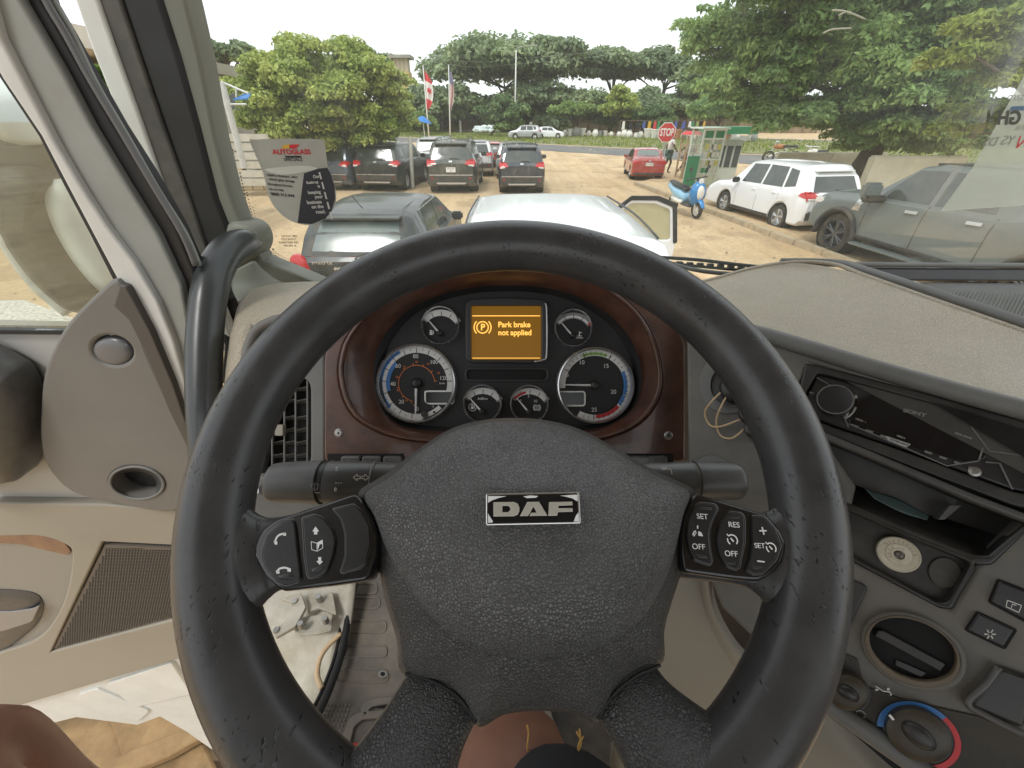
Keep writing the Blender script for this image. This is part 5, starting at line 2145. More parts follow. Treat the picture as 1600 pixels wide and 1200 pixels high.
# motorbikes and bundles beyond the white car
def motorbike(label, px, py, Y, cloth, yaw):
    q = aty(px, py, Y)
    t = thing('motorbike', label, 'motorbike', (0, 0, 0), 'motorbikes beyond the white car')
    for y in (-.62, .62):
        bm = bmesh.new()
        M = Matrix.Translation((0, y, .29)) @ Matrix.Rotation(math.pi / 2, 4, 'Y')
        lathe(bm, [(.20, -.04), (.29, -.045), (.30, 0), (.29, .045), (.20, .04)], 18, M, True)
        for k in range(6):
            a = math.pi * k / 6
            tube(bm, [M @ Vector((.21 * math.cos(a), .21 * math.sin(a), 0)), M @ Vector((-.21 * math.cos(a), -.21 * math.sin(a), 0))], .008, 5)
        bmesh_obj('wheel', bm, m_tyre, t)
    bm = bmesh.new()
    for pts in ([(0, -.62, .29), (0, -.1, .45), (0, .3, .5), (0, .62, .29)], [(0, .62, .29), (0, .42, .95)], [(0, -.5, .62), (0, .35, .78)], [(-.32, .36, 1.0), (0, .44, .98), (.32, .36, 1.0)]):
        tube(bm, pts, .03, 6)
    box(bm, (0, .0, .42), (.2, .35, .28))
    bmesh_obj('frame', bm, m_alloy, t)
    bm = bmesh.new()
    lathe(bm, [(0, -.3), (.09, -.25), (.13, 0), (.09, .25), (0, .3)], 12, Matrix.Translation((0, .22, .78)) @ Matrix.Rotation(math.pi / 2, 4, 'X'))
    bmesh_obj('tank', bm, cloth, t, True)
    bm = bmesh.new()
    box(bm, (0, -.25, .80), (.24, .75, .10), taper=.85)
    bmesh_obj('seat', bm, m_seat, t)
    t.location = (q.x, Y, 0.08)
    t.rotation_euler = (0, 0, R_(yaw))
    t.scale = (1.25,) * 3
    return t


motorbike('motorbike with a dull orange tank beyond the roof of the white car', 1224, 236, 31, mat('tank_orange', (.38, .17, .06), .5), 70)
motorbike('motorbike with a blue tank right of the big trunk', 1386, 240, 21, mat('tank_blue', (.03, .06, .35), .4), 60)
motorbike('motorbike with a white tank left of the big trunk', 1275, 240, 26, m_pot, 110)
# timber planks under the open door
m_plank = mat('plank', (.27, .175, .08), .85, var=.3, vscale=9, bump=[('noise', 18, .6, .006), ('noise', 60, .4, .004)], dust=((.30, .19, .10), .6, 6))
for i, (q0, q1, wd__, lb) in enumerate((((-40, 1090), (110, 1330), .22, 'rough yellow timber plank on the ground below the open door, leftmost of four'), ((95, 1075), (205, 1330), .24, 'rough yellow timber plank on the ground, second from the left'),
                                        ((205, 1060), (330, 1330), .24, 'rough yellow timber plank on the ground, third from the left'), ((345, 1128), (120, 1235), .09, 'thin timber plank lying across the others under the open door'))):
    a_g, b_g = atz(*q0, .115 + .013 * i), atz(*q1, .115 + .013 * i)
    if i == 3:
        a_g, b_g = atz(*q0, .21), atz(*q1, .21)
    d_ = (b_g - a_g)
    bm = bmesh.new()
    c_ = (a_g + b_g) / 2
    box(bm, (0, 0, 0), (wd__, d_.length * .92, .045))
    bmesh.ops.bevel(bm, geom=list(bm.edges), offset=.006, segments=1, affect='EDGES')
    bmesh.ops.subdivide_edges(bm, edges=[e for e in bm.edges if e.calc_length() > .2], cuts=5)
    for v_ in bm.verts:
        v_.co.x += math.sin(v_.co.y * 23) * .006
    M = Matrix.Translation(c_) @ Matrix.Rotation(-math.atan2(d_.x, d_.y), 4, 'Z')
    bm.transform(M)
    o = bmesh_obj('plank', bm, m_plank, None)
    tag(o, lb, 'plank', 'timber planks under the open door')
# two bearers lying on the ground under the boards
for k_, (q0, q1) in enumerate((((0, 1125), (360, 1118)), ((0, 1230), (360, 1215)))):
    a_g, b_g = atz(*q0, .045), atz(*q1, .045)
    d_ = b_g - a_g
    bm = bmesh.new()
    box(bm, (0, 0, 0), (.10, d_.length, .09))
    bm.transform(Matrix.Translation((a_g + b_g) / 2) @ Matrix.Rotation(-math.atan2(d_.x, d_.y), 4, 'Z'))
    o = bmesh_obj('timber_bearer', bm, m_brown, None)
    tag(o, ('dark timber bearer under the far ends' if k_ == 0 else 'dark timber bearer under the near ends') + ' of the yellow planks', 'timber', 'bearers under the planks')
# ================================================================= the truck cab
cab = thing('truck_cab', 'white truck cab seen from its driver seat, with open door, wheel, gauges and dusty dashboard', 'truck', (0, .3, 1.2))
YW = 0.93          # windscreen plane
a_ = R_(24.7)
WC = CAM + Uv * (-.0598) + Fv * .3047
WP = Plane(WC, Rv, Uv * math.cos(a_) + Fv * math.sin(a_))          # steering wheel plane
CP = Plane(CAM + Fv * .585, Rv, Uv)                                 # instrument panel plane
u_ = Vector((math.cos(R_(45)), -math.sin(R_(45)), 0))
v_ = Vector((.37, .54, .84))
KP = Plane(at(1262, 610, .46), u_, v_)                              # centre console plane
if KP.n.dot(CAM - KP.o) < 0:
    KP = Plane(KP.o, u_, -v_)
DP = Plane(Vector((-.6, .64, 2)), (1, 0, 0), (0, 0, 1))            # opened door, facing back
SP = Plane(Vector((0, YW, 2.3)), (1, 0, 0), (0, 0, 1))             # windscreen

# ---------------------------------------------------------------- cab floor and bulkhead (under everything)
FZ = 1.42
floor_o = pydata('floor_panel', [atz(x, y, FZ) for x, y in [(575, 880), (1300, 880), (1300, 1250), (440, 1250)]] +
                 [atz(x, y, FZ) - Vector((0, 0, .04)) for x, y in [(575, 880), (1300, 880), (1300, 1250), (440, 1250)]],
                 [(0, 3, 2, 1), (4, 5, 6, 7), (0, 1, 5, 4), (1, 2, 6, 5), (2, 3, 7, 6), (3, 0, 4, 7)], m_carpet, cab)
# firewall behind the dashboard: keeps the underside dark
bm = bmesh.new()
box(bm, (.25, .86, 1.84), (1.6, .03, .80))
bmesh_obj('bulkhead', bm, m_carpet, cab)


def fpoly(name, pts, z, th, m, parent, bevel=.002, smooth=30):
    pl = Plane(Vector((0, 0, z)), (1, 0, 0), (0, 1, 0))
    return plate(name, pts, pl, 0, th, m, parent, bevel=bevel, smooth=smooth)


# white painted step well seen between wheel and door
well = surf('step_well', [[atz(400, 905, 1.50), atz(450, 905, 1.50), atz(500, 905, 1.50), atz(556, 905, 1.50)],
                          [atz(395, 985, 1.46), atz(450, 985, 1.46), atz(495, 985, 1.46), atz(545, 985, 1.47)],
                          [atz(395, 1050, 1.36), atz(440, 1052, 1.36), atz(480, 1052, 1.38), atz(525, 1050, 1.43)],
                          [atz(395, 1160, 1.30), atz(430, 1160, 1.30), atz(460, 1160, 1.34), atz(495, 1160, 1.42)]], m_well, cab, n=4, th=.01, smooth=35)
WPL = Plane(Vector((0, 0, 1.53)), (1, 0, 0), (0, 1, 0))
plate('bracket', fillet([(437, 935), (470, 925), (478, 948), (462, 978), (430, 996), (424, 985), (452, 965), (460, 942)], 4), WPL, 0, .012, m_well, well, bevel=.002)
plate('bracket', fillet([(480, 928), (520, 925), (526, 960), (498, 950), (480, 956)], 3), WPL, -.02, .01, m_well, well, bevel=.002)
plate('plate', fillet([(446, 968), (520, 957), (518, 985), (500, 990), (466, 992)], 3), WPL, -.03, .006, m_well, well, bevel=.0015)
for x, y in ((463, 945), (500, 938), (510, 972), (472, 980), (435, 990)):
    p = atz(x, y, 1.515)
    bm = bmesh.new()
    lathe(bm, [(0, .02), (.007, .02), (.008, .012), (.008, 0)], 10, Matrix.Translation(p))
    bmesh_obj('bolt', bm, m_screw, well, 40)
# rope of old seal lying in the well
bm = bmesh.new()
tube(bm, crom([atz(x, y, 1.47) for x, y in [(533, 990), (512, 1010), (500, 1030), (496, 1055), (503, 1075)]], 5), .006, 8)
bmesh_obj('seal', bm, m_cord, well, True)
bm = bmesh.new()
tube(bm, crom([atz(x, y, FZ + .05) for x, y in [(560, 890), (549, 935), (536, 1010), (515, 1075), (490, 1130), (455, 1210)]], 6), .0095, 10)
tube(bm, crom([atz(x, y, FZ + .045) for x, y in [(548, 890), (538, 935), (527, 1010), (507, 1070), (482, 1122), (447, 1200)]], 6), .0045, 8)
bmesh_obj('door_seal', bm, m_rubber, cab, True)

# floor mat: lifts out, with embossed pads
fm = fpoly('floor_mat', [(556, 890), (800, 890), (900, 1250), (470, 1250), (498, 1120), (528, 1040), (545, 960)], FZ + .012, .010, m_matrub, None, .003)
tag(fm, 'dirty grey ribbed rubber floor mat beside the door seal under the steering wheel', 'floor mat')
fm.location = (0, 0, 0)
m_matr2 = mat('mat_ridge', (.155, .142, .122), .7, dust=((.34, .28, .2), .5, 20))
for (x0, y0, x1, y1) in ((552, 910, 590, 928), (546, 932, 594, 951), (540, 968, 604, 989), (531, 1007, 605, 1027), (523, 1044, 607, 1067)):
    cyy = (y0 + y1) / 2
    hh = (y1 - y0) / 2
    outl = fillet([(x0, y0), (x1, y0), (x1, y1), (x0, y1)], hh * .95, 4)
    inn = fillet([(x0 + 2, y0 + 2), (x1 - 2, y0 + 2), (x1 - 2, y1 - 2), (x0 + 2, y1 - 2)], hh * .9, 4)
    FPn = Plane(Vector((0, 0, FZ + .0155)), (1, 0, 0), (0, 1, 0))
    plate('raised_rib', outl, FPn, 0, .004, m_matr2, fm, holes=[inn], bevel=.001)
FPn = Plane(Vector((0, 0, FZ + .016)), (1, 0, 0), (0, 1, 0))
plate('mat_hole', ell(598, 1053, 7, 6, 0, 14), FPn, .0005, .004, m_screw, fm)
plate('mat_hole', ell(598, 1053, 4, 3.5, 0, 12), FPn, .001, .001, m_void, fm)
plate('mat_edge', fillet([(562, 1108), (572, 1093), (610, 1087), (660, 1090), (660, 1100), (612, 1098), (580, 1104), (570, 1120)], 4), FPn, .006, .008, m_matr2, fm, bevel=.002)
plate('mat_edge', fillet([(533, 1160), (545, 1122), (560, 1112), (640, 1105), (640, 1118), (566, 1124), (553, 1135), (545, 1170)], 4), FPn, .006, .008, m_matr2, fm, bevel=.002)
plate('mat_hole', fillet([(574, 1104), (612, 1095), (650, 1096), (640, 1104), (600, 1106)], 3), FPn, .001, .003, m_void, fm)
bm = bmesh.new()
for gx in range(7):
    for gy in range(6):
        x, y = 511 + gx * 6 + gy * -3, 1102 + gy * 8
        p = atz(x, y, FZ + .014)
        box(bm, p, (.004, .004, .003))
bmesh_obj('mat_studs', bm, m_matr2, fm, kind='stuff')
bm = bmesh.new()
tube(bm, crom([atz(x, y, FZ + .03) for x, y in [(538, 1171), (552, 1168), (572, 1168), (590, 1176)]], 4), .008, 8)
o = bmesh_obj('red_strap', bm, mat('red_plastic', (.6, .03, .035), .4), None, True)
tag(o, 'short red strap lying on the floor mat, seen past the lower left rim', 'strap')

# unseen cab roof, low rear wall and sides put in to dim the interior
m_lining = mat('unseen_cab_lining', (.22, .21, .18), .9)
bm = bmesh.new()
box(bm, (.30, -.28, 3.45), (2.15, 2.1, .05))
bmesh_obj('unseen_cab_roof', bm, m_lining, cab)
bm = bmesh.new()
box(bm, (.30, -1.30, 1.85), (2.15, .05, 1.1))
bmesh_obj('unseen_cab_rear_wall', bm, m_lining, cab)
bm = bmesh.new()
box(bm, (1.40, -.28, 1.75), (.05, 2.1, .95))
box(bm, (1.40, -.95, 2.8), (.05, .75, 1.2))
bmesh_obj('unseen_cab_side', bm, m_lining, cab)
bm = bmesh.new()
box(bm, (-.74, -.90, 2.35), (.05, .80, 2.1))
bmesh_obj('unseen_cab_side', bm, m_lining, cab)

# ---------------------------------------------------------------- dashboard
dash = surf('dashboard', [[at(1030, 450, .80), at(1090, 443, .86), at(1175, 421, .89), at(1240, 411, .90), at(1330, 425, .80), at(1450, 467, .64), at(1600, 520, .53), at(1760, 577, .46)],
                          [at(1040, 460, .77), at(1100, 450, .83), at(1180, 431, .86), at(1250, 425, .87), at(1330, 440, .77), at(1440, 484, .615), at(1580, 540, .505), at(1750, 597, .44)],
                          [at(1050, 475, .70), at(1120, 470, .73), at(1190, 460, .76), at(1260, 460, .74), at(1330, 478, .68), at(1430, 513, .57), at(1570, 565, .465), at(1750, 622, .41)],
                          [at(1060, 490, .62), at(1130, 490, .62), at(1190, 490, .62), at(1250, 500, .60), at(1330, 520, .56), at(1430, 552, .49), at(1580, 598, .41), at(1750, 648, .365)],
                          [at(1068, 494, .585), at(1120, 499, .565), at(1180, 511, .54), at(1250, 530, .51), at(1350, 560, .465), at(1450, 587, .425), at(1600, 630, .365), at(1750, 670, .325)]],
            m_beige, cab, n=7, th=.012)
# roll of the pad along its rear edge, then the hard grey rim of the shelf tray
bm = bmesh.new()
tube(bm, crom([at(x, y, d) for x, y, d in [(1010, 452, .83), (1090, 442, .865), (1175, 419, .895), (1240, 409.5, .905), (1300, 412, .86), (1350, 430, .775), (1450, 466, .645), (1600, 519, .535), (1760, 575, .465)]], 6), [.004] * 49, 8)
bmesh_obj('piping', bm, m_beige, dash, True)
rimpts = [(1215, 409.5, .925), (1275, 410, .91), (1318, 414, .86), (1345, 423, .80), (1450, 458, .665), (1600, 509, .55), (1760, 562, .475)]
bm = bmesh.new()
tube(bm, crom([at(x, y, d) + Vector((.007, 0, .001)) for x, y, d in rimpts], 6), .0075, 10)
bmesh_obj('shelf_edge', bm, m_grey, dash, True)
# recessed tray right of the ridge: straight grey back rail, dark rear wall, ribbed rubber bottom
pa = at(1335, 424, .81)
zr = aty(1450, 414, .915).z
ZB = pa.z - .030
bm = bmesh.new()
tube(bm, [aty(1225, 411.5, .918), aty(1330, 413.5, .916), aty(1800, 416, .915)], .0055, 10)
bmesh_obj('shelf_back_rail', bm, m_grey, dash, True)
r1 = [aty(x, y, Y) for x, y, Y in [(1322, 424, .905), (1335, 418, .910), (1450, 419, .912), (1800, 420, .912)]]
r2 = [aty(x, y, Y) for x, y, Y in [(1330, 431, .885), (1345, 437, .890), (1450, 438, .895), (1800, 440, .895)]]
surf('shelf_wall', [r1, r2], m_black, dash, n=4, th=.003)
r3 = [aty(x, y, Y) for x, y, Y in [(1345, 433, .87), (1400, 441, .885), (1500, 442, .885), (1800, 444, .885)]]
r4 = [aty(x, y, Y) for x, y, Y in [(1352, 437, .85), (1410, 450, .855), (1500, 458, .850), (1800, 462, .845)]]
surf('shelf_step', [r3, r4], m_grey, dash, n=4, th=.003)
ft = [atz(1352, 436, ZB), atz(1430, 452, ZB), atz(1800, 458, ZB)]
fb = [atz(1362, 442, ZB), atz(1520, 492, ZB), atz(1800, 590, ZB)]
surf('shelf_tray', [ft, fb], m_black, dash, n=4, th=.003)
bm = bmesh.new()
A0, A1, B1 = atz(1395, 454, ZB), atz(1800, 460, ZB), atz(1800, 585, ZB)
for k in range(64):
    t_ = k / 63
    p = A0.lerp(A1, t_)
    q = atz(1410 + 390 * t_, 455 + 132 * t_, ZB)
    d_ = (p - q)
    L_ = d_.length
    if L_ < .01:
        continue
    tube(bm, [q + Vector((-.02 * t_, 0, .002)), p + Vector((0.03, -.006, .002))], .0016, 5)
bmesh_obj('tray_ribs', bm, mat('tray_rubber', (.13, .13, .115), .6, dust=((.25, .24, .2), .5, 9)), dash, kind='stuff')
# left end of the dashboard: moulded beige surround and its grey inner panel
surf('dash_end', [[at(392, 452, .80), at(430, 443, .84), at(480, 440, .87), at(540, 440, .88), at(620, 440, .88)],
                  [at(373, 475, .71), at(420, 470, .73), at(480, 470, .75), at(540, 470, .76), at(620, 470, .76)],
                  [at(362, 520, .66), at(400, 510, .665), at(450, 500, .68), at(530, 500, .69), at(620, 500, .69)],
                  [at(354, 575, .65), at(372, 570, .655), at(410, 560, .66), at(500, 560, .66), at(560, 560, .66)]], m_beige, dash, n=6, th=.01)
surf('dash_end', [[at(360, 520, .66), at(374, 512, .63), at(392, 505, .632)],
                  [at(352, 580, .65), at(366, 575, .62), at(386, 570, .62)],
                  [at(345, 660, .64), at(360, 660, .61), at(382, 660, .61)],
                  [at(340, 760, .63), at(356, 760, .60), at(380, 760, .60)]], m_beige, dash, n=6, th=.01)
VP_ = Plane(CAM + Fv * .615, Rv, Uv)
bm = bmesh.new()
tube(bm, crom([VP_.hit(x, y, .004) for x, y in [(470, 494), (430, 500), (402, 515), (389, 540), (383, 570), (375, 620), (365, 700)]], 6), .007, 8)
bmesh_obj('dash_groove', bm, m_taupe, dash, True)
gp = plate('vent_panel', fillet([(385, 545), (410, 510), (470, 497), (507, 492), (507, 752), (372, 752), (372, 620)], 18), VP_, 0, .02, m_grey, dash, bevel=.003,
           holes=[fillet([(405, 748), (411, 715), (430, 655), (452, 605), (466, 590), (481, 594), (485, 606), (485, 719), (470, 742), (440, 748)], 6)])
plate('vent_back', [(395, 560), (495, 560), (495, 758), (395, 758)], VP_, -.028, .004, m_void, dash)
bm = bmesh.new()
for x, y0, y1 in ((425.5, 660, 748), (444.5, 625, 748), (462, 592, 748), (480.5, 594, 735)):
    a0, b0 = VP_.ab(x, y0, -.004)
    a1, b1 = VP_.ab(x, y1, -.004)
    tube(bm, [VP_.P(a0, b0, -.004), VP_.P(a1, b1, -.004)], .0016, 6)
bmesh_obj('vent_bars', bm, m_grey, dash)
for y in (605, 624, 650, 669, 689, 709, 730):
    bm = bmesh.new()
    for x in (416, 435, 453.5, 471.5):
        if x < 452 - (y - 605) * .33:
            continue
        p = [VP_.hit(x - 8, y + 1.5, -.012), VP_.hit(x + 8, y - 1.5, -.012), VP_.hit(x + 8, y + 3.5, -.024), VP_.hit(x - 8, y + 5.5, -.024)]
        q = [t + Vector((0, 0, -.002)) for t in p]
        vs = [bm.verts.new(t) for t in p + q]
        for f in ((0, 1, 2, 3), (7, 6, 5, 4), (0, 4, 5, 1), (1, 5, 6, 2), (2, 6, 7, 3), (3, 7, 4, 0)):
            bm.faces.new([vs[i] for i in f])
    bmesh_obj('slat', bm, m_grey, dash)
plate('vent_tab', fillet([(429, 664), (442, 664), (442, 681), (429, 681)], 2), VP_, .006, .010, m_beige2, dash, bevel=.001)
# lower dash left of the column
plate('lower_panel', fillet([(380, 744), (560, 744), (620, 860), (470, 880), (395, 830)], 14), Plane(CAM + Fv * .50, Rv, Uv), 0, .02, m_dgrey, dash, bevel=.004)
plate('key_blank', ell(415, 765, 12, 10, 0, 20), Plane(CAM + Fv * .497, Rv, Uv), 0.002, .004, m_black, dash, bevel=.001)
plate('white_dot', ell(401, 767, 3.5, 4.5, 0, 12), Plane(CAM + Fv * .495, Rv, Uv), 0.001, .002, m_white, dash)
# knee panels under the dash, right of the column (beige)
surf('knee_panel', [[at(1000, 880, .50), at(1060, 885, .49), at(1105, 900, .50)],
                    [at(985, 960, .52), at(1070, 960, .50), at(1115, 960, .50)],
                    [at(975, 1040, .54), at(1085, 1040, .52), at(1145, 1015, .50)],
                    [at(960, 1140, .56), at(1100, 1120, .54), at(1190, 1060, .50)],
                    [at(950, 1260, .58), at(1150, 1230, .56), at(1280, 1130, .50)]], m_beige2, dash, n=6, th=.01)
surf('knee_panel_edge', [[at(1083, 890, .505), at(1108, 897, .485), at(1111, 900, .53)],
                         [at(1094, 950, .51), at(1114, 950, .485), at(1122, 950, .53)],
                         [at(1122, 1010, .51), at(1140, 1003, .485), at(1150, 1000, .53)],
                         [at(1160, 1062, .51), at(1178, 1042, .485), at(1190, 1038, .53)],
                         [at(1240, 1140, .50), at(1262, 1110, .475), at(1275, 1100, .53)]], m_beige2, dash, n=6, th=.006)
surf('tunnel_side', [[at(1090, 850, .66), at(1180, 850, .60), at(1230, 850, .56)],
                     [at(1100, 950, .66), at(1190, 950, .60), at(1240, 950, .56)],
                     [at(1130, 1060, .66), at(1220, 1060, .58), at(1290, 1060, .54)]], m_carpet, dash, n=4, th=.01)
surf('lower_trim', [[at(1255, 1085, .47), at(1290, 1112, .44), at(1380, 1180, .40), at(1460, 1245, .37)],
                    [at(1235, 1130, .47), at(1280, 1160, .44), at(1350, 1215, .40), at(1400, 1260, .37)],
                    [at(1170, 1230, .50), at(1220, 1250, .48), at(1280, 1280, .46), at(1330, 1300, .44)]], m_beige2, dash, n=5, th=.01)

# ---------------------------------------------------------------- instrument panel (burr wood)
RP = Plane(CP.o, Rv, Uv)
ridge = crom([(529, 587), (532, 552), (545, 521), (578, 484), (643, 442), (713, 421), (783, 413), (857, 416), (925, 436), (985, 475), (1018, 520), (1034, 575), (1030, 620), (1000, 660), (950, 683), (880, 692), (790, 694), (700, 692), (620, 684), (565, 660), (540, 630)], 5, True)
inner = [(px * .965 + 782 * .035 + 0, py * .965 + 560 * .035) for px, py in ridge]
facel = crom([(588, 590), (592, 555), (606, 524), (640, 487), (690, 463), (740, 452), (787, 449), (840, 451), (890, 462), (940, 487), (975, 520), (996, 560), (1000, 595), (995, 625), (975, 650), (935, 668), (880, 673), (790, 675), (700, 673), (640, 668), (610, 652), (594, 625)], 5, True)
panel = plate('instrument_panel', fillet([(506, 722), (506, 560), (520, 500), (560, 455), (620, 418), (700, 398), (790, 392), (880, 398), (960, 418), (1020, 455), (1055, 495), (1071, 540), (1071, 722)], 10), CP, 0, .02, m_wood, cab, holes=[ridge], bevel=.003)


def loop3(lp, plane, h):
    return [plane.hit(x, y, h) for x, y in lp]


def resamp(lp, n):
    P = [Vector((*p, 0)) for p in lp]
    P.append(P[0])
    d = [0]
    for i in range(1, len(P)):
        d.append(d[-1] + (P[i] - P[i - 1]).length)
    o, j = [], 0
    for k in range(n):
        s = d[-1] * k / n
        while d[j + 1] < s:
            j += 1
        t = (s - d[j]) / max(d[j + 1] - d[j], 1e-9)
        q = P[j].lerp(P[j + 1], t)
        o.append((q.x, q.y))
    return o


def byangle(lp, c, n=96):
    P = resamp(lp, 720)
    an = [(math.atan2(y - c[1], x - c[0]), x, y) for x, y in P]
    o = []
    for k in range(n):
        t = -math.pi + 2 * math.pi * k / n
        b = min(an, key=lambda q: abs((q[0] - t + math.pi) % (2 * math.pi) - math.pi))
        o.append((b[1], b[2]))
    return o


cc_ = (790, 570)
rA, rB, rF = byangle(ridge, cc_), byangle(inner, cc_), byangle(facel, cc_)
loft_loops('panel_lip', loop3(rA, CP, -.004), loop3(rB, CP, .002), m_wood, panel, True, mid=[loop3(rA, CP, .006), loop3([((a[0] * 2 + b[0]) / 3, (a[1] * 2 + b[1]) / 3) for a, b in zip(rA, rB)], CP, .011), loop3([((a[0] + 2 * b[0]) / 3, (a[1] + 2 * b[1]) / 3) for a, b in zip(rA, rB)], CP, .010)])
rM = [((a[0] + b[0]) / 2, (a[1] + b[1]) / 2) for a, b in zip(rB, rF)]
rM2 = [((a[0] + 9 * b[0]) / 10, (a[1] + 9 * b[1]) / 10) for a, b in zip(rB, rF)]
loft_loops('panel_tunnel', loop3(rB, CP, .002), loop3(rM2, CP, -.036), m_wood, panel, True, mid=[loop3(rM, CP, -.012)])
rG = [(x + (790 - x) * .06, y + (565 - y) * .06) for x, y in rF]
m_face2 = mat('panel_black', (.014, .014, .015), .5, rvar=.08, dust=((.08, .08, .075), .15, 30))
loft_loops('panel_shroud', loop3(rM2, CP, -.036), loop3(rG, CP, -.050), m_face2, panel, True, mid=[loop3(rF, CP, -.040)])
plate('dial_plate', [(x + (790 - x) * .03, y + (565 - y) * .03) for x, y in rF][::1], CP, -.049, .004, m_face2, panel)
FH = -.049


def gauge(px, py, r_px, kind):
    r = r_px / FPX * (.585 - FH)
    a, b = CP.ab(px, py, FH)
    M = CP.mat(FH) @ Matrix.Translation((a, b, 0))
    bm = bmesh.new()
    lathe(bm, [(r * .93, .001), (r * .94, .009), (r * .97, .012), (r * 1.0, .011), (r * 1.03, .001)], 48, M)
    ring = bmesh_obj('gauge_ring', bm, m_chrome, panel, 50)
    bm = bmesh.new()
    lathe(bm, [(0, .001), (r * .94, .001), (r * .94, .0)], 40, M)
    bmesh_obj('dial_face', bm, m_face, panel)
    return a, b, r, M


def arcband(name, a, b, r0, r1, t0, t1, m, h, parent=None, n=None):
    n = n or max(3, int(abs(t1 - t0) / 5))
    v, f = [], []
    for i in range(n + 1):
        t = R_(t0 + (t1 - t0) * i / n)
        v += [CP.P(a + r0 * math.cos(t), b + r0 * math.sin(t), h), CP.P(a + r1 * math.cos(t), b + r1 * math.sin(t), h)]
    for i in range(n):
        f.append((2 * i, 2 * i + 2, 2 * i + 3, 2 * i + 1) if t1 > t0 else (2 * i, 2 * i + 1, 2 * i + 3, 2 * i + 2))
    return pydata(name, v, [tuple(reversed(q)) for q in f], m, parent or panel)


def ticks(a, b, r0, r1, angs, wd, m, h, name='dial_marks'):
    bm = bmesh.new()
    for t in angs:
        t = R_(t)
        d, e = Vector((math.cos(t), math.sin(t))), Vector((-math.sin(t), math.cos(t)))
        q = [(r0, -wd), (r1, -wd), (r1, wd), (r0, wd)]
        bm.faces.new([bm.verts.new(CP.P(a + d.x * x + e.x * y, b + d.y * x + e.y * y, h)) for x, y in q])
    bmesh_obj(name, bm, m, panel)


def needle(a, b, L, ang, w0, m, hub, h=.006):
    t = R_(ang)
    d, e = Vector((math.cos(t), math.sin(t))), Vector((-math.sin(t), math.cos(t)))
    bm = bmesh.new()
    P = lambda x, y, z: CP.P(a + d.x * x + e.x * y, b + d.y * x + e.y * y, FH + z)
    vs = [bm.verts.new(P(*q)) for q in ((0, -w0, h), (L, -w0 * .45, h), (L, w0 * .45, h), (0, w0, h), (0, 0, h + .0016), (L, 0, h + .0008))]
    for f in ((0, 1, 5, 4), (4, 5, 2, 3), (1, 2, 5), (0, 4, 3)):
        bm.faces.new([vs[i] for i in f])
    bmesh_obj('needle', bm, m, panel)
    bm = bmesh.new()
    lathe(bm, [(hub, 0), (hub, h), (hub * .9, h + .003), (hub * .5, h + .0045), (0, h + .005)], 20, CP.mat(FH) @ Matrix.Translation((a, b, 0)))
    bmesh_obj('needle_hub', bm, m_black, panel, 50)


m_blue = mat('dial_blue', (.05, .20, .52), .45)
m_green = mat('dial_green', (.27, .48, .10), .45)
m_red = mat('dial_red', (.62, .035, .04), .45)
m_orange = mat('dial_orange', (.75, .21, .05), .45)
m_lcd = mat('lcd_dark', (.012, .013, .012), .2)
k_ = (.585 - FH) / FPX
# speedometer
a, b, r, M = gauge(651.5, 599, 61, 's')
h1 = FH + .0022
arcband('dial_band', a, b, r * .78, r * .93, 280, -28, m_dialsil, h1)
arcband('dial_band', a, b, r * .80, r * .91, 265, 118, m_white, h1 + .0002)
arcband('blue_band', a, b, r * .87, r * .93, 222, 118, m_blue, h1 + .0005)
arcband('blue_band', a, b, r * .68, r * .78, 195, 135, m_blue, h1 + .0005)
arcband('dial_scale', a, b, r * .80, r * .90, 118, -18, m_white, h1 + .0002)
arcband('dial_scale', a, b, r * .79, r * .90, 315, 265, m_white, h1 + .0003)
ticks(a, b, r * .78, r * .90, [262 - k * 21.5 for k in range(13)], .0005, m_void, h1 + .0007)
ticks(a, b, r * .84, r * .90, [262 - k * 10.75 for k in range(25)], .0003, m_void, h1 + .0007)
arcband('mph_scale', a, b, r * .455, r * .47, 255, 5, m_orange, h1)
ticks(a, b, r * .45, r * .52, [255 - k * 31 for k in range(9)], .0005, m_orange, h1 + .0003, 'mph_marks')
for s, x, y in (('0', 652, 639), ('20', 627, 628), ('40', 614, 600), ('60', 622, 572), ('80', 649.5, 557), ('100', 678, 566), ('120', 693, 591)):
    text('numeral', s, CP, x, y, .0085, m_white, panel, h=h1 + .0004)
for s, x, y in (('10', 635, 626), ('20', 622, 610), ('30', 620, 589), ('40', 632, 573), ('50', 651, 565.5), ('60', 669, 569), ('70', 685, 583)):
    text('mph_numeral', s, CP, x, y, .0042, m_orange, panel, h=h1 + .0004)
text('unit_text', 'km/h', CP, 691, 599, .0042, m_white, panel, h=h1 + .0004)
text('unit_text', 'mph', CP, 648, 632.5, .0032, m_orange, panel, h=h1 + .0004)
text('unit_text', 'T', CP, 677, 636, .0045, m_white, panel, h=h1 + .0004)
plate('lcd_frame', fillet([(663, 611), (668, 610), (712, 610), (709, 632), (670, 632), (663, 628)], 5), CP, h1 + .0012, .0012, m_white, panel)
plate('lcd_window', fillet([(665.5, 612.5), (711, 612.5), (709, 629.5), (665.5, 629.5)], 3), CP, h1 + .0016, .001, m_lcd, panel)
plate('reset_knob', ell(662.5, 647.5, 5, 5, 0, 18), CP, h1 + .006, .006, m_black, panel, bevel=.0012)
plate('reset_knob', ell(678, 644, 1.8, 1.8, 0, 10), CP, h1 + .002, .002, m_black, panel)
needle(a, b, 47 * k_, 269, .0022, m_white, 8 * k_)
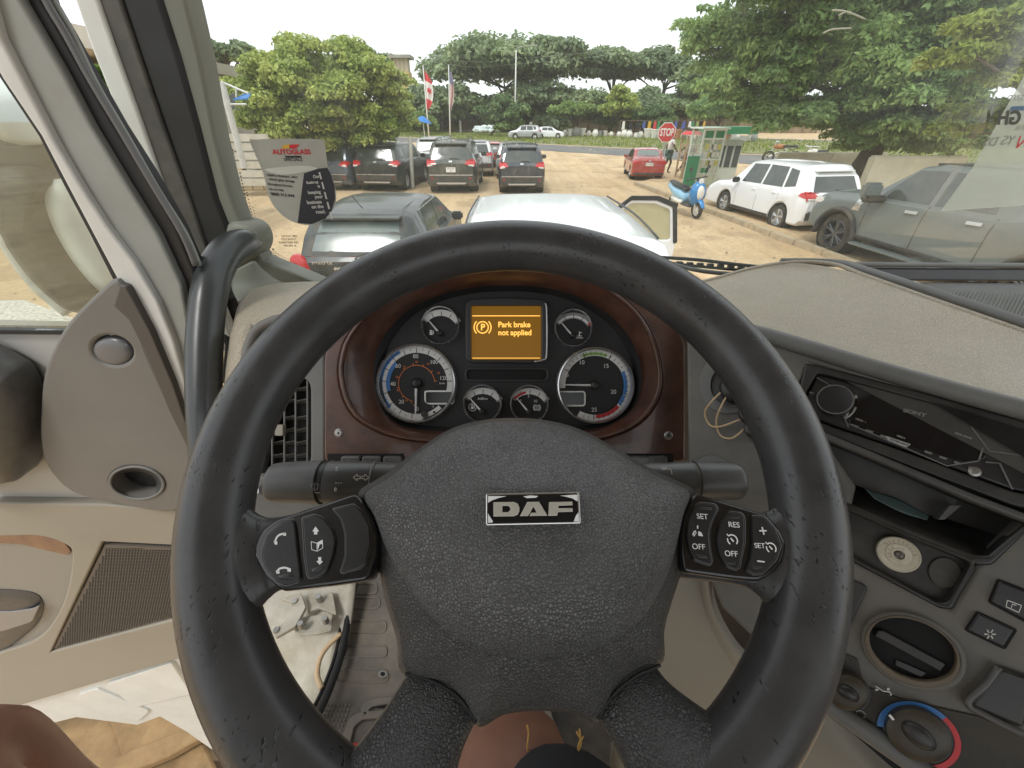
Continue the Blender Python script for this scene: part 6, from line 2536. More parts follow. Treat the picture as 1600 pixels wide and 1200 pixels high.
# rev counter
a, b, r, M = gauge(929, 602, 59, 't')
arcband('dial_band', a, b, r * .78, r * .93, 185, -120, m_dialsil, h1)
arcband('dial_scale', a, b, r * .79, r * .90, 60, -120, m_white, h1 + .0002)
arcband('green_band', a, b, r * .80, r * .87, 113, 68, m_green, h1 + .0005)
arcband('blue_band', a, b, r * .76, r * .86, 26, -16, m_blue, h1 + .0005)
arcband('blue_band', a, b, r * .76, r * .86, -19, -38, m_blue, h1 + .0005)
arcband('red_band', a, b, r * .78, r * .87, -42, -88, m_red, h1 + .0005)
ticks(a, b, r * .76, r * .90, [152, 110, 62, -17, -92], .0006, m_void, h1 + .0008)
ticks(a, b, r * .81, r * .90, list(range(-110, 150, 9)), .0003, m_void, h1 + .0007)
for s, x, y in (('5', 886.5, 586), ('10', 909, 566.5), ('15', 947, 572), ('20', 958.5, 612.5), ('25', 928.5, 640.5)):
    text('numeral', s, CP, x, y, .0088, m_white, panel, h=h1 + .0004)
plate('lcd_frame', fillet([(872, 611), (912, 611), (915, 614), (915, 632), (912, 635), (878, 635)], 4), CP, h1 + .0012, .0012, m_white, panel)
plate('lcd_window', fillet([(872, 613), (912.5, 613), (912.5, 632.5), (877, 632.5)], 3), CP, h1 + .0016, .001, m_lcd, panel)
needle(a, b, 52 * k_, 179, .0018, m_white, 7.5 * k_)
# small gauges
for px, py, rp, kind in ((689, 509, 29.5, 'fuel'), (895, 513, 29, 'temp'), (754, 630.5, 29.5, 'adblue'), (827, 631, 29.5, 'air')):
    a, b, r, M = gauge(px, py, rp, kind)
    b2 = b - r * .42
    a2 = a
    arcband('dial_band', a2, b2, r * .93, r * 1.26, 142, 32, m_dialsil if kind != 'temp' else mat('dial_grey', (.3, .3, .3), .5), h1)
    arcband('dial_scale', a2, b2, r * .98, r * 1.1, 140, 34, m_white, h1 + .0002)
    ticks(a2, b2, r * .93, r * 1.16, [140, 114, 88, 61, 35], .00045, m_void, h1 + .0004)
    if kind == 'air':
        arcband('red_band', a2, b2, r * .98, r * 1.1, 138, 100, m_red, h1 + .0005)
        text('numeral', '5', CP, 826, 619, .0062, m_white, panel, h=h1 + .0004)
        text('numeral', '10', CP, 836.5, 627, .0058, m_white, panel, h=h1 + .0004)
        text('numeral', '0', CP, 813.5, 626, .005, m_white, panel, h=h1 + .0004)
    if kind == 'temp':
        ticks(a2, b2, r * 1.0, r * 1.2, [38, 33], .0009, m_red, h1 + .0006, 'red_mark')
    if kind == 'adblue':
        text('dial_text', 'AdBlue', CP, 754, 623, .0052, m_white, panel, h=h1 + .0004)
    needle(a2 - .001, b2, 29 * k_, 131, .0016, m_white, 4.5 * k_)


# dial symbols
def sym_ring(x, y, rp, wd, m, t0=0, t1=360, h=None, pl=CP, parent=None):
    h = h1 + .0005 if h is None else h
    a, b = pl.ab(x, y, h)
    kk = (pl.hit(x + rp, y, h) - pl.hit(x, y, h)).length / rp
    v, f = [], []
    n = 20
    for i in range(n + 1):
        t = R_(t0 + (t1 - t0) * i / n)
        for q in (rp - wd / 2, rp + wd / 2):
            v.append(pl.P(a + q * kk * math.cos(t), b + q * kk * math.sin(t), h))
    for i in range(n):
        f.append((2 * i, 2 * i + 1, 2 * i + 3, 2 * i + 2))
    return pydata('symbol', v, f, m, parent or panel)


def sym_poly(polys, m, pl=CP, h=None, parent=None, name='symbol'):
    h = h1 + .0005 if h is None else h
    v, f = [], []
    for p in polys:
        n0 = len(v)
        v += [pl.hit(x, y, h) for x, y in p]
        f.append(tuple(range(n0, n0 + len(p))))
    o = pydata(name, v, f, m, parent or panel)
    for p_ in o.data.polygons:
        pass
    return o


def R4(x, y, w_, h_):
    return [(x - w_ / 2, y - h_ / 2), (x + w_ / 2, y - h_ / 2), (x + w_ / 2, y + h_ / 2), (x - w_ / 2, y + h_ / 2)]


sym_poly([R4(673.5, 517, 4, 2.2), R4(673.5, 521, 4.6, 4.6), R4(677.3, 519.5, 1, 6)], m_white)
sym_poly([R4(738, 633, 3.6, 2), R4(738, 637, 4.2, 4), R4(741.4, 635.5, .9, 6)], m_white)
sym_ring(738.5, 636, 6, .9, m_white)
sym_poly([R4(905.5, 522, 1.6, 8), R4(905.5, 528, 11, 1.2), R4(905.5, 525, 8, 1), R4(908, 519.5, 3, .9)], m_white)
sym_ring(839, 637, 3.6, 1, m_white)
sym_ring(839, 637, 5.6, .9, m_white, 120, 240)
sym_ring(839, 637, 5.6, .9, m_white, -60, 60)
sym_poly([R4(839, 637, 1, 4)], m_white)

# display
plate('display_frame', fillet([(727, 474), (734, 467), (790, 464.5), (850, 467.5), (857, 475), (857, 560), (850, 567.5), (734, 566.5), (727, 560)], 7), CP, FH + .010, .012, mat('display_surround', (.035, .035, .037), .4), panel,
      holes=[fillet([(736, 477), (846, 477), (846, 562), (736, 562)], 3)], bevel=.002)
bm = bmesh.new()
tube(bm, crom([CP.hit(x, y, FH + .010) for x, y in [(851, 475), (854, 482), (854, 553), (848, 562), (835, 565)]], 4), .0012, 6)
bmesh_obj('display_highlight', bm, m_chrome, panel, True)
m_amber = mat('display_amber', (.10, .05, .005), .35, emit=((.50, .22, .010), .20))
m_ambl = mat('display_lit', (.6, .3, .05), .4, emit=((1.0, .52, .10), .9))
plate('display_screen', [(735, 476), (847, 476), (847, 563), (735, 563)], CP, FH + .003, .002, m_amber, panel)
hS = FH + .0034
sym_poly([R4(791, 493.5, 106, 1.4)], m_ambl, h=hS, name='display_line')
sym_poly([R4(791, 559.5, 106, 1.0)], m_ambl, h=hS, name='display_line')
sym_ring(754, 511.5, 9.0, 1.8, m_ambl, h=hS)
sym_ring(754, 511.5, 13.2, 1.8, m_ambl, 135, 225, h=hS)
sym_ring(754, 511.5, 13.2, 1.8, m_ambl, -45, 45, h=hS)
text('display_text', 'P', CP, 754.3, 511.6, .0135, m_ambl, panel, h=hS, bold=.0003)
text('display_text', 'Park brake', CP, 803.5, 507.5, .0115, m_ambl, panel, h=hS, sx=.98, bold=.00028)
text('display_text', 'not applied', CP, 804.5, 520, .0115, m_ambl, panel, h=hS, sx=.98, bold=.00028)
# warning light slot
plate('lamp_slot', fillet([(726, 575), (857, 575), (857, 595.5), (726, 595.5)], 9), CP, FH + .004, .006, mat('slot_rim', (.05, .05, .05), .4), panel,
      holes=[fillet([(728.5, 577.5), (854.5, 577.5), (854.5, 593), (728.5, 593)], 7)], bevel=.001)
plate('lamp_slot_back', fillet([(728, 577), (855, 577), (855, 593.5), (728, 593.5)], 7), CP, FH + .0007, .002, m_void, panel)
# screws in the wood
for x, y in ((529.5, 676.5), (1044, 680.5)):
    a, b = CP.ab(x, y, .0)
    M = CP.mat(0) @ Matrix.Translation((a, b, 0))
    bm = bmesh.new()
    lathe(bm, [(0, .0012), (.0013, .0012), (.0016, .0024), (.0044, .0022), (.0055, .0006), (.0062, .0003)], 20, M)
    bmesh_obj('screw', bm, m_screw, panel, 40)
    bm = bmesh.new()
    lathe(bm, [(0, .0016), (.0016, .0016), (.0016, .0010)], 8, M)
    bmesh_obj('screw_socket', bm, m_void, panel)
# push switches under the wood, below the panel
plate('switch_recess', [(512, 709), (630, 709), (640, 745), (512, 745)], CP, .001, .012, m_void, panel)
plate('switch_recess', [(960, 709), (1052, 709), (1052, 745), (960, 745)], CP, .001, .012, m_void, panel)
for x in (547, 580, 613, 1000, 1028):
    plate('switch', fillet([(x - 15, 713), (x + 15, 713), (x + 16, 750), (x - 16, 750)], 4), CP, .008, .012, m_stalk, panel, bevel=.002)
plate('panel_lower', [(506, 738), (1075, 738), (1075, 860), (506, 860)], CP, -.01, .01, m_black, panel)

# ---------------------------------------------------------------- steering wheel
Rw, rt = .2090, .0229
bm = bmesh.new()
tube(bm, [WP.P(Rw * math.cos(t), Rw * math.sin(t), 0) for t in [2 * math.pi * k / 128 for k in range(128)]], rt, 28, closed=True, flat=1.0, up=WP.n)
bmesh.ops.recalc_face_normals(bm, faces=bm.faces)
wheel = bmesh_obj('steering_wheel', bm, m_rim, cab, True)


def spokeskin(name, sections, m, seg=20, n=6):
    """flattened skin through sections (px, py, h, half width px, dir deg, half thickness)"""
    rings = []
    for (px, py, h, hw, ang, ht) in sections:
        c = WP.hit(px, py, h)
        dx, dy = math.cos(R_(ang)), math.sin(R_(ang))
        e = WP.hit(px + dx * hw, py + dy * hw, h) - c
        rings.append([c + e * math.cos(2 * math.pi * k / seg) + WP.n * ht * math.sin(2 * math.pi * k / seg) for k in range(seg)])
    cols = [crom([rings[i][k] for i in range(len(rings))], n) for k in range(seg)]
    H = len(cols[0])
    v = [cols[k][i] for i in range(H) for k in range(seg)]
    f = [(i * seg + k, i * seg + (k + 1) % seg, (i + 1) * seg + (k + 1) % seg, (i + 1) * seg + k) for i in range(H - 1) for k in range(seg)]
    f.append(tuple(range(seg)))
    f.append(tuple((H - 1) * seg + k for k in reversed(range(seg))))
    bm = bmesh.new()
    me = bpy.data.meshes.new(name)
    me.from_pydata([tuple(x) for x in v], [], f)
    bm.from_mesh(me)
    bmesh.ops.recalc_face_normals(bm, faces=bm.faces)
    bm.to_mesh(me)
    bm.free()
    return link(name, me, m, wheel, 50)


spokeskin('spoke', [(345, 868, 0, 92, 88, .010), (374, 870, 0, 92, 87, .012), (396, 870, -.001, 84, 86, .0125), (414, 868, -.002, 68, 85, .011), (440, 862, -.004, 58, 84, .009), (520, 846, -.006, 58, 82, .009), (640, 830, -.012, 62, 80, .008)], m_rim)
spokeskin('spoke', [(1257, 868, 0, 92, 92, .010), (1228, 868, 0, 92, 93, .012), (1208, 866, -.001, 84, 94, .0125), (1190, 862, -.002, 68, 95, .011), (1162, 858, -.004, 58, 96, .009), (1080, 847, -.006, 58, 98, .009), (960, 830, -.012, 62, 100, .008)], m_rim)
# lower spokes, leather wrapped, with a seam where they meet the hub
m_rim2 = mat('spoke_leather', (.052, .052, .052), .36, var=.2, vscale=20, groove=.45, bump=[('leather', 480, .7, .0006), ('noise', 60, .15, .002)])
spokeskin('spoke', [(715, 1045, -.016, 62, 30, .010), (687, 1092, -.010, 66, 28, .014), (655, 1150, -.004, 72, 26, .017), (622, 1220, .0, 95, 20, .018), (590, 1300, .0, 150, 10, .018)], m_rim2)
spokeskin('spoke', [(955, 1045, -.016, 62, -30, .010), (987, 1090, -.010, 60, -30, .014), (1030, 1140, -.004, 72, -32, .017), (1085, 1200, .0, 100, -25, .018), (1120, 1290, .0, 150, -10, .018)], m_rim2)

hub_out = crom([(560, 769), (600, 742), (645, 708), (700, 672), (750, 657), (800, 653), (850, 656), (905, 670), (965, 702), (1020, 734), (1060, 752), (1086, 768), (1078, 800), (1071, 850), (1064, 895), (1050, 940), (1038, 985), (1036, 1034), (1000, 1048), (966, 1075), (934, 1128), (905, 1118), (870, 1112), (825, 1111), (785, 1118), (747, 1136), (722, 1098), (690, 1070), (628, 1052), (620, 1000), (605, 950), (594, 900), (588, 850), (578, 800)], 4, True)
pillow('hub_shell', hub_out, WP, -.004, .026, m_shell, wheel, k=2.2, rings=14, skirt=.03, c=(825, 880), sub=1)
bag_out = crom([(570, 774), (612, 744), (652, 710), (702, 677), (752, 662), (800, 658), (850, 661), (903, 675), (960, 705), (1015, 738), (1055, 757), (1078, 772), (1068, 805), (1058, 850), (1046, 890), (1028, 930), (1003, 968), (965, 1000), (915, 1022), (850, 1033), (785, 1030), (735, 1015), (692, 985), (655, 945), (622, 895), (600, 850), (585, 808)], 4, True)
bag = pillow('airbag_cover', bag_out, WP, .008, .042, m_bag, wheel, k=3.4, rings=16, skirt=.010, c=(820, 860), sub=1)
# seam lines of the lower spokes
for pts in ([(743, 1130), (736, 1114), (715, 1088), (685, 1068), (655, 1057), (633, 1053)], [(935, 1124), (944, 1104), (965, 1078), (995, 1055), (1018, 1045), (1032, 1039)]):
    bm = bmesh.new()
    tube(bm, crom([WP.hit(x, y, .003) for x, y in pts], 5), .0010, 8)
    bmesh_obj('seam', bm, m_seam, wheel, True)

# emblem with three raised letters on a bright edged plate
hE = .0475
em = plate('emblem', fillet([(759, 771), (905, 768), (908, 818), (759, 821)], 3), WP, hE, .008, m_chrome, wheel, bevel=.0006)
plate('emblem_plate', fillet([(762, 774), (902, 771), (904.5, 815), (762, 818)], 3), WP, hE + .0005, .002, mat('emblem_black', (.012, .012, .014), .18), wheel)
m_letter = mat('emblem_letter', (.72, .70, .62), .30, metal=.5)


def emb(pts, holes=()):
    f = lambda q: [(740 + x / 8.42, 750 + y / 8.42) for x, y in q]
    plate('emblem_letter', f(pts), WP, hE + .0014, .0010, m_letter, wheel, holes=[f(q) for q in holes], bevel=.0001)


emb([(262, 292), (530, 288), (580, 310), (602, 360), (602, 410), (580, 455), (530, 476), (262, 478)], [[(378, 338), (455, 338), (482, 365), (482, 395), (455, 422), (378, 422)]])
emb([(705, 288), (860, 286), (972, 468), (735, 472), (755, 430), (830, 428), (790, 350), (715, 472), (610, 474)])
emb([(992, 290), (1298, 284), (1300, 330), (1115, 336), (1115, 372), (1302, 370), (1304, 415), (1112, 422), (1100, 468), (985, 470)])
# the flat bits of bright film left on the emblem corners
f = lambda q: [(740 + x / 8.42, 750 + y / 8.42) for x, y in q]
for q in ([(190, 212), (430, 212), (330, 235), (240, 268), (188, 300)], [(1140, 205), (1368, 192), (1368, 282), (1300, 240), (1210, 218)], [(188, 560), (190, 440), (225, 500), (255, 545), (240, 562)], [(1318, 545), (1345, 470), (1380, 425), (1390, 548)], [(655, 215), (740, 203), (850, 210), (820, 232), (700, 238)]):
    plate('film_scrap', f(q), WP, hE + .0009, .0004, m_white, wheel)

# button panels
PH = .013
lp = fillet([(412, 824), (430, 811), (480, 795), (556, 770), (578, 800), (590, 832), (589, 862), (575, 907), (505, 917), (441, 925), (412, 900), (397, 872), (396, 852)], 9, 3)
rp = fillet([(1086, 770), (1140, 786), (1200, 804), (1218, 825), (1230, 850), (1226, 875), (1210, 897), (1187, 909), (1150, 906), (1070, 895), (1065, 872), (1063, 835), (1071, 797)], 9, 3)
plate('button_panel', lp, WP, PH, .020, m_gloss, wheel, bevel=.0022)
plate('button_panel', rp, WP, PH, .020, m_gloss, wheel, bevel=.0022)


def button(raw, ox, oy, sc_):
    pts = [(ox + x / sc_, oy + y / sc_) for x, y in raw]
    pts = fillet(pts, 4, 3)
    cx_ = sum(p[0] for p in pts) / len(pts)
    cy_ = sum(p[1] for p in pts) / len(pts)
    plate('button_gap', [(cx_ + (x - cx_) * 1.07, cy_ + (y - cy_) * 1.035) for x, y in pts], WP, PH + .0003, .001, m_line, wheel,
          holes=[[(cx_ + (x - cx_) * 1.015, cy_ + (y - cy_) * 1.008) for x, y in pts]])
    return plate('button', pts, WP, PH + .0022, .003, m_btn, wheel, bevel=.0008)


for raw in ([(250, 618), (310, 605), (322, 650), (358, 975), (340, 998), (262, 1020), (205, 990), (135, 900), (115, 825), (150, 705)],
            [(370, 600), (445, 577), (490, 590), (555, 665), (576, 735), (558, 835), (520, 930), (480, 962), (415, 975), (400, 950), (385, 850)],
            [(560, 545), (690, 512), (735, 548), (790, 650), (795, 760), (762, 885), (730, 912), (620, 942), (608, 925), (636, 830), (636, 700), (612, 610)]):
    button(raw, 380, 660, 4)
for raw in ([(775, 500), (868, 512), (888, 545), (850, 625), (832, 700), (842, 800), (856, 860), (836, 893), (742, 862), (712, 800), (692, 710), (702, 610), (745, 520)],
            [(962, 556), (1040, 570), (1055, 605), (1055, 750), (1024, 905), (1000, 923), (940, 900), (897, 820), (881, 730), (900, 630)],
            [(1102, 582), (1180, 592), (1240, 660), (1280, 770), (1250, 860), (1165, 948), (1110, 953), (1062, 922), (1092, 850), (1105, 750)]):
    button(raw, 900, 660, 4)
hB = PH + .0026


def L5(q):
    return [(380 + x / 4, 660 + y / 4) for x, y in q]


def L6(q):
    return [(900 + x / 4, 660 + y / 4) for x, y in q]


def thick(pts, wpx):
    """polyline given picture-space width, as quads"""
    o = []
    for (x0, y0), (x1, y1) in zip(pts[:-1], pts[1:]):
        d = math.hypot(x1 - x0, y1 - y0) or 1
        nx, ny = -(y1 - y0) / d * wpx / 2, (x1 - x0) / d * wpx / 2
        o.append([(x0 + nx, y0 + ny), (x1 + nx, y1 + ny), (x1 - nx, y1 - ny), (x0 - nx, y0 - ny)])
    return o


S = lambda polys: sym_poly(polys, m_white, WP, hB, wheel)
S([L5(q) for q in ([(432, 682), (452, 650), (474, 682), (462, 682), (464, 700), (442, 700), (443, 682)], [(456, 866), (470, 866), (468, 842), (488, 842), (487, 866), (499, 868), (478, 890)])])
S(thick(crom(L5([(198, 750), (208, 722), (228, 702), (262, 694)]), 4), 3.0) + [L5([(190, 740), (215, 745), (212, 765), (196, 762)]), L5([(248, 688), (268, 690), (268, 708), (250, 708)])])
S(thick(crom(L5([(212, 932), (228, 914), (262, 908), (290, 918)]), 4), 3.2) + [L5([(204, 925), (228, 930), (226, 946), (206, 945)]), L5([(276, 912), (298, 912), (298, 935), (276, 932)])])
S(thick(L5([(425, 745), (460, 755), (495, 735), (497, 785), (462, 805), (428, 795), (425, 745)]), 1.0) + thick(L5([(461, 755), (462, 804)]), 1.0) + [L5([(464, 755), (493, 738), (495, 760), (478, 762), (470, 790), (465, 790)])])
T = lambda s, x, y, size, rot=0: text('button_text', s, WP, 900 + x / 4, 660 + y / 4, size, m_white, wheel, h=hB, rot=rot)
T('SET', 789, 589, .0048, -4)
T('OFF', 766, 778, .0048, -4)
T('RES', 987, 641, .0048, -4)
T('OFF', 970, 822, .0048, -4)
T('SET', 1148, 772, .0044, -3)
T('+', 1170, 683, .010)
S([L6([(1132, 862), (1180, 868), (1180, 876), (1132, 870)])])
for (x, y, r) in ((978, 735, 7.6), (1220, 785, 7.2)):
    X, Y = 900 + x / 4, 660 + y / 4
    sym_ring(X, Y, r, 2.0, m_white, -50, 130, h=hB, pl=WP, parent=wheel)
    sym_ring(X, Y, r, 2.0, m_white, 160, 232, h=hB, pl=WP, parent=wheel)
    S(thick([(X + 2, Y + 2.5), (X - 3, Y - 3)], 2.2) + thick([(X - 6, Y - 6), (X - 9, Y - 9.5)], 1.6))
X, Y = 900 + 760 / 4, 660 + 700 / 4
sym_ring(X, Y + 2, 7.0, 2.0, m_white, 100, 175, h=hB, pl=WP, parent=wheel)
S([[(X + 1, Y + 2), (X + 1, Y - 5), (X + 6, Y - 3), (X + 8.5, Y + 3)], [(X - .8, Y - 14), (X + .8, Y - 14), (X + 1, Y - 9), (X - 1, Y - 9)]] + thick([(X - 6, Y + 3), (X - 2, Y - 3)], 1.4))
# dimples pressed into the rockers
m_dim = mat('button_dimple', (.035, .035, .035), .3)
for q in (([(215, 955), (300, 940), (322, 955), (318, 980), (250, 985), (222, 975)], L5), ([(425, 915), (505, 890), (510, 905), (470, 938), (430, 940)], L5), ([(768, 530), (840, 528), (858, 545), (840, 552), (775, 545)], L6),
          ([(745, 820), (815, 835), (822, 855), (765, 850)], L6), ([(955, 590), (1020, 590), (1022, 602), (960, 602)], L6), ([(930, 870), (1005, 878), (990, 895), (945, 890)], L6), ([(1105, 895), (1175, 905), (1130, 925), (1100, 915)], L6)):
    pillow('button_dimple', fillet(q[1](q[0]), 3, 3), WP, PH + .0022, PH + .0030, m_dim, wheel, rings=4, skirt=.0003, sub=1)

# ---------------------------------------------------------------- stalks behind the wheel, steering column


def tubepx(name, pts, m, parent, seg=24, n=5, sm=True):
    """pts: (px, py, depth, radius px)"""
    P = crom([at(x, y, d) for x, y, d, r in pts], n)
    Rr = [q[0] for q in crom([(r * d / FPX, 0) for x, y, d, r in pts], n)]
    bm = bmesh.new()
    tube(bm, P, Rr, seg)
    return bmesh_obj(name, bm, m, parent, sm)


st = tubepx('indicator_stalk', [(424, 754, .395, 12), (426, 754, .395, 25), (432, 754, .395, 30), (470, 753, .395, 32), (502, 753, .395, 33.5), (504, 753, .395, 34)], m_stalk, cab, sm=50)
tubepx('stalk_ring', [(503, 753, .395, 31), (514, 753, .395, 31)], m_black, st, sm=50)
tubepx('stalk_arm', [(514, 754, .395, 33), (540, 754, .396, 33), (590, 752, .40, 30), (660, 748, .41, 22), (760, 745, .43, 16)], m_stalk, st, sm=50)
KS = Plane(CAM + Fv * .3745, Rv, Uv)
for s, x, y, z in (('2', 526, 733, .0045), ('0', 524, 765, .0045), ('- - -', 529, 754, .004)):
    text('stalk_mark', s, KS, x, y, z, m_white, st, h=.0)
sym_poly(thick([(552, 746), (558, 741), (558, 744), (563, 744), (563, 748), (558, 748), (558, 751), (552, 746)], .9) + thick([(576, 746), (570, 741), (570, 744), (565.5, 744), (565.5, 748), (570, 748), (570, 751), (576, 746)], .9), m_white, KS, .0, st)
sym_poly(thick([(486, 757), (488, 763), (492, 766), (496, 763), (498, 757), (492, 755.5), (486, 757)], .7) + thick([(492, 757), (491, 768)], .7) + [R4(496, 770, 9, 1)], mat('print_dim', (.3, .3, .28), .5), KS, .0, st)
for x in (517, 541, 587):
    bm = bmesh.new()
    rr_ = (33 if x < 545 else 30.6) * .396 / FPX
    lathe(bm, [(rr_ + .0004, -.0006), (rr_ + .0008, 0), (rr_ + .0004, .0006)], 30, Matrix.Translation(at(x, 754 if x < 580 else 752, .397)) @ Matrix.Rotation(math.pi / 2, 4, 'Y'), True)
    bmesh_obj('stalk_line', bm, m_line, st)
st2 = tubepx('brake_stalk', [(1158, 751, .40, 14), (1156, 751, .40, 24), (1148, 751, .40, 29), (1120, 751, .40, 30), (1088, 751, .40, 31), (1086, 751, .40, 31)], m_stalk, cab, sm=50)
tubepx('stalk_ring', [(1087, 751, .40, 28), (1080, 751, .40, 28)], m_dgrey, st2, sm=50)
tubepx('stalk_arm', [(1081, 751, .40, 30), (1050, 751, .402, 28), (1000, 748, .41, 24), (900, 745, .43, 16)], m_stalk, st2, sm=50)
KS2 = Plane(CAM + Fv * .3815, Rv, Uv)
text('stalk_mark', 'OFF', KS2, 1038, 733, .0032, m_white, st2, h=0)
sym_poly(thick([(1043, 733), (1049, 733.5), (1050, 741)], .9), m_white, KS2, 0, st2)
col = tubepx('column_shroud', [(815, 830, .36, 130), (812, 800, .43, 120), (808, 790, .50, 100), (805, 780, .56, 90)], m_dgrey, cab)

# ---------------------------------------------------------------- centre console
con = plate('centre_console', [(1072, 494), (1120, 501), (1180, 513), (1250, 532), (1350, 562), (1450, 590), (1600, 632), (1760, 672), (1830, 1300), (1560, 1300), (1420, 1190), (1290, 1092), (1190, 1010), (1128, 950), (1100, 880), (1076, 800)], KP, 0, .03, m_dgrey, cab, bevel=.004,
            holes=[[(1318, 845), (1338, 760), (1272, 664), (1230, 648), (1250, 600), (1264, 570), (1770, 718), (1720, 800), (1600, 815), (1545, 871), (1524, 884), (1486, 951), (1320, 870)]])
# the rolled grey lip under the pad
bm = bmesh.new()
tube(bm, crom([KP.hit(x, y, .004) for x, y in [(1072, 500), (1120, 508), (1180, 520), (1250, 540), (1350, 571), (1450, 600), (1600, 641), (1760, 683)]], 5), .009, 10)
bmesh_obj('console_lip', bm, m_grey, con, True)
# ignition / hazard knob recess with the cord hanging from it
plate('switch_dish', ell(1138, 600, 47, 47, 0, 40), KP, .002, .003, m_grey, con, holes=[ell(1142, 602, 33, 34, 0, 32)], bevel=.001)
plate('switch_well', ell(1142, 602, 33.5, 34.5, 0, 32), KP, .0008, .003, m_black, con)
bm = bmesh.new()
tube(bm, [KP.hit(1142 + 33 * math.cos(t), 602 + 34 * math.sin(t), .0035) for t in [2 * math.pi * k / 36 for k in range(36)]], .0012, 6, closed=True)
bmesh_obj('switch_ring', bm, m_line, con, True)
a, b = KP.ab(1150, 610, 0)
bm = bmesh.new()
lathe(bm, [(.017, .001), (.016, .018), (.013, .021), (0, .022)], 24, KP.mat(0) @ Matrix.Translation((a, b, 0)))
bmesh_obj('ignition_switch', bm, m_black, con, 50)
for x, y, r in ((1172, 648, 15), (1176, 672, 11), (1187, 690, 8)):
    a, b = KP.ab(x, y, .02)
    bm = bmesh.new()
    kk = .48 / FPX
    lathe(bm, [(r * kk, 0), (r * kk, .03), (r * kk * .8, .035), (0, .036)], 18, KP.mat(0) @ Matrix.Translation((a, b, 0)))
    bmesh_obj('key_knob', bm, m_black, con, 50)
plate('blank_cover', ell(1112, 745, 34, 34, 0, 30), KP, .003, .003, m_grey, con, bevel=.0015)

cordpts = [[(375, 590), (330, 628), (296, 662), (272, 697), (274, 728), (292, 758), (322, 766), (362, 756), (400, 742), (432, 732)],
           [(392, 605), (360, 640), (338, 680), (320, 725), (320, 768), (338, 803), (375, 814), (405, 800), (432, 775), (456, 748)]]
bm = bmesh.new()
for q in cordpts:
    tube(bm, crom([KP.hit(1000 + x / 2.667, 380 + y / 2.667, .013 + .006 * math.sin(i)) for i, (x, y) in enumerate(q)], 6), .0011, 8)
cordo = bmesh_obj('cord_loop', bm, m_cord, None, True)
tag(cordo, 'thin cream cord hanging in two loops from the key switch right of the gauges', 'cord')

# lower rear wall of the storage openings
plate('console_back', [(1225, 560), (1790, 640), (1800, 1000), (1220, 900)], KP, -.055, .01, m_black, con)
# radio bay frame
fr_o = fillet([(1244, 625), (1258, 568), (1272, 569), (1440, 612), (1770, 706), (1740, 830), (1583, 790), (1420, 728), (1268, 668)], 7)
fr_i = fillet([(1252, 628), (1277, 583), (1292, 586), (1445, 627), (1770, 722), (1730, 800), (1582, 768), (1420, 708), (1268, 655)], 5)
plate('radio_frame', fr_o, KP, .003, .03, m_black, con, holes=[fr_i], bevel=.002)
bm = bmesh.new()
tube(bm, crom([KP.hit(x, y, .004) for x, y in [(1262, 670), (1340, 703), (1430, 741), (1510, 775), (1580, 802), (1700, 848)]], 5), .004, 8)
bmesh_obj('shelf_lip', bm, m_stalk, con, True)

# the radio itself
rad = plate('car_radio', fillet([(1253, 629), (1278, 585), (1292, 588), (1445, 629), (1760, 722), (1725, 800), (1582, 766), (1420, 706), (1269, 653)], 5), KP, -.002, .05, mat('radio_black', (.014, .014, .015), .28, dust=((.11, .10, .085), .3, 30)), None, bevel=.0025)
tag(rad, 'black car radio with round knob and faint lettering set in the centre console', 'radio')
plate('radio_window', fillet([(1331, 632), (1362, 616), (1385, 622), (1500, 662), (1518, 667), (1546, 702), (1538, 718), (1500, 722), (1400, 690), (1326, 660)], 6), KP, -.0008, .003, mat('radio_window', (.006, .006, .008), .12, dust=((.08, .08, .075), .16, 24)), rad, bevel=.0006)
a, b = KP.ab(1304, 626, .004)
bm = bmesh.new()
kk = .45 / FPX
lathe(bm, [(24 * kk, -.004), (24 * kk, .008), (22.5 * kk, .011), (20 * kk, .0105), (0, .0112)], 36, KP.mat(0) @ Matrix.Translation((a, b, 0)))
bmesh_obj('radio_knob', bm, mat('knob_black', (.022, .022, .023), .3), rad, 40)
bm = bmesh.new()
lathe(bm, [(23 * kk, .0112), (22 * kk, .0122), (20.6 * kk, .0112)], 36, KP.mat(0) @ Matrix.Translation((a, b, 0)), True)
bmesh_obj('knob_edge', bm, m_grey, rad, True)
hr = .0006
m_pd = mat('print_faint', (.16, .155, .14), .5)
m_pm = mat('print_mid', (.42, .42, .40), .5)
text('radio_text', 'SONY', KP, 1429, 645, .0050, m_pd, rad, h=hr, rot=6, sx=1.25, bold=.0003)
text('radio_text', 'EXTRA BASS', KP, 1405, 691, .0026, m_black, rad, h=hr + .0006, rot=0)
sym_poly([[(1384, 681), (1423, 694), (1417, 699), (1388, 690)]], m_pm, KP, hr, rad)
text('radio_text', 'MEGA', KP, 1408, 683, .0024, m_pm, rad, h=hr)
text('radio_text', 'MENU  +', KP, 1345, 657, .0024, m_pm, rad, h=hr)
text('radio_text', 'DSX-A410', KP, 1505, 681, .0026, m_pm, rad, h=hr)
text('radio_text', 'SRC', KP, 1268, 614, .0024, m_pm, rad, h=hr)
for i in range(9):
    x, y = 1330 + i * 23, 662 + i * 8.3
    if 1378 < x < 1430:
        continue
    sym_poly([[(x, y), (x + 12, y + 3.8), (x + 10, y + 7), (x - 1, y + 3)]], m_pd, KP, hr, rad)
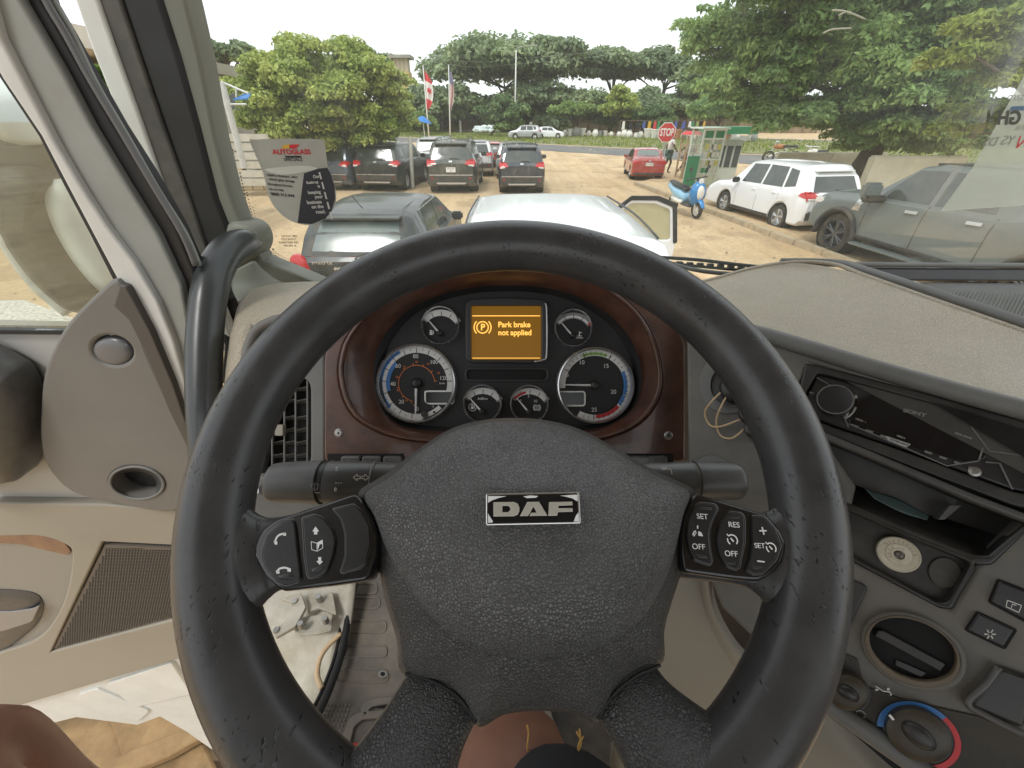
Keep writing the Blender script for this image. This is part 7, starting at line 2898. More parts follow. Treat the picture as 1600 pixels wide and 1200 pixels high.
for q in ([(1276, 590), (1308, 608), (1302, 640)], [(1518, 667), (1546, 705), (1600, 712)], [(1540, 722), (1562, 724), (1582, 765)], [(1326, 662), (1480, 728), (1530, 720)], [(1530, 718), (1536, 700)], [(1316, 645), (1326, 668)]):
    bm = bmesh.new()
    tube(bm, [KP.hit(x, y, .0004) for x, y in q], .0007, 6)
    bmesh_obj('radio_trim', bm, m_grey, rad)
arc = ell(1306, 627, 33, 30, 0, 40)
sym_poly(thick([p for i, p in enumerate(arc) if i in (38, 39, 0, 1, 2, 3, 4, 5, 6, 7)][2:] , 3), m_pm, KP, hr, rad)
a, b = KP.ab(1523, 737, 0)
bm = bmesh.new()
lathe(bm, [(0, .001), (.002, .001), (.0022, .0022), (.0042, .0018), (.005, 0)], 16, KP.mat(-.001) @ Matrix.Translation((a, b, 0)))
bmesh_obj('screw', bm, m_screw, rad, 40)

# upper storage slot below the radio
t1o = fillet([(1262, 672), (1340, 705), (1510, 778), (1616, 822), (1600, 815), (1548, 876), (1528, 872), (1420, 830), (1310, 786)], 5)
plate('pocket_frame', fillet([(1262, 668), (1345, 700), (1510, 772), (1622, 815), (1552, 884), (1528, 884), (1420, 838), (1310, 792)], 6), KP, .002, .02, m_black, con,
      holes=[fillet([(1272, 682), (1345, 712), (1510, 784), (1602, 818), (1545, 868), (1526, 868), (1420, 824), (1312, 780)], 6)], bevel=.003)
PF = Plane(KP.o, KP.u, KP.v)
surf('pocket_floor', [[KP.hit(1280, 730, -.05), KP.hit(1420, 790, -.05), KP.hit(1600, 850, -.05)], [KP.hit(1312, 786, -.003), KP.hit(1420, 830, -.003), KP.hit(1530, 872, -.003)]], m_black, con, n=3, th=.002)
plate('pocket_divider', [(1484, 790), (1502, 790), (1476, 812), (1466, 812)], KP, -.01, .03, m_stalk, con)
plate('pocket_wall', [(1280, 690), (1345, 712), (1500, 778), (1470, 812), (1300, 742)], KP, -.036, .003, m_stalk, con)
pap = surf('paper_card', [[KP.hit(1352, 764, -.016), KP.hit(1400, 778, -.022), KP.hit(1452, 806, -.016)], [KP.hit(1366, 778, -.008), KP.hit(1408, 800, -.010), KP.hit(1448, 812, -.006)]], mat('paper_green', (.075, .115, .11), .5), None, n=4, th=.0006)
tag(pap, 'dark green folded card lying in the slot below the radio', 'card')
# lower tray with the white lid
plate('tray_frame', fillet([(1300, 778), (1420, 832), (1530, 874), (1522, 890), (1490, 953), (1470, 952), (1320, 872)], 6), KP, .003, .02, m_black, con,
      holes=[fillet([(1310, 792), (1420, 842), (1512, 878), (1516, 886), (1480, 942), (1466, 942), (1322, 864)], 7)], bevel=.003)
plate('tray_floor', [(1300, 775), (1530, 872), (1490, 955), (1310, 875)], KP, -.011, .003, mat('tray_dark', (.022, .021, .019), .4, dust=((.2, .18, .14), .35, 20)), con)
plate('coin_rest', ell(1477, 895, 27, 24, 25, 30), KP, -.0085, .003, mat('tray_mid', (.06, .056, .048), .5, dust=((.24, .22, .17), .5, 20)), con, bevel=.001)
TL = thing('round_lid', 'cream plastic disc with a centre screw, standing in the lower tray of the console', 'disc', KP.hit(1405, 867, -.008))
a, b = KP.ab(1405, 867, 0)
M = KP.mat(-.0085) @ Matrix.Translation((a, b, 0))
r0 = (KP.hit(1441, 880, 0) - KP.hit(1405, 867, 0)).length
bm = bmesh.new()
lathe(bm, [(r0, 0), (r0 * 1.0, .004), (r0 * .97, .0068), (r0 * .92, .0072), (r0 * .88, .0058), (r0 * .62, .0056), (r0 * .58, .0072), (r0 * .40, .0074), (r0 * .32, .0088), (r0 * .26, .0088), (r0 * .24, .006), (0, .006)], 40, M)
bmesh_obj('lid_disc', bm, m_cap, TL, 35)
bm = bmesh.new()
lathe(bm, [(r0 * .19, .006), (r0 * .18, .0095), (r0 * .1, .010), (0, .009)], 16, M)
bmesh_obj('centre_screw', bm, mat('screw_dark', (.16, .15, .13), .4, metal=.6), TL, 40)
bm = bmesh.new()
for k in range(9):
    t = R_(30 + k * 16)
    tube(bm, [M @ Vector((r0 * .66 * math.cos(t), r0 * .66 * math.sin(t), .006)), M @ Vector((r0 * .82 * math.cos(t + .06), r0 * .82 * math.sin(t + .06), .006))], .0007, 6)
for k in range(4):
    t = R_(150 + k * 28)
    tube(bm, [M @ Vector((r0 * .30 * math.cos(t), r0 * .30 * math.sin(t), .0075)), M @ Vector((r0 * .52 * math.cos(t), r0 * .52 * math.sin(t), .0075))], .0007, 6)
bmesh_obj('moulded_marks', bm, mat('cap_shade', (.5, .45, .34), .5), TL, kind='stuff')

# switches and climate controls
plate('blank_switch', fillet([(1316, 897), (1352, 914), (1356, 920), (1330, 975), (1316, 975)], 4), KP, .003, .004, m_black, con, bevel=.0015)
for q, s in (([(1562, 908), (1625, 932), (1612, 975), (1548, 941)], 0), ([(1529, 958), (1586, 984), (1568, 1012), (1511, 985)], 1)):
    cx_, cy_ = sum(p[0] for p in q) / 4, sum(p[1] for p in q) / 4
    plate('switch_well', fillet([(cx_ + (x - cx_) * 1.12, cy_ + (y - cy_) * 1.14) for x, y in q], 5), KP, .0012, .003, m_void, con)
    plate('switch', fillet(q, 4), KP, .005, .005, m_btn, con, bevel=.0015)
for k in range(6):
    t = R_(60 * k)
    sym_poly(thick([(1547, 991), (1547 + 9 * math.cos(t), 991 + 8 * math.sin(t))], 2), mat('print_ice', (.6, .6, .57), .5) if k == 0 else MATS['print_ice'], KP, .0054, con)
sym_poly([ell(1547, 991, 3, 2.6, 0, 10)], m_black, KP, .0058, con)
sym_poly(thick([(1574, 938), (1596, 946), (1592, 957), (1572, 948), (1574, 938)], 1.4) + thick([(1580, 950), (1582, 944), (1588, 946)], 1.2), MATS['print_ice'], KP, .0054, con)
# round air vent
vo = ell(1430, 1021, 88, 56, 24, 48)
vi = ell(1427, 1015, 72, 45, 24, 48)
plate('air_vent', vo, KP, .008, .012, m_dgrey, con, holes=[vi], bevel=.003)
plate('vent_rim', ell(1426, 1019, 79, 50, 24, 48), KP, .010, .008, mat('vent_brown', (.11, .085, .055), .45, dust=((.2, .17, .12), .5, 18)), con, holes=[vi], bevel=.001)
plate('vent_well', ell(1427, 1017, 74, 47, 24, 40), KP, .0015, .002, m_void, con)
plate('slat', [(1372, 985), (1380, 985), (1478, 1038), (1470, 1050), (1366, 994)], KP, .006, .003, m_black, con, bevel=.001)
plate('slat', [(1400, 1030), (1450, 1052), (1440, 1060), (1398, 1040)], KP, .004, .002, m_black, con, bevel=.001)
plate('pocket', fillet([(1562, 1042), (1620, 1062), (1600, 1140), (1518, 1105), (1518, 1095)], 10), KP, .006, .006, m_black, con, bevel=.004)
bm = bmesh.new()
tube(bm, crom([KP.hit(x, y, .006) for x, y in [(1560, 1042), (1540, 1070), (1512, 1098), (1540, 1118), (1600, 1148)]], 5), .0028, 8)
bmesh_obj('pocket_rim', bm, m_stalk, con, True)
# heater panel
plate('heater_panel', [(1295, 1010), (1340, 1030), (1350, 1072), (1420, 1096), (1530, 1120), (1700, 1200), (1700, 1300), (1560, 1290), (1420, 1185), (1292, 1085), (1280, 1050)], KP, .002, .002, mat('heater_black', (.020, .018, .015), .55, dust=((.13, .11, .08), .5, 16)), con)
for (x, y, ra_, rb_, rot, nm) in ((1325, 1083, 33, 27, 25, 'fan_knob'), (1436, 1150, 54, 38, 28, 'heat_knob')):
    plate('knob_base', ell(x, y, ra_ * 1.14, rb_ * 1.14, rot, 36), KP, .0035, .002, m_black, con, bevel=.0006)
    pillow(nm, ell(x, y, ra_, rb_, rot, 36), KP, .014, .017, mat(nm + '_brown', (.035, .028, .018), .4, dust=((.12, .10, .06), .6, 18)), con, rings=5, skirt=.012, sub=1)
    pillow(nm + '_grip', ell(x, y, ra_ * .62, rb_ * .40, rot + 10, 24), KP, .017, .021, m_black, con, rings=4, skirt=.006, sub=1)
E1 = ell(1436, 1150, 70, 49, 28, 72)
E0 = ell(1436, 1150, 59, 42, 28, 72)


def eband(i0, i1, m, nm):
    for_ = [E1[i % 72] for i in range(i0, i1 + 1)] + [E0[i % 72] for i in range(i1, i0 - 1, -1)]
    v = [KP.hit(x, y, .0044) for x, y in for_]
    n = len(v) // 2
    f = [(i, i + 1, len(v) - 2 - i, len(v) - 1 - i) for i in range(n - 1)]
    pydata(nm, v, f, m, con)


eband(32, 58, m_blue, 'blue_band')
eband(58, 87, m_red, 'red_band')
sym_poly([[(1388, 1118), (1391, 1116), (1398, 1124), (1395, 1126)]], m_white, KP, .0175, con)
sym_poly(thick([(1368, 1072), (1380, 1080), (1392, 1082)], 1.6) + [R4(1370, 1078, 5, 3), R4(1388, 1077, 4, 4), R4(1392, 1085, 3, 3)], MATS['print_ice'], KP, .0045, con)
sym_poly([ell(1314, 1034, 2.5, 2, 0, 8), R4(1309, 1037, 4, 2)], MATS['print_ice'], KP, .0045, con)
sym_poly(thick(ell(1345, 1116, 8, 5, 25, 14), 1.0), m_pm, KP, .0045, con)
bm = bmesh.new()
tube(bm, [KP.hit(x, y, .004) for x, y in [(1283, 1092), (1380, 1160), (1470, 1222), (1540, 1270)]], .009, 8)
bmesh_obj('console_trim', bm, m_grey, con, 60)
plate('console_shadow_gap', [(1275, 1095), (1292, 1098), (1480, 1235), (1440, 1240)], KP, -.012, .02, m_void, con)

# ---------------------------------------------------------------- open door on the left
DPs = Plane(DP.o, DP.u, DP.v)
door = plate('door', fillet([(-260, 512), (100, 520), (282, 560), (305, 715), (300, 800), (290, 1022), (40, 1096), (-420, 1230), (-420, 512)], 6), DP, -.02, .05, m_cream, cab, bevel=.004)
# lower trim panel with its recesses
lowtrim = [(-420, 790), (0, 786), (150, 788), (280, 798), (300, 805), (292, 1026), (40, 1100), (-420, 1250)]
pocket = crom([(-120, 833), (0, 838), (60, 838), (100, 850), (112, 868), (104, 925), (84, 970), (55, 1000), (0, 1020), (-120, 1050), (-200, 940)], 4, True)
grille = [(160, 847), (285, 853), (285, 965), (78, 1020)]
plate('lower_trim', fillet(lowtrim, 4), DP, .0, .03, m_beige2, door, holes=[pocket, grille], bevel=.005)
plate('pocket_back', [(-200, 820), (130, 820), (130, 1060), (-200, 1060)], DP, -.014, .004, mat('pocket_taupe', (.235, .22, .19), .5, bump=[('noise', 500, .2, .0004)]), door)
plate('wood_inlay', fillet([(-120, 833), (0, 835), (60, 836), (98, 846), (110, 860), (107, 868), (80, 862), (30, 850), (-120, 846)], 3), DP, -.004, .006, m_woodl, door, bevel=.001)
pillow('door_pull', crom([(-80, 922), (0, 921), (50, 926), (66, 940), (64, 965), (45, 988), (0, 1018), (-80, 1040)], 4, True), DP, -.012, .002, mat('pull_dark', (.05, .05, .05), .3, rvar=.05), door, rings=8, skirt=.004, sub=1)
plate('pull_bar', fillet([(-60, 958), (20, 956), (50, 952), (62, 946), (50, 972), (10, 985), (-60, 1000)], 5), DP, .004, .006, mat('pull_silver', (.25, .25, .25), .3, metal=.4), door, bevel=.002)
m_grl = mat('speaker_mesh', (.115, .098, .082), .6, bump=[('cells', 330, .9, .0012)])
plate('speaker_grille', [(164, 851), (284, 857), (284, 962), (84, 1014)], DP, -.006, .006, m_grl, door)
gm = []
bm = bmesh.new()
a0, b0 = DP.ab(84, 1016, -.006)
a1, b1 = DP.ab(284, 850, -.006)
poly = [DP.ab(*p, -.006) for p in [(168, 855), (282, 860), (282, 960), (90, 1012)]]


def inpoly(x, y, P):
    c = False
    for i in range(len(P)):
        x1, y1 = P[i - 1]
        x2, y2 = P[i]
        if (y1 > y) != (y2 > y) and x < (x2 - x1) * (y - y1) / (y2 - y1) + x1:
            c = not c
    return c


y = b0
rw = 0
while y < b1:
    x = a0 + (rw % 2) * .0036
    while x < a1:
        if inpoly(x, y, poly):
            disc(bm, DP, x, y, .0024, -.0052, 6, 0)
        x += .0072
    y += .0062
    rw += 1
bmesh_obj('grille_holes', bm, m_void, door, kind='stuff')
# quarter panel with two cups
qp = crom([(182, 437), (150, 458), (105, 505), (82, 545), (67, 587), (62, 640), (62, 690), (72, 728), (110, 768), (175, 786), (282, 797), (306, 716), (270, 640), (232, 555), (205, 480)], 4, True)
cup1, cup2 = ell(175, 548, 32, 23, 12, 28), ell(214, 754, 42, 25, 5, 28)
plate('quarter_panel', qp, DP, .02, .04, m_taupe, door, holes=[cup1, cup2], bevel=.006, smooth=40)
pillow('tweeter', ell(176, 549, 31, 21, 14, 28), DP, .014, .021, mat('tweeter_grey', (.13, .13, .135), .3), door, rings=6, skirt=.01, sub=1)
bm = bmesh.new()
lp3 = [DP.hit(x, y, .021) for x, y in ell(214, 754, 42, 25, 5, 40)]
tube(bm, lp3, .003, 8, closed=True)
bmesh_obj('cup_ring', bm, m_grey, door, True)
loft_loops('air_cup', [DP.hit(x, y, .021) for x, y in cup2], [DP.hit(x, y, -.018) for x, y in ell(214, 754, 30, 17, 5, 28)], m_stalk, door, True)
plate('air_cup_floor', ell(214, 754, 33, 19, 5, 28), DP, -.016, .003, m_black, door)
# dark inner strip beside the panel and black edge seal
plate('panel_side', fillet([(186, 444), (197, 448), (236, 520), (270, 600), (304, 700), (300, 716), (262, 640), (230, 560), (200, 500), (176, 478)], 3), DP, .0235, .03, mat('panel_dark', (.07, .063, .055), .5), door, bevel=.003)
# armrest end at the far left
pillow('armrest', crom([(-80, 560), (0, 575), (25, 600), (38, 645), (36, 738), (0, 756), (-80, 770)], 4, True), DP, .03, .07, m_stalk, door, rings=8, skirt=.04, sub=1)


# window frame bands: each its own strip with depth
def strip(name, L, Rr, plane, h, th, m, parent, bevel=.002):
    return plate(name, L + Rr[::-1], plane, h, th, m, parent, bevel=bevel, smooth=40)


strip('window_seal', [(-40, 62), (0, 122), (60, 212), (100, 290), (140, 365), (176, 436)], [(-30, 62), (6, 122), (66, 210), (107, 288), (148, 365), (186, 440)], DP, .004, .02, m_rubber, door, .001)
strip('window_frame', [(-34, 60), (2, 122), (63, 212), (104, 290), (144, 365), (184, 440), (205, 480), (240, 545), (280, 620), (306, 690)], [(-34, -60), (0, 58), (45, 145), (85, 222), (125, 290), (165, 352), (207, 407), (245, 470), (270, 530), (316, 690)], DP, .012, .04, mat('frame_white', (.60, .61, .59), .4, var=.04, vscale=4, dust=((.36, .33, .28), .4, 8)), door, .004)
strip('frame_inner', [(-34, -60), (0, 58), (45, 145), (85, 222), (125, 290), (165, 352), (207, 407), (245, 470), (270, 530), (312, 690)], [(10, -60), (30, 0), (60, 50), (95, 110), (140, 195), (195, 285), (245, 365), (283, 445), (296, 520), (320, 690)], DP, .002, .04, m_frameg, door, .004)
strip('frame_rubber', [(5, -60), (29, 0), (58, 50), (94, 110), (139, 195), (194, 285), (244, 365), (282, 445), (294, 520), (300, 640)], [(40, -60), (62, 0), (92, 50), (126, 110), (176, 195), (225, 270), (275, 355), (305, 425), (310, 520), (312, 640)], DP, -.010, .03, m_rubber, door, .005)
bm = bmesh.new()
tube(bm, crom([DP.hit(x, y, -.004) for x, y in [(52, -60), (72, 0), (104, 55), (145, 130), (190, 205), (240, 290), (285, 365), (306, 415)]], 4), .0045, 8)
bmesh_obj('rubber_bead', bm, mat('bead_grey', (.12, .12, .12), .35), door, True)
bm = bmesh.new()
tube(bm, crom([DP.hit(x, y, -.012) for x, y in [(62, -60), (84, 0), (112, 50), (150, 130), (200, 215), (246, 295), (290, 365), (312, 415)]], 4), .0035, 8)
bmesh_obj('frame_edge', bm, m_frameg, door, True)
# belt line seal and window glass
plate('belt_seal', [(-420, 511), (104, 517), (101, 523), (-420, 519)], DP, -.012, .02, m_rubber, door)
m_glass = bpy.data.materials.new('door_glass')
m_glass.use_nodes = True
t = m_glass.node_tree
for n in list(t.nodes):
    t.nodes.remove(n)


def dirty_glass(t, tint, veil, patt, refl, colour=(.62, .64, .58)):
    L = t.links.new
    o = t.nodes.new('ShaderNodeOutputMaterial')
    tr = t.nodes.new('ShaderNodeBsdfTransparent')
    tr.inputs[0].default_value = (*tint, 1)
    gl = t.nodes.new('ShaderNodeBsdfGlossy')
    gl.inputs['Roughness'].default_value = .02
    fr = t.nodes.new('ShaderNodeFresnel')
    fr.inputs[0].default_value = 1.45
    ml = t.nodes.new('ShaderNodeMath')
    ml.operation = 'MULTIPLY'
    ml.inputs[1].default_value = refl
    L(fr.outputs[0], ml.inputs[0])
    m1 = t.nodes.new('ShaderNodeMixShader')
    L(ml.outputs[0], m1.inputs[0])
    L(tr.outputs[0], m1.inputs[1])
    L(gl.outputs[0], m1.inputs[2])
    # dust: translucent + diffuse
    df = t.nodes.new('ShaderNodeBsdfDiffuse')
    tl = t.nodes.new('ShaderNodeBsdfTranslucent')
    df.inputs[0].default_value = (*colour, 1)
    tl.inputs[0].default_value = (*colour, 1)
    md = t.nodes.new('ShaderNodeMixShader')
    md.inputs[0].default_value = .6
    L(df.outputs[0], md.inputs[1])
    L(tl.outputs[0], md.inputs[2])
    co = t.nodes.new('ShaderNodeTexCoord')
    last = None
    for sc_, lo, hi, amt in patt:
        no = t.nodes.new('ShaderNodeTexNoise')
        no.inputs['Scale'].default_value = sc_
        no.inputs['Detail'].default_value = 6
        no.inputs['Roughness'].default_value = .65
        L(co.outputs['Object'], no.inputs['Vector'])
        mr = t.nodes.new('ShaderNodeMapRange')
        mr.inputs[1].default_value = lo
        mr.inputs[2].default_value = hi
        mr.inputs[3].default_value = 0
        mr.inputs[4].default_value = amt
        L(no.outputs[0], mr.inputs[0])
        if last is None:
            ad = t.nodes.new('ShaderNodeMath')
            ad.operation = 'ADD'
            ad.inputs[1].default_value = veil
            L(mr.outputs[0], ad.inputs[0])
        else:
            ad = t.nodes.new('ShaderNodeMath')
            ad.operation = 'ADD'
            L(mr.outputs[0], ad.inputs[0])
            L(last, ad.inputs[1])
        last = ad.outputs[0]
    m2 = t.nodes.new('ShaderNodeMixShader')
    L(last, m2.inputs[0])
    L(m1.outputs[0], m2.inputs[1])
    L(md.outputs[0], m2.inputs[2])
    L(m2.outputs[0], o.inputs[0])


dirty_glass(t, (.95, .985, .96), .004, [(5, .5, .8, .03)], .35)
plate('window_glass', [(-420, -60), (-30, -60), (-30, 60), (3, 122), (63, 212), (104, 290), (144, 365), (180, 440), (103, 516), (-420, 512)], DP, -.014, .004, m_glass, door)
# outer steel skin showing below the trim
bm = bmesh.new()
sk = [(300, 1018), (220, 1048), (120, 1078), (-10, 1116), (-420, 1240)]
sb_ = [(345, 1165), (330, 1170), (286, 1140), (250, 1118), (215, 1133), (120, 1121), (62, 1140), (-60, 1170), (-420, 1290)]
plate('door_skin', [(292, 1005), (320, 1030), (345, 1168), (330, 1171), (290, 1143), (250, 1120), (215, 1133), (120, 1121), (50, 1138), (-420, 1300), (-420, 1140), (30, 1090)], DP, -.03, .05, m_steelw, door, bevel=.004)
plate('skin_fold', fillet([(165, 1070), (268, 1036), (300, 1085), (210, 1106)], 5), DP, -.018, .02, m_steelw, door, bevel=.004)
plate('skin_fold', fillet([(120, 1086), (150, 1076), (234, 1112), (216, 1128), (150, 1112)], 5), DP, -.022, .02, m_steelw, door, bevel=.004)

# mirror on the far side of the door glass
MPn = Plane(Vector((-.9, .80, 2.3)), (1, 0, 0), (0, 0, 1))
mir = pillow('side_mirror', crom([(-60, 268), (20, 262), (60, 285), (64, 315), (95, 380), (135, 440), (165, 485), (132, 488), (108, 484), (60, 440), (20, 385), (0, 350), (-60, 300)], 4, True), MPn, 0, .03, mat('mirror_shell', (.013, .016, .013), .5, dust=((.06, .07, .05), .6, 14)), cab, rings=8, skirt=.06, sub=1)
pillow('mirror_back', crom([(64, 285), (100, 290), (150, 380), (190, 450), (150, 470), (110, 400), (75, 330)], 4, True), MPn, -.03, .0, mat('mirror_white', (.82, .84, .80), .35, coat=.3), mir, rings=6, skirt=.05, sub=1)
pillow('mirror_head', crom([(-80, 100), (0, 140), (30, 170), (50, 210), (48, 224), (30, 226), (0, 205), (-80, 150)], 4, True), MPn, -.02, .02, MATS['mirror_white'], mir, rings=6, skirt=.05, sub=1)
pillow('mirror_head', crom([(-80, 148), (0, 200), (40, 228), (66, 222), (95, 280), (40, 290), (0, 268), (-80, 240)], 4, True), MPn, -.05, -.03, MATS['mirror_shell'], mir, rings=6, skirt=.05, sub=1)
bm = bmesh.new()
tube(bm, crom([MPn.hit(x, y, -.0) for x, y in [(-40, 330), (0, 350), (20, 390), (60, 445), (110, 488)]], 5), .014, 10)
bmesh_obj('mirror_edge', bm, m_steelw, mir, True)

# ---------------------------------------------------------------- windscreen pillar, hand rail, windscreen
AP = Plane(Vector((-.6, .88, 2.4)), (1, 0, 0), (0, 0, 1))
pil = strip('windscreen_pillar', [(212, -60), (230, 0), (262, 100), (300, 215), (335, 320), (352, 365), (385, 440), (420, 470)], [(274, -60), (290, 0), (312, 90), (336, 215), (358, 300), (376, 348), (410, 407), (505, 446)], AP, .0, .05, m_olive, cab, .006)
strip('pillar_seal', [(165, -60), (185, 0), (212, 80), (250, 190), (285, 290), (322, 400), (345, 470)], [(235, -60), (253, 0), (282, 90), (312, 200), (340, 310), (372, 390), (380, 470)], AP, .006, .04, m_rubber, pil, .010)
strip('pillar_gasket', [(132, -60), (150, 0), (178, 80), (216, 190), (250, 290), (290, 400), (330, 520)], [(170, -60), (187, 0), (214, 80), (252, 190), (292, 300), (330, 410), (352, 520)], AP, .012, .05, mat('gasket_grey', (.055, .052, .047), .5, dust=((.18, .17, .14), .4, 20)), pil, .004)
strip('pillar_skin', [(98, -60), (116, 0), (142, 75), (176, 160), (212, 238), (246, 300), (285, 392), (322, 470), (345, 520)], [(132, -60), (152, 0), (180, 80), (220, 190), (255, 290), (290, 378), (318, 425), (362, 530)], AP, .018, .05, m_steelw, pil, .005)
strip('pillar_foot', [(312, 440), (330, 480), (350, 540), (345, 600)], [(365, 440), (372, 470), (370, 540), (352, 600)], AP, -.01, .05, m_rubber, pil, .005)
bm = bmesh.new()
tube(bm, [AP.hit(x, y, -.002) for x, y in [(338, 440), (358, 500), (376, 560)]], .006, 8)
bmesh_obj('pillar_edge', bm, m_steelw, pil, True)
# boss that holds the top of the hand rail
pillow('rail_boss', crom([(356, 352), (378, 348), (398, 357), (408, 376), (405, 396), (388, 410), (374, 420), (366, 432), (356, 398)], 4, True), AP, .008, .022, m_olive, pil, rings=8, skirt=.05, sub=1)
surf('pillar_base', [[at(362, 425, .84), at(395, 408, .84), at(404, 415, .86)], [at(362, 450, .84), at(400, 440, .85), at(440, 440, .88)], [at(372, 472, .82), at(420, 462, .85), at(500, 452, .89)]], m_olive, pil, n=5, th=.01)
tubepx('hand_rail', [(392, 378, .80, 15), (378, 379, .76, 20), (356, 392, .72, 23), (338, 420, .69, 24.5), (328, 455, .67, 25), (322, 500, .66, 25), (319, 560, .65, 25), (319, 640, .64, 24), (322, 720, .64, 22)], m_handle, cab)
# windscreen: dusty pane
m_ws = bpy.data.materials.new('windscreen_glass')
m_ws.use_nodes = True
t = m_ws.node_tree
for n in list(t.nodes):
    t.nodes.remove(n)
dirty_glass(t, (.975, .99, .98), .042, [(2.2, .45, .75, .05), (34, .60, .78, .10), (120, .64, .80, .16)], .16)
wpts = [(240, -80), (1900, -80), (1900, 420), (1190, 418), (500, 446), (405, 412), (355, 300)]
ws = plate('windscreen', wpts, SP, 0, .006, m_ws, cab)
# black ceramic border with its fading dots
plate('glass_border', [(300, 0), (296, 0), (330, 130), (368, 300), (372, 345), (405, 405), (450, 432), (520, 441), (520, 452), (440, 446), (390, 420), (350, 345), (320, 215), (285, 0)], SP, .0015, .001, m_void, ws)
edge = crom([(322, 130), (340, 205), (358, 285), (372, 340), (392, 385), (425, 418), (470, 434), (540, 440), (620, 438)], 60)
E3 = [SP.ab(x, y, .002) for x, y in edge]
bm = bmesh.new()
acc = 0
idx = 0
step = .0058
while idx < len(E3) - 2:
    p = Vector((*E3[idx], 0))
    q = Vector((*E3[idx + 1], 0))
    acc += (q - p).length
    if acc >= step:
        acc = 0
        t_ = (q - p).normalized()
        nrm = Vector((-t_.y, t_.x, 0))
        rowk = len(bm.verts)
        for k in range(1 + int(6 * min(1, idx / (.32 * len(E3))))):
            o_ = p + nrm * (.004 + k * .0054) + t_ * (k % 2) * step * .5
            disc(bm, SP, o_.x, o_.y, .0027 - k * .00028, .0012, 7, 0)
    idx += 1
bmesh_obj('glass_dots', bm, m_void, ws, kind='stuff')
for i, s in enumerate(('GATUS 1982', 'DOT34 M17', 'SUNKTION AS2', '43R-001')):
    text('glass_mark', s, SP, 452 - i * .5, 369 + i * 5, .0062, m_rubber, ws, h=.001)
# wiper resting outside
bm = bmesh.new()
tube(bm, crom([SP.hit(x, y, -.05) for x, y in [(1030, 402), (1090, 406), (1150, 413), (1200, 418)]], 4), .004, 8)
tube(bm, crom([SP.hit(x, y, -.045) for x, y in [(1040, 410), (1100, 417), (1175, 423), (1230, 421)]], 4), .0035, 8)
for x in range(1062, 1165, 16):
    box(bm, SP.hit(x, 411 + (x - 1062) * .07, -.048), (.013, .01, .006))
wip = bmesh_obj('wiper', bm, m_rubber, cab, 40)
bm = bmesh.new()
tube(bm, crom([SP.hit(x, y, -.03) for x, y in [(1020, 405), (1100, 424), (1180, 428), (1260, 422)]], 4), .005, 8)
bmesh_obj('wiper_arm', bm, m_grey, wip, True)
# scuttle panel below the screen outside
bm = bmesh.new()
box(bm, (.2, 1.02, 2.02), (1.9, .12, .40))
bmesh_obj('front_panel', bm, m_steelw, cab)

# ---------------------------------------------------------------- stickers on the glass
m_stk = mat('sticker_back', (.42, .41, .36), .5, var=.1, vscale=20, bump=[('noise', 60, .2, .001)])
m_stkb = mat('sticker_black', (.035, .035, .042), .5)
so = crom([(391, 222), (398, 218), (447, 217), (500, 218), (507, 225), (512, 260), (523, 290), (524, 318), (510, 340), (488, 351), (465, 349), (442, 337), (422, 312), (411, 270)], 4, True)
stk = plate('windscreen_sticker', so, SP, .004, .0012, m_stk, None)
tag(stk, 'shield shaped dusty repair sticker with red and black print near the left pillar', 'sticker')
plate('black_field', [(475, 271), (497, 263.5), (511.5, 262), (517, 272), (522.5, 290), (523.5, 310), (518, 330), (508, 342), (487, 350), (465, 348.5)], SP, .0046, .0004, m_stkb, stk)
plate('clear_slot', crom([(413, 265), (440, 261), (475, 259), (496, 263), (475, 269), (440, 273)], 4, True), SP, .0046, .0004, mat('slot_pale', (.62, .63, .55), .3), stk)
plate('logo_red', [(452, 226), (466, 225.5), (468.5, 226), (462, 232), (452, 232)], SP, .0047, .0003, m_red, stk)
plate('logo_yellow', [(439, 231.5), (443, 227), (452, 225.5), (452, 232)], SP, .0047, .0003, mat('logo_yellow', (.72, .42, .04), .5), stk)
text('sticker_text', 'AUTOGLASS', SP, 455.5, 237.5, .0115, m_red, stk, h=.0048, sx=1.15, bold=.0003)
text('sticker_text', 'WINDSCREEN', SP, 458, 245, .004, m_rubber, stk, h=.0048, sx=1.2, bold=.0003)
text('sticker_text', 'SPECIALS', SP, 458, 249.5, .0075, m_rubber, stk, h=.0048, sx=1.2)
for s, x, y, z in (('repairs, anywhere. ANY', 441, 275, .0062), ('vehicle glass damage', 440, 281.5, .0062), ('throughout Europe,', 438, 289, .0062), ('we can help.', 432, 296, .0062), ('0800 413 044', 441.5, 304.5, .0085)):
    text('sticker_text', s, SP, x, y, z, m_rubber, stk, h=.0048, rot=-5)
for s, x, y, z in (('Our', 494, 276, .0075), ('business', 488, 285, .0072), ('is', 498, 291, .0075), ('keeping', 491, 300.5, .0085), ('your', 498, 307.5, .0088), ('business', 491, 316, .0092), ('on the', 496, 323, .0095), ('road.', 501, 331, .0098)):
    text('sticker_text', s, SP, x, y, z, mat('sticker_white', (.62, .6, .55), .5) if s == 'Our' else MATS['sticker_white'], stk, h=.0052, rot=3, bold=.0002)
for i in range(5):
    x, y = 499 + i * 4.2, 269 + i * 15.5
    plate('dash_mark', [(x - 1.3, y), (x + 1.0, y), (x + 4, y + 11), (x + 1.4, y + 11)], SP, .0052, .0003, MATS['sticker_white'], stk)
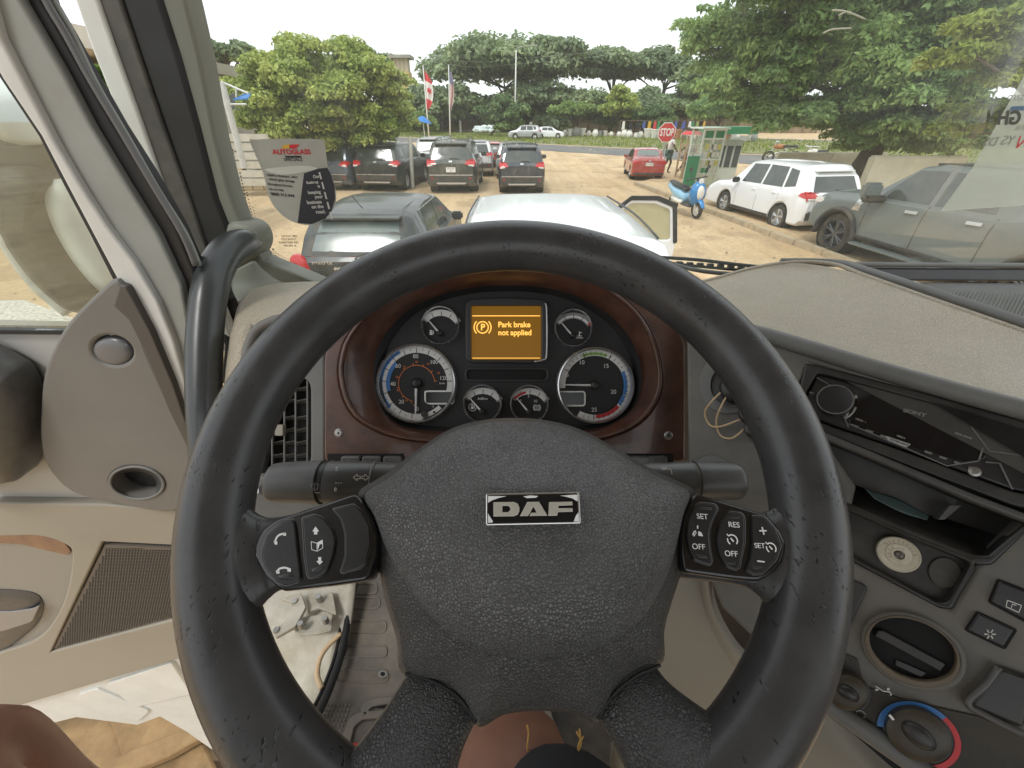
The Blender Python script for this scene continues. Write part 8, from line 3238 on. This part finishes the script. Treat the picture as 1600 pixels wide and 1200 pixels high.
# see-through GH sheet, far right; its pale veil paints a paper's windscreen reflection
m_pap = bpy.data.materials.new('paper_reflection_veil')
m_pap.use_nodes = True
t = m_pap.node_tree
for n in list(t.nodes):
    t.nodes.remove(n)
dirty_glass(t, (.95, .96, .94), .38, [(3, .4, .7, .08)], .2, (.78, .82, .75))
stk2 = plate('gh_reflection_sheet', [(1632, 60), (1600, 120), (1560, 190), (1520, 262), (1470, 330), (1900, 300), (1900, 60)], SP, .004, .0006, m_pap, None)
tag(stk2, 'large translucent sheet with mirrored GH print and blue band, veil painted as a windscreen reflection', 'sticker')
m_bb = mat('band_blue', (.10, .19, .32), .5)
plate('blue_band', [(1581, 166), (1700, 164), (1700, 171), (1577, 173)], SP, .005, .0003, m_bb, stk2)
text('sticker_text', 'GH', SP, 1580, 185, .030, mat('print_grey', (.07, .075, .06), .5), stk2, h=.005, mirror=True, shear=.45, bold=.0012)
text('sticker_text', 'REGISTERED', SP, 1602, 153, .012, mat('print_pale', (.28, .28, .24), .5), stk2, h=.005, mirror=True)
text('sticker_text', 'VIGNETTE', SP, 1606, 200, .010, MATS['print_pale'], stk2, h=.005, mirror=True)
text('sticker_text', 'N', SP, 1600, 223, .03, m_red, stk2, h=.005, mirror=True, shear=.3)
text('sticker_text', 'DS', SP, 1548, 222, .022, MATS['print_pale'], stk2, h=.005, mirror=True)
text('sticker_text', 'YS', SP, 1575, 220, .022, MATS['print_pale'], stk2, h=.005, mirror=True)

# ---------------------------------------------------------------- the driver: legs seen past the wheel
drv = thing('person', 'driver in frayed dark denim shorts, bare brown knee showing below the steering wheel', 'person', (0, 0, 1.4))


kn = at(800, 1208, .56)          # right knee
kl = at(-62, 1180, .45)            # left knee, swung to the open door
hip = Vector((.02, -.16, 1.90))
pv = [hip, hip + Vector((.09, .05, -.02)), hip.lerp(kn, .45) + Vector((.06, 0, 0)), kn + Vector((0, -.05, -.005)), kn + Vector((0, .01, -.02)), kn + Vector((.01, .06, -.12)), Vector((kn.x, kn.y + .06, 1.47)),
      hip + Vector((-.09, .05, -.02)), hip.lerp(kl, .5) + Vector((.0, 0, .0)), kl + Vector((0, -.05, 0)), kl + Vector((-.02, .01, -.02)), kl + Vector((-.04, .0, -.2)), Vector((kl.x - .02, kl.y, 1.5)),
      hip + Vector((0, -.06, .30))]
pe = [(0, 1), (1, 2), (2, 3), (3, 4), (4, 5), (5, 6), (0, 7), (7, 8), (8, 9), (9, 10), (10, 11), (11, 12), (0, 13)]
skinned('body', pv, pe, [.13, .10, .090, .092, .090, .078, .05, .10, .085, .072, .066, .06, .045, .15], m_skin, drv)
sv = [hip, hip + Vector((.09, .05, -.02)), hip.lerp(kn, .45) + Vector((.06, 0, 0)), hip.lerp(kn, .80) + Vector((.05, 0, .0)), at(905, 1182, .50),
      hip + Vector((-.09, .05, -.02)), hip.lerp(kl, .45), hip.lerp(kl, .6)]
sh = skinned('shorts', sv, [(0, 1), (1, 2), (2, 3), (3, 4), (0, 5), (5, 6), (6, 7)], [.145, .115, .100, .100, .092, .115, .098, .09], m_short, drv)
bm = bmesh.new()
for pts in ([(823, 1132), (826, 1145), (824, 1168), (829, 1180)], [(905, 1138), (907, 1155), (903, 1172), (909, 1186), (902, 1196)], [(900, 1142), (908, 1160), (900, 1182), (894, 1198)], [(912, 1150), (903, 1168), (910, 1190)]):
    tube(bm, crom([at(x, y, .53) for x, y in pts], 4), [.0004] + [.0013] * (4 * (len(pts) - 1) - 1) + [.0008], 6)
bmesh_obj('loose_threads', bm, m_thread, drv, True)
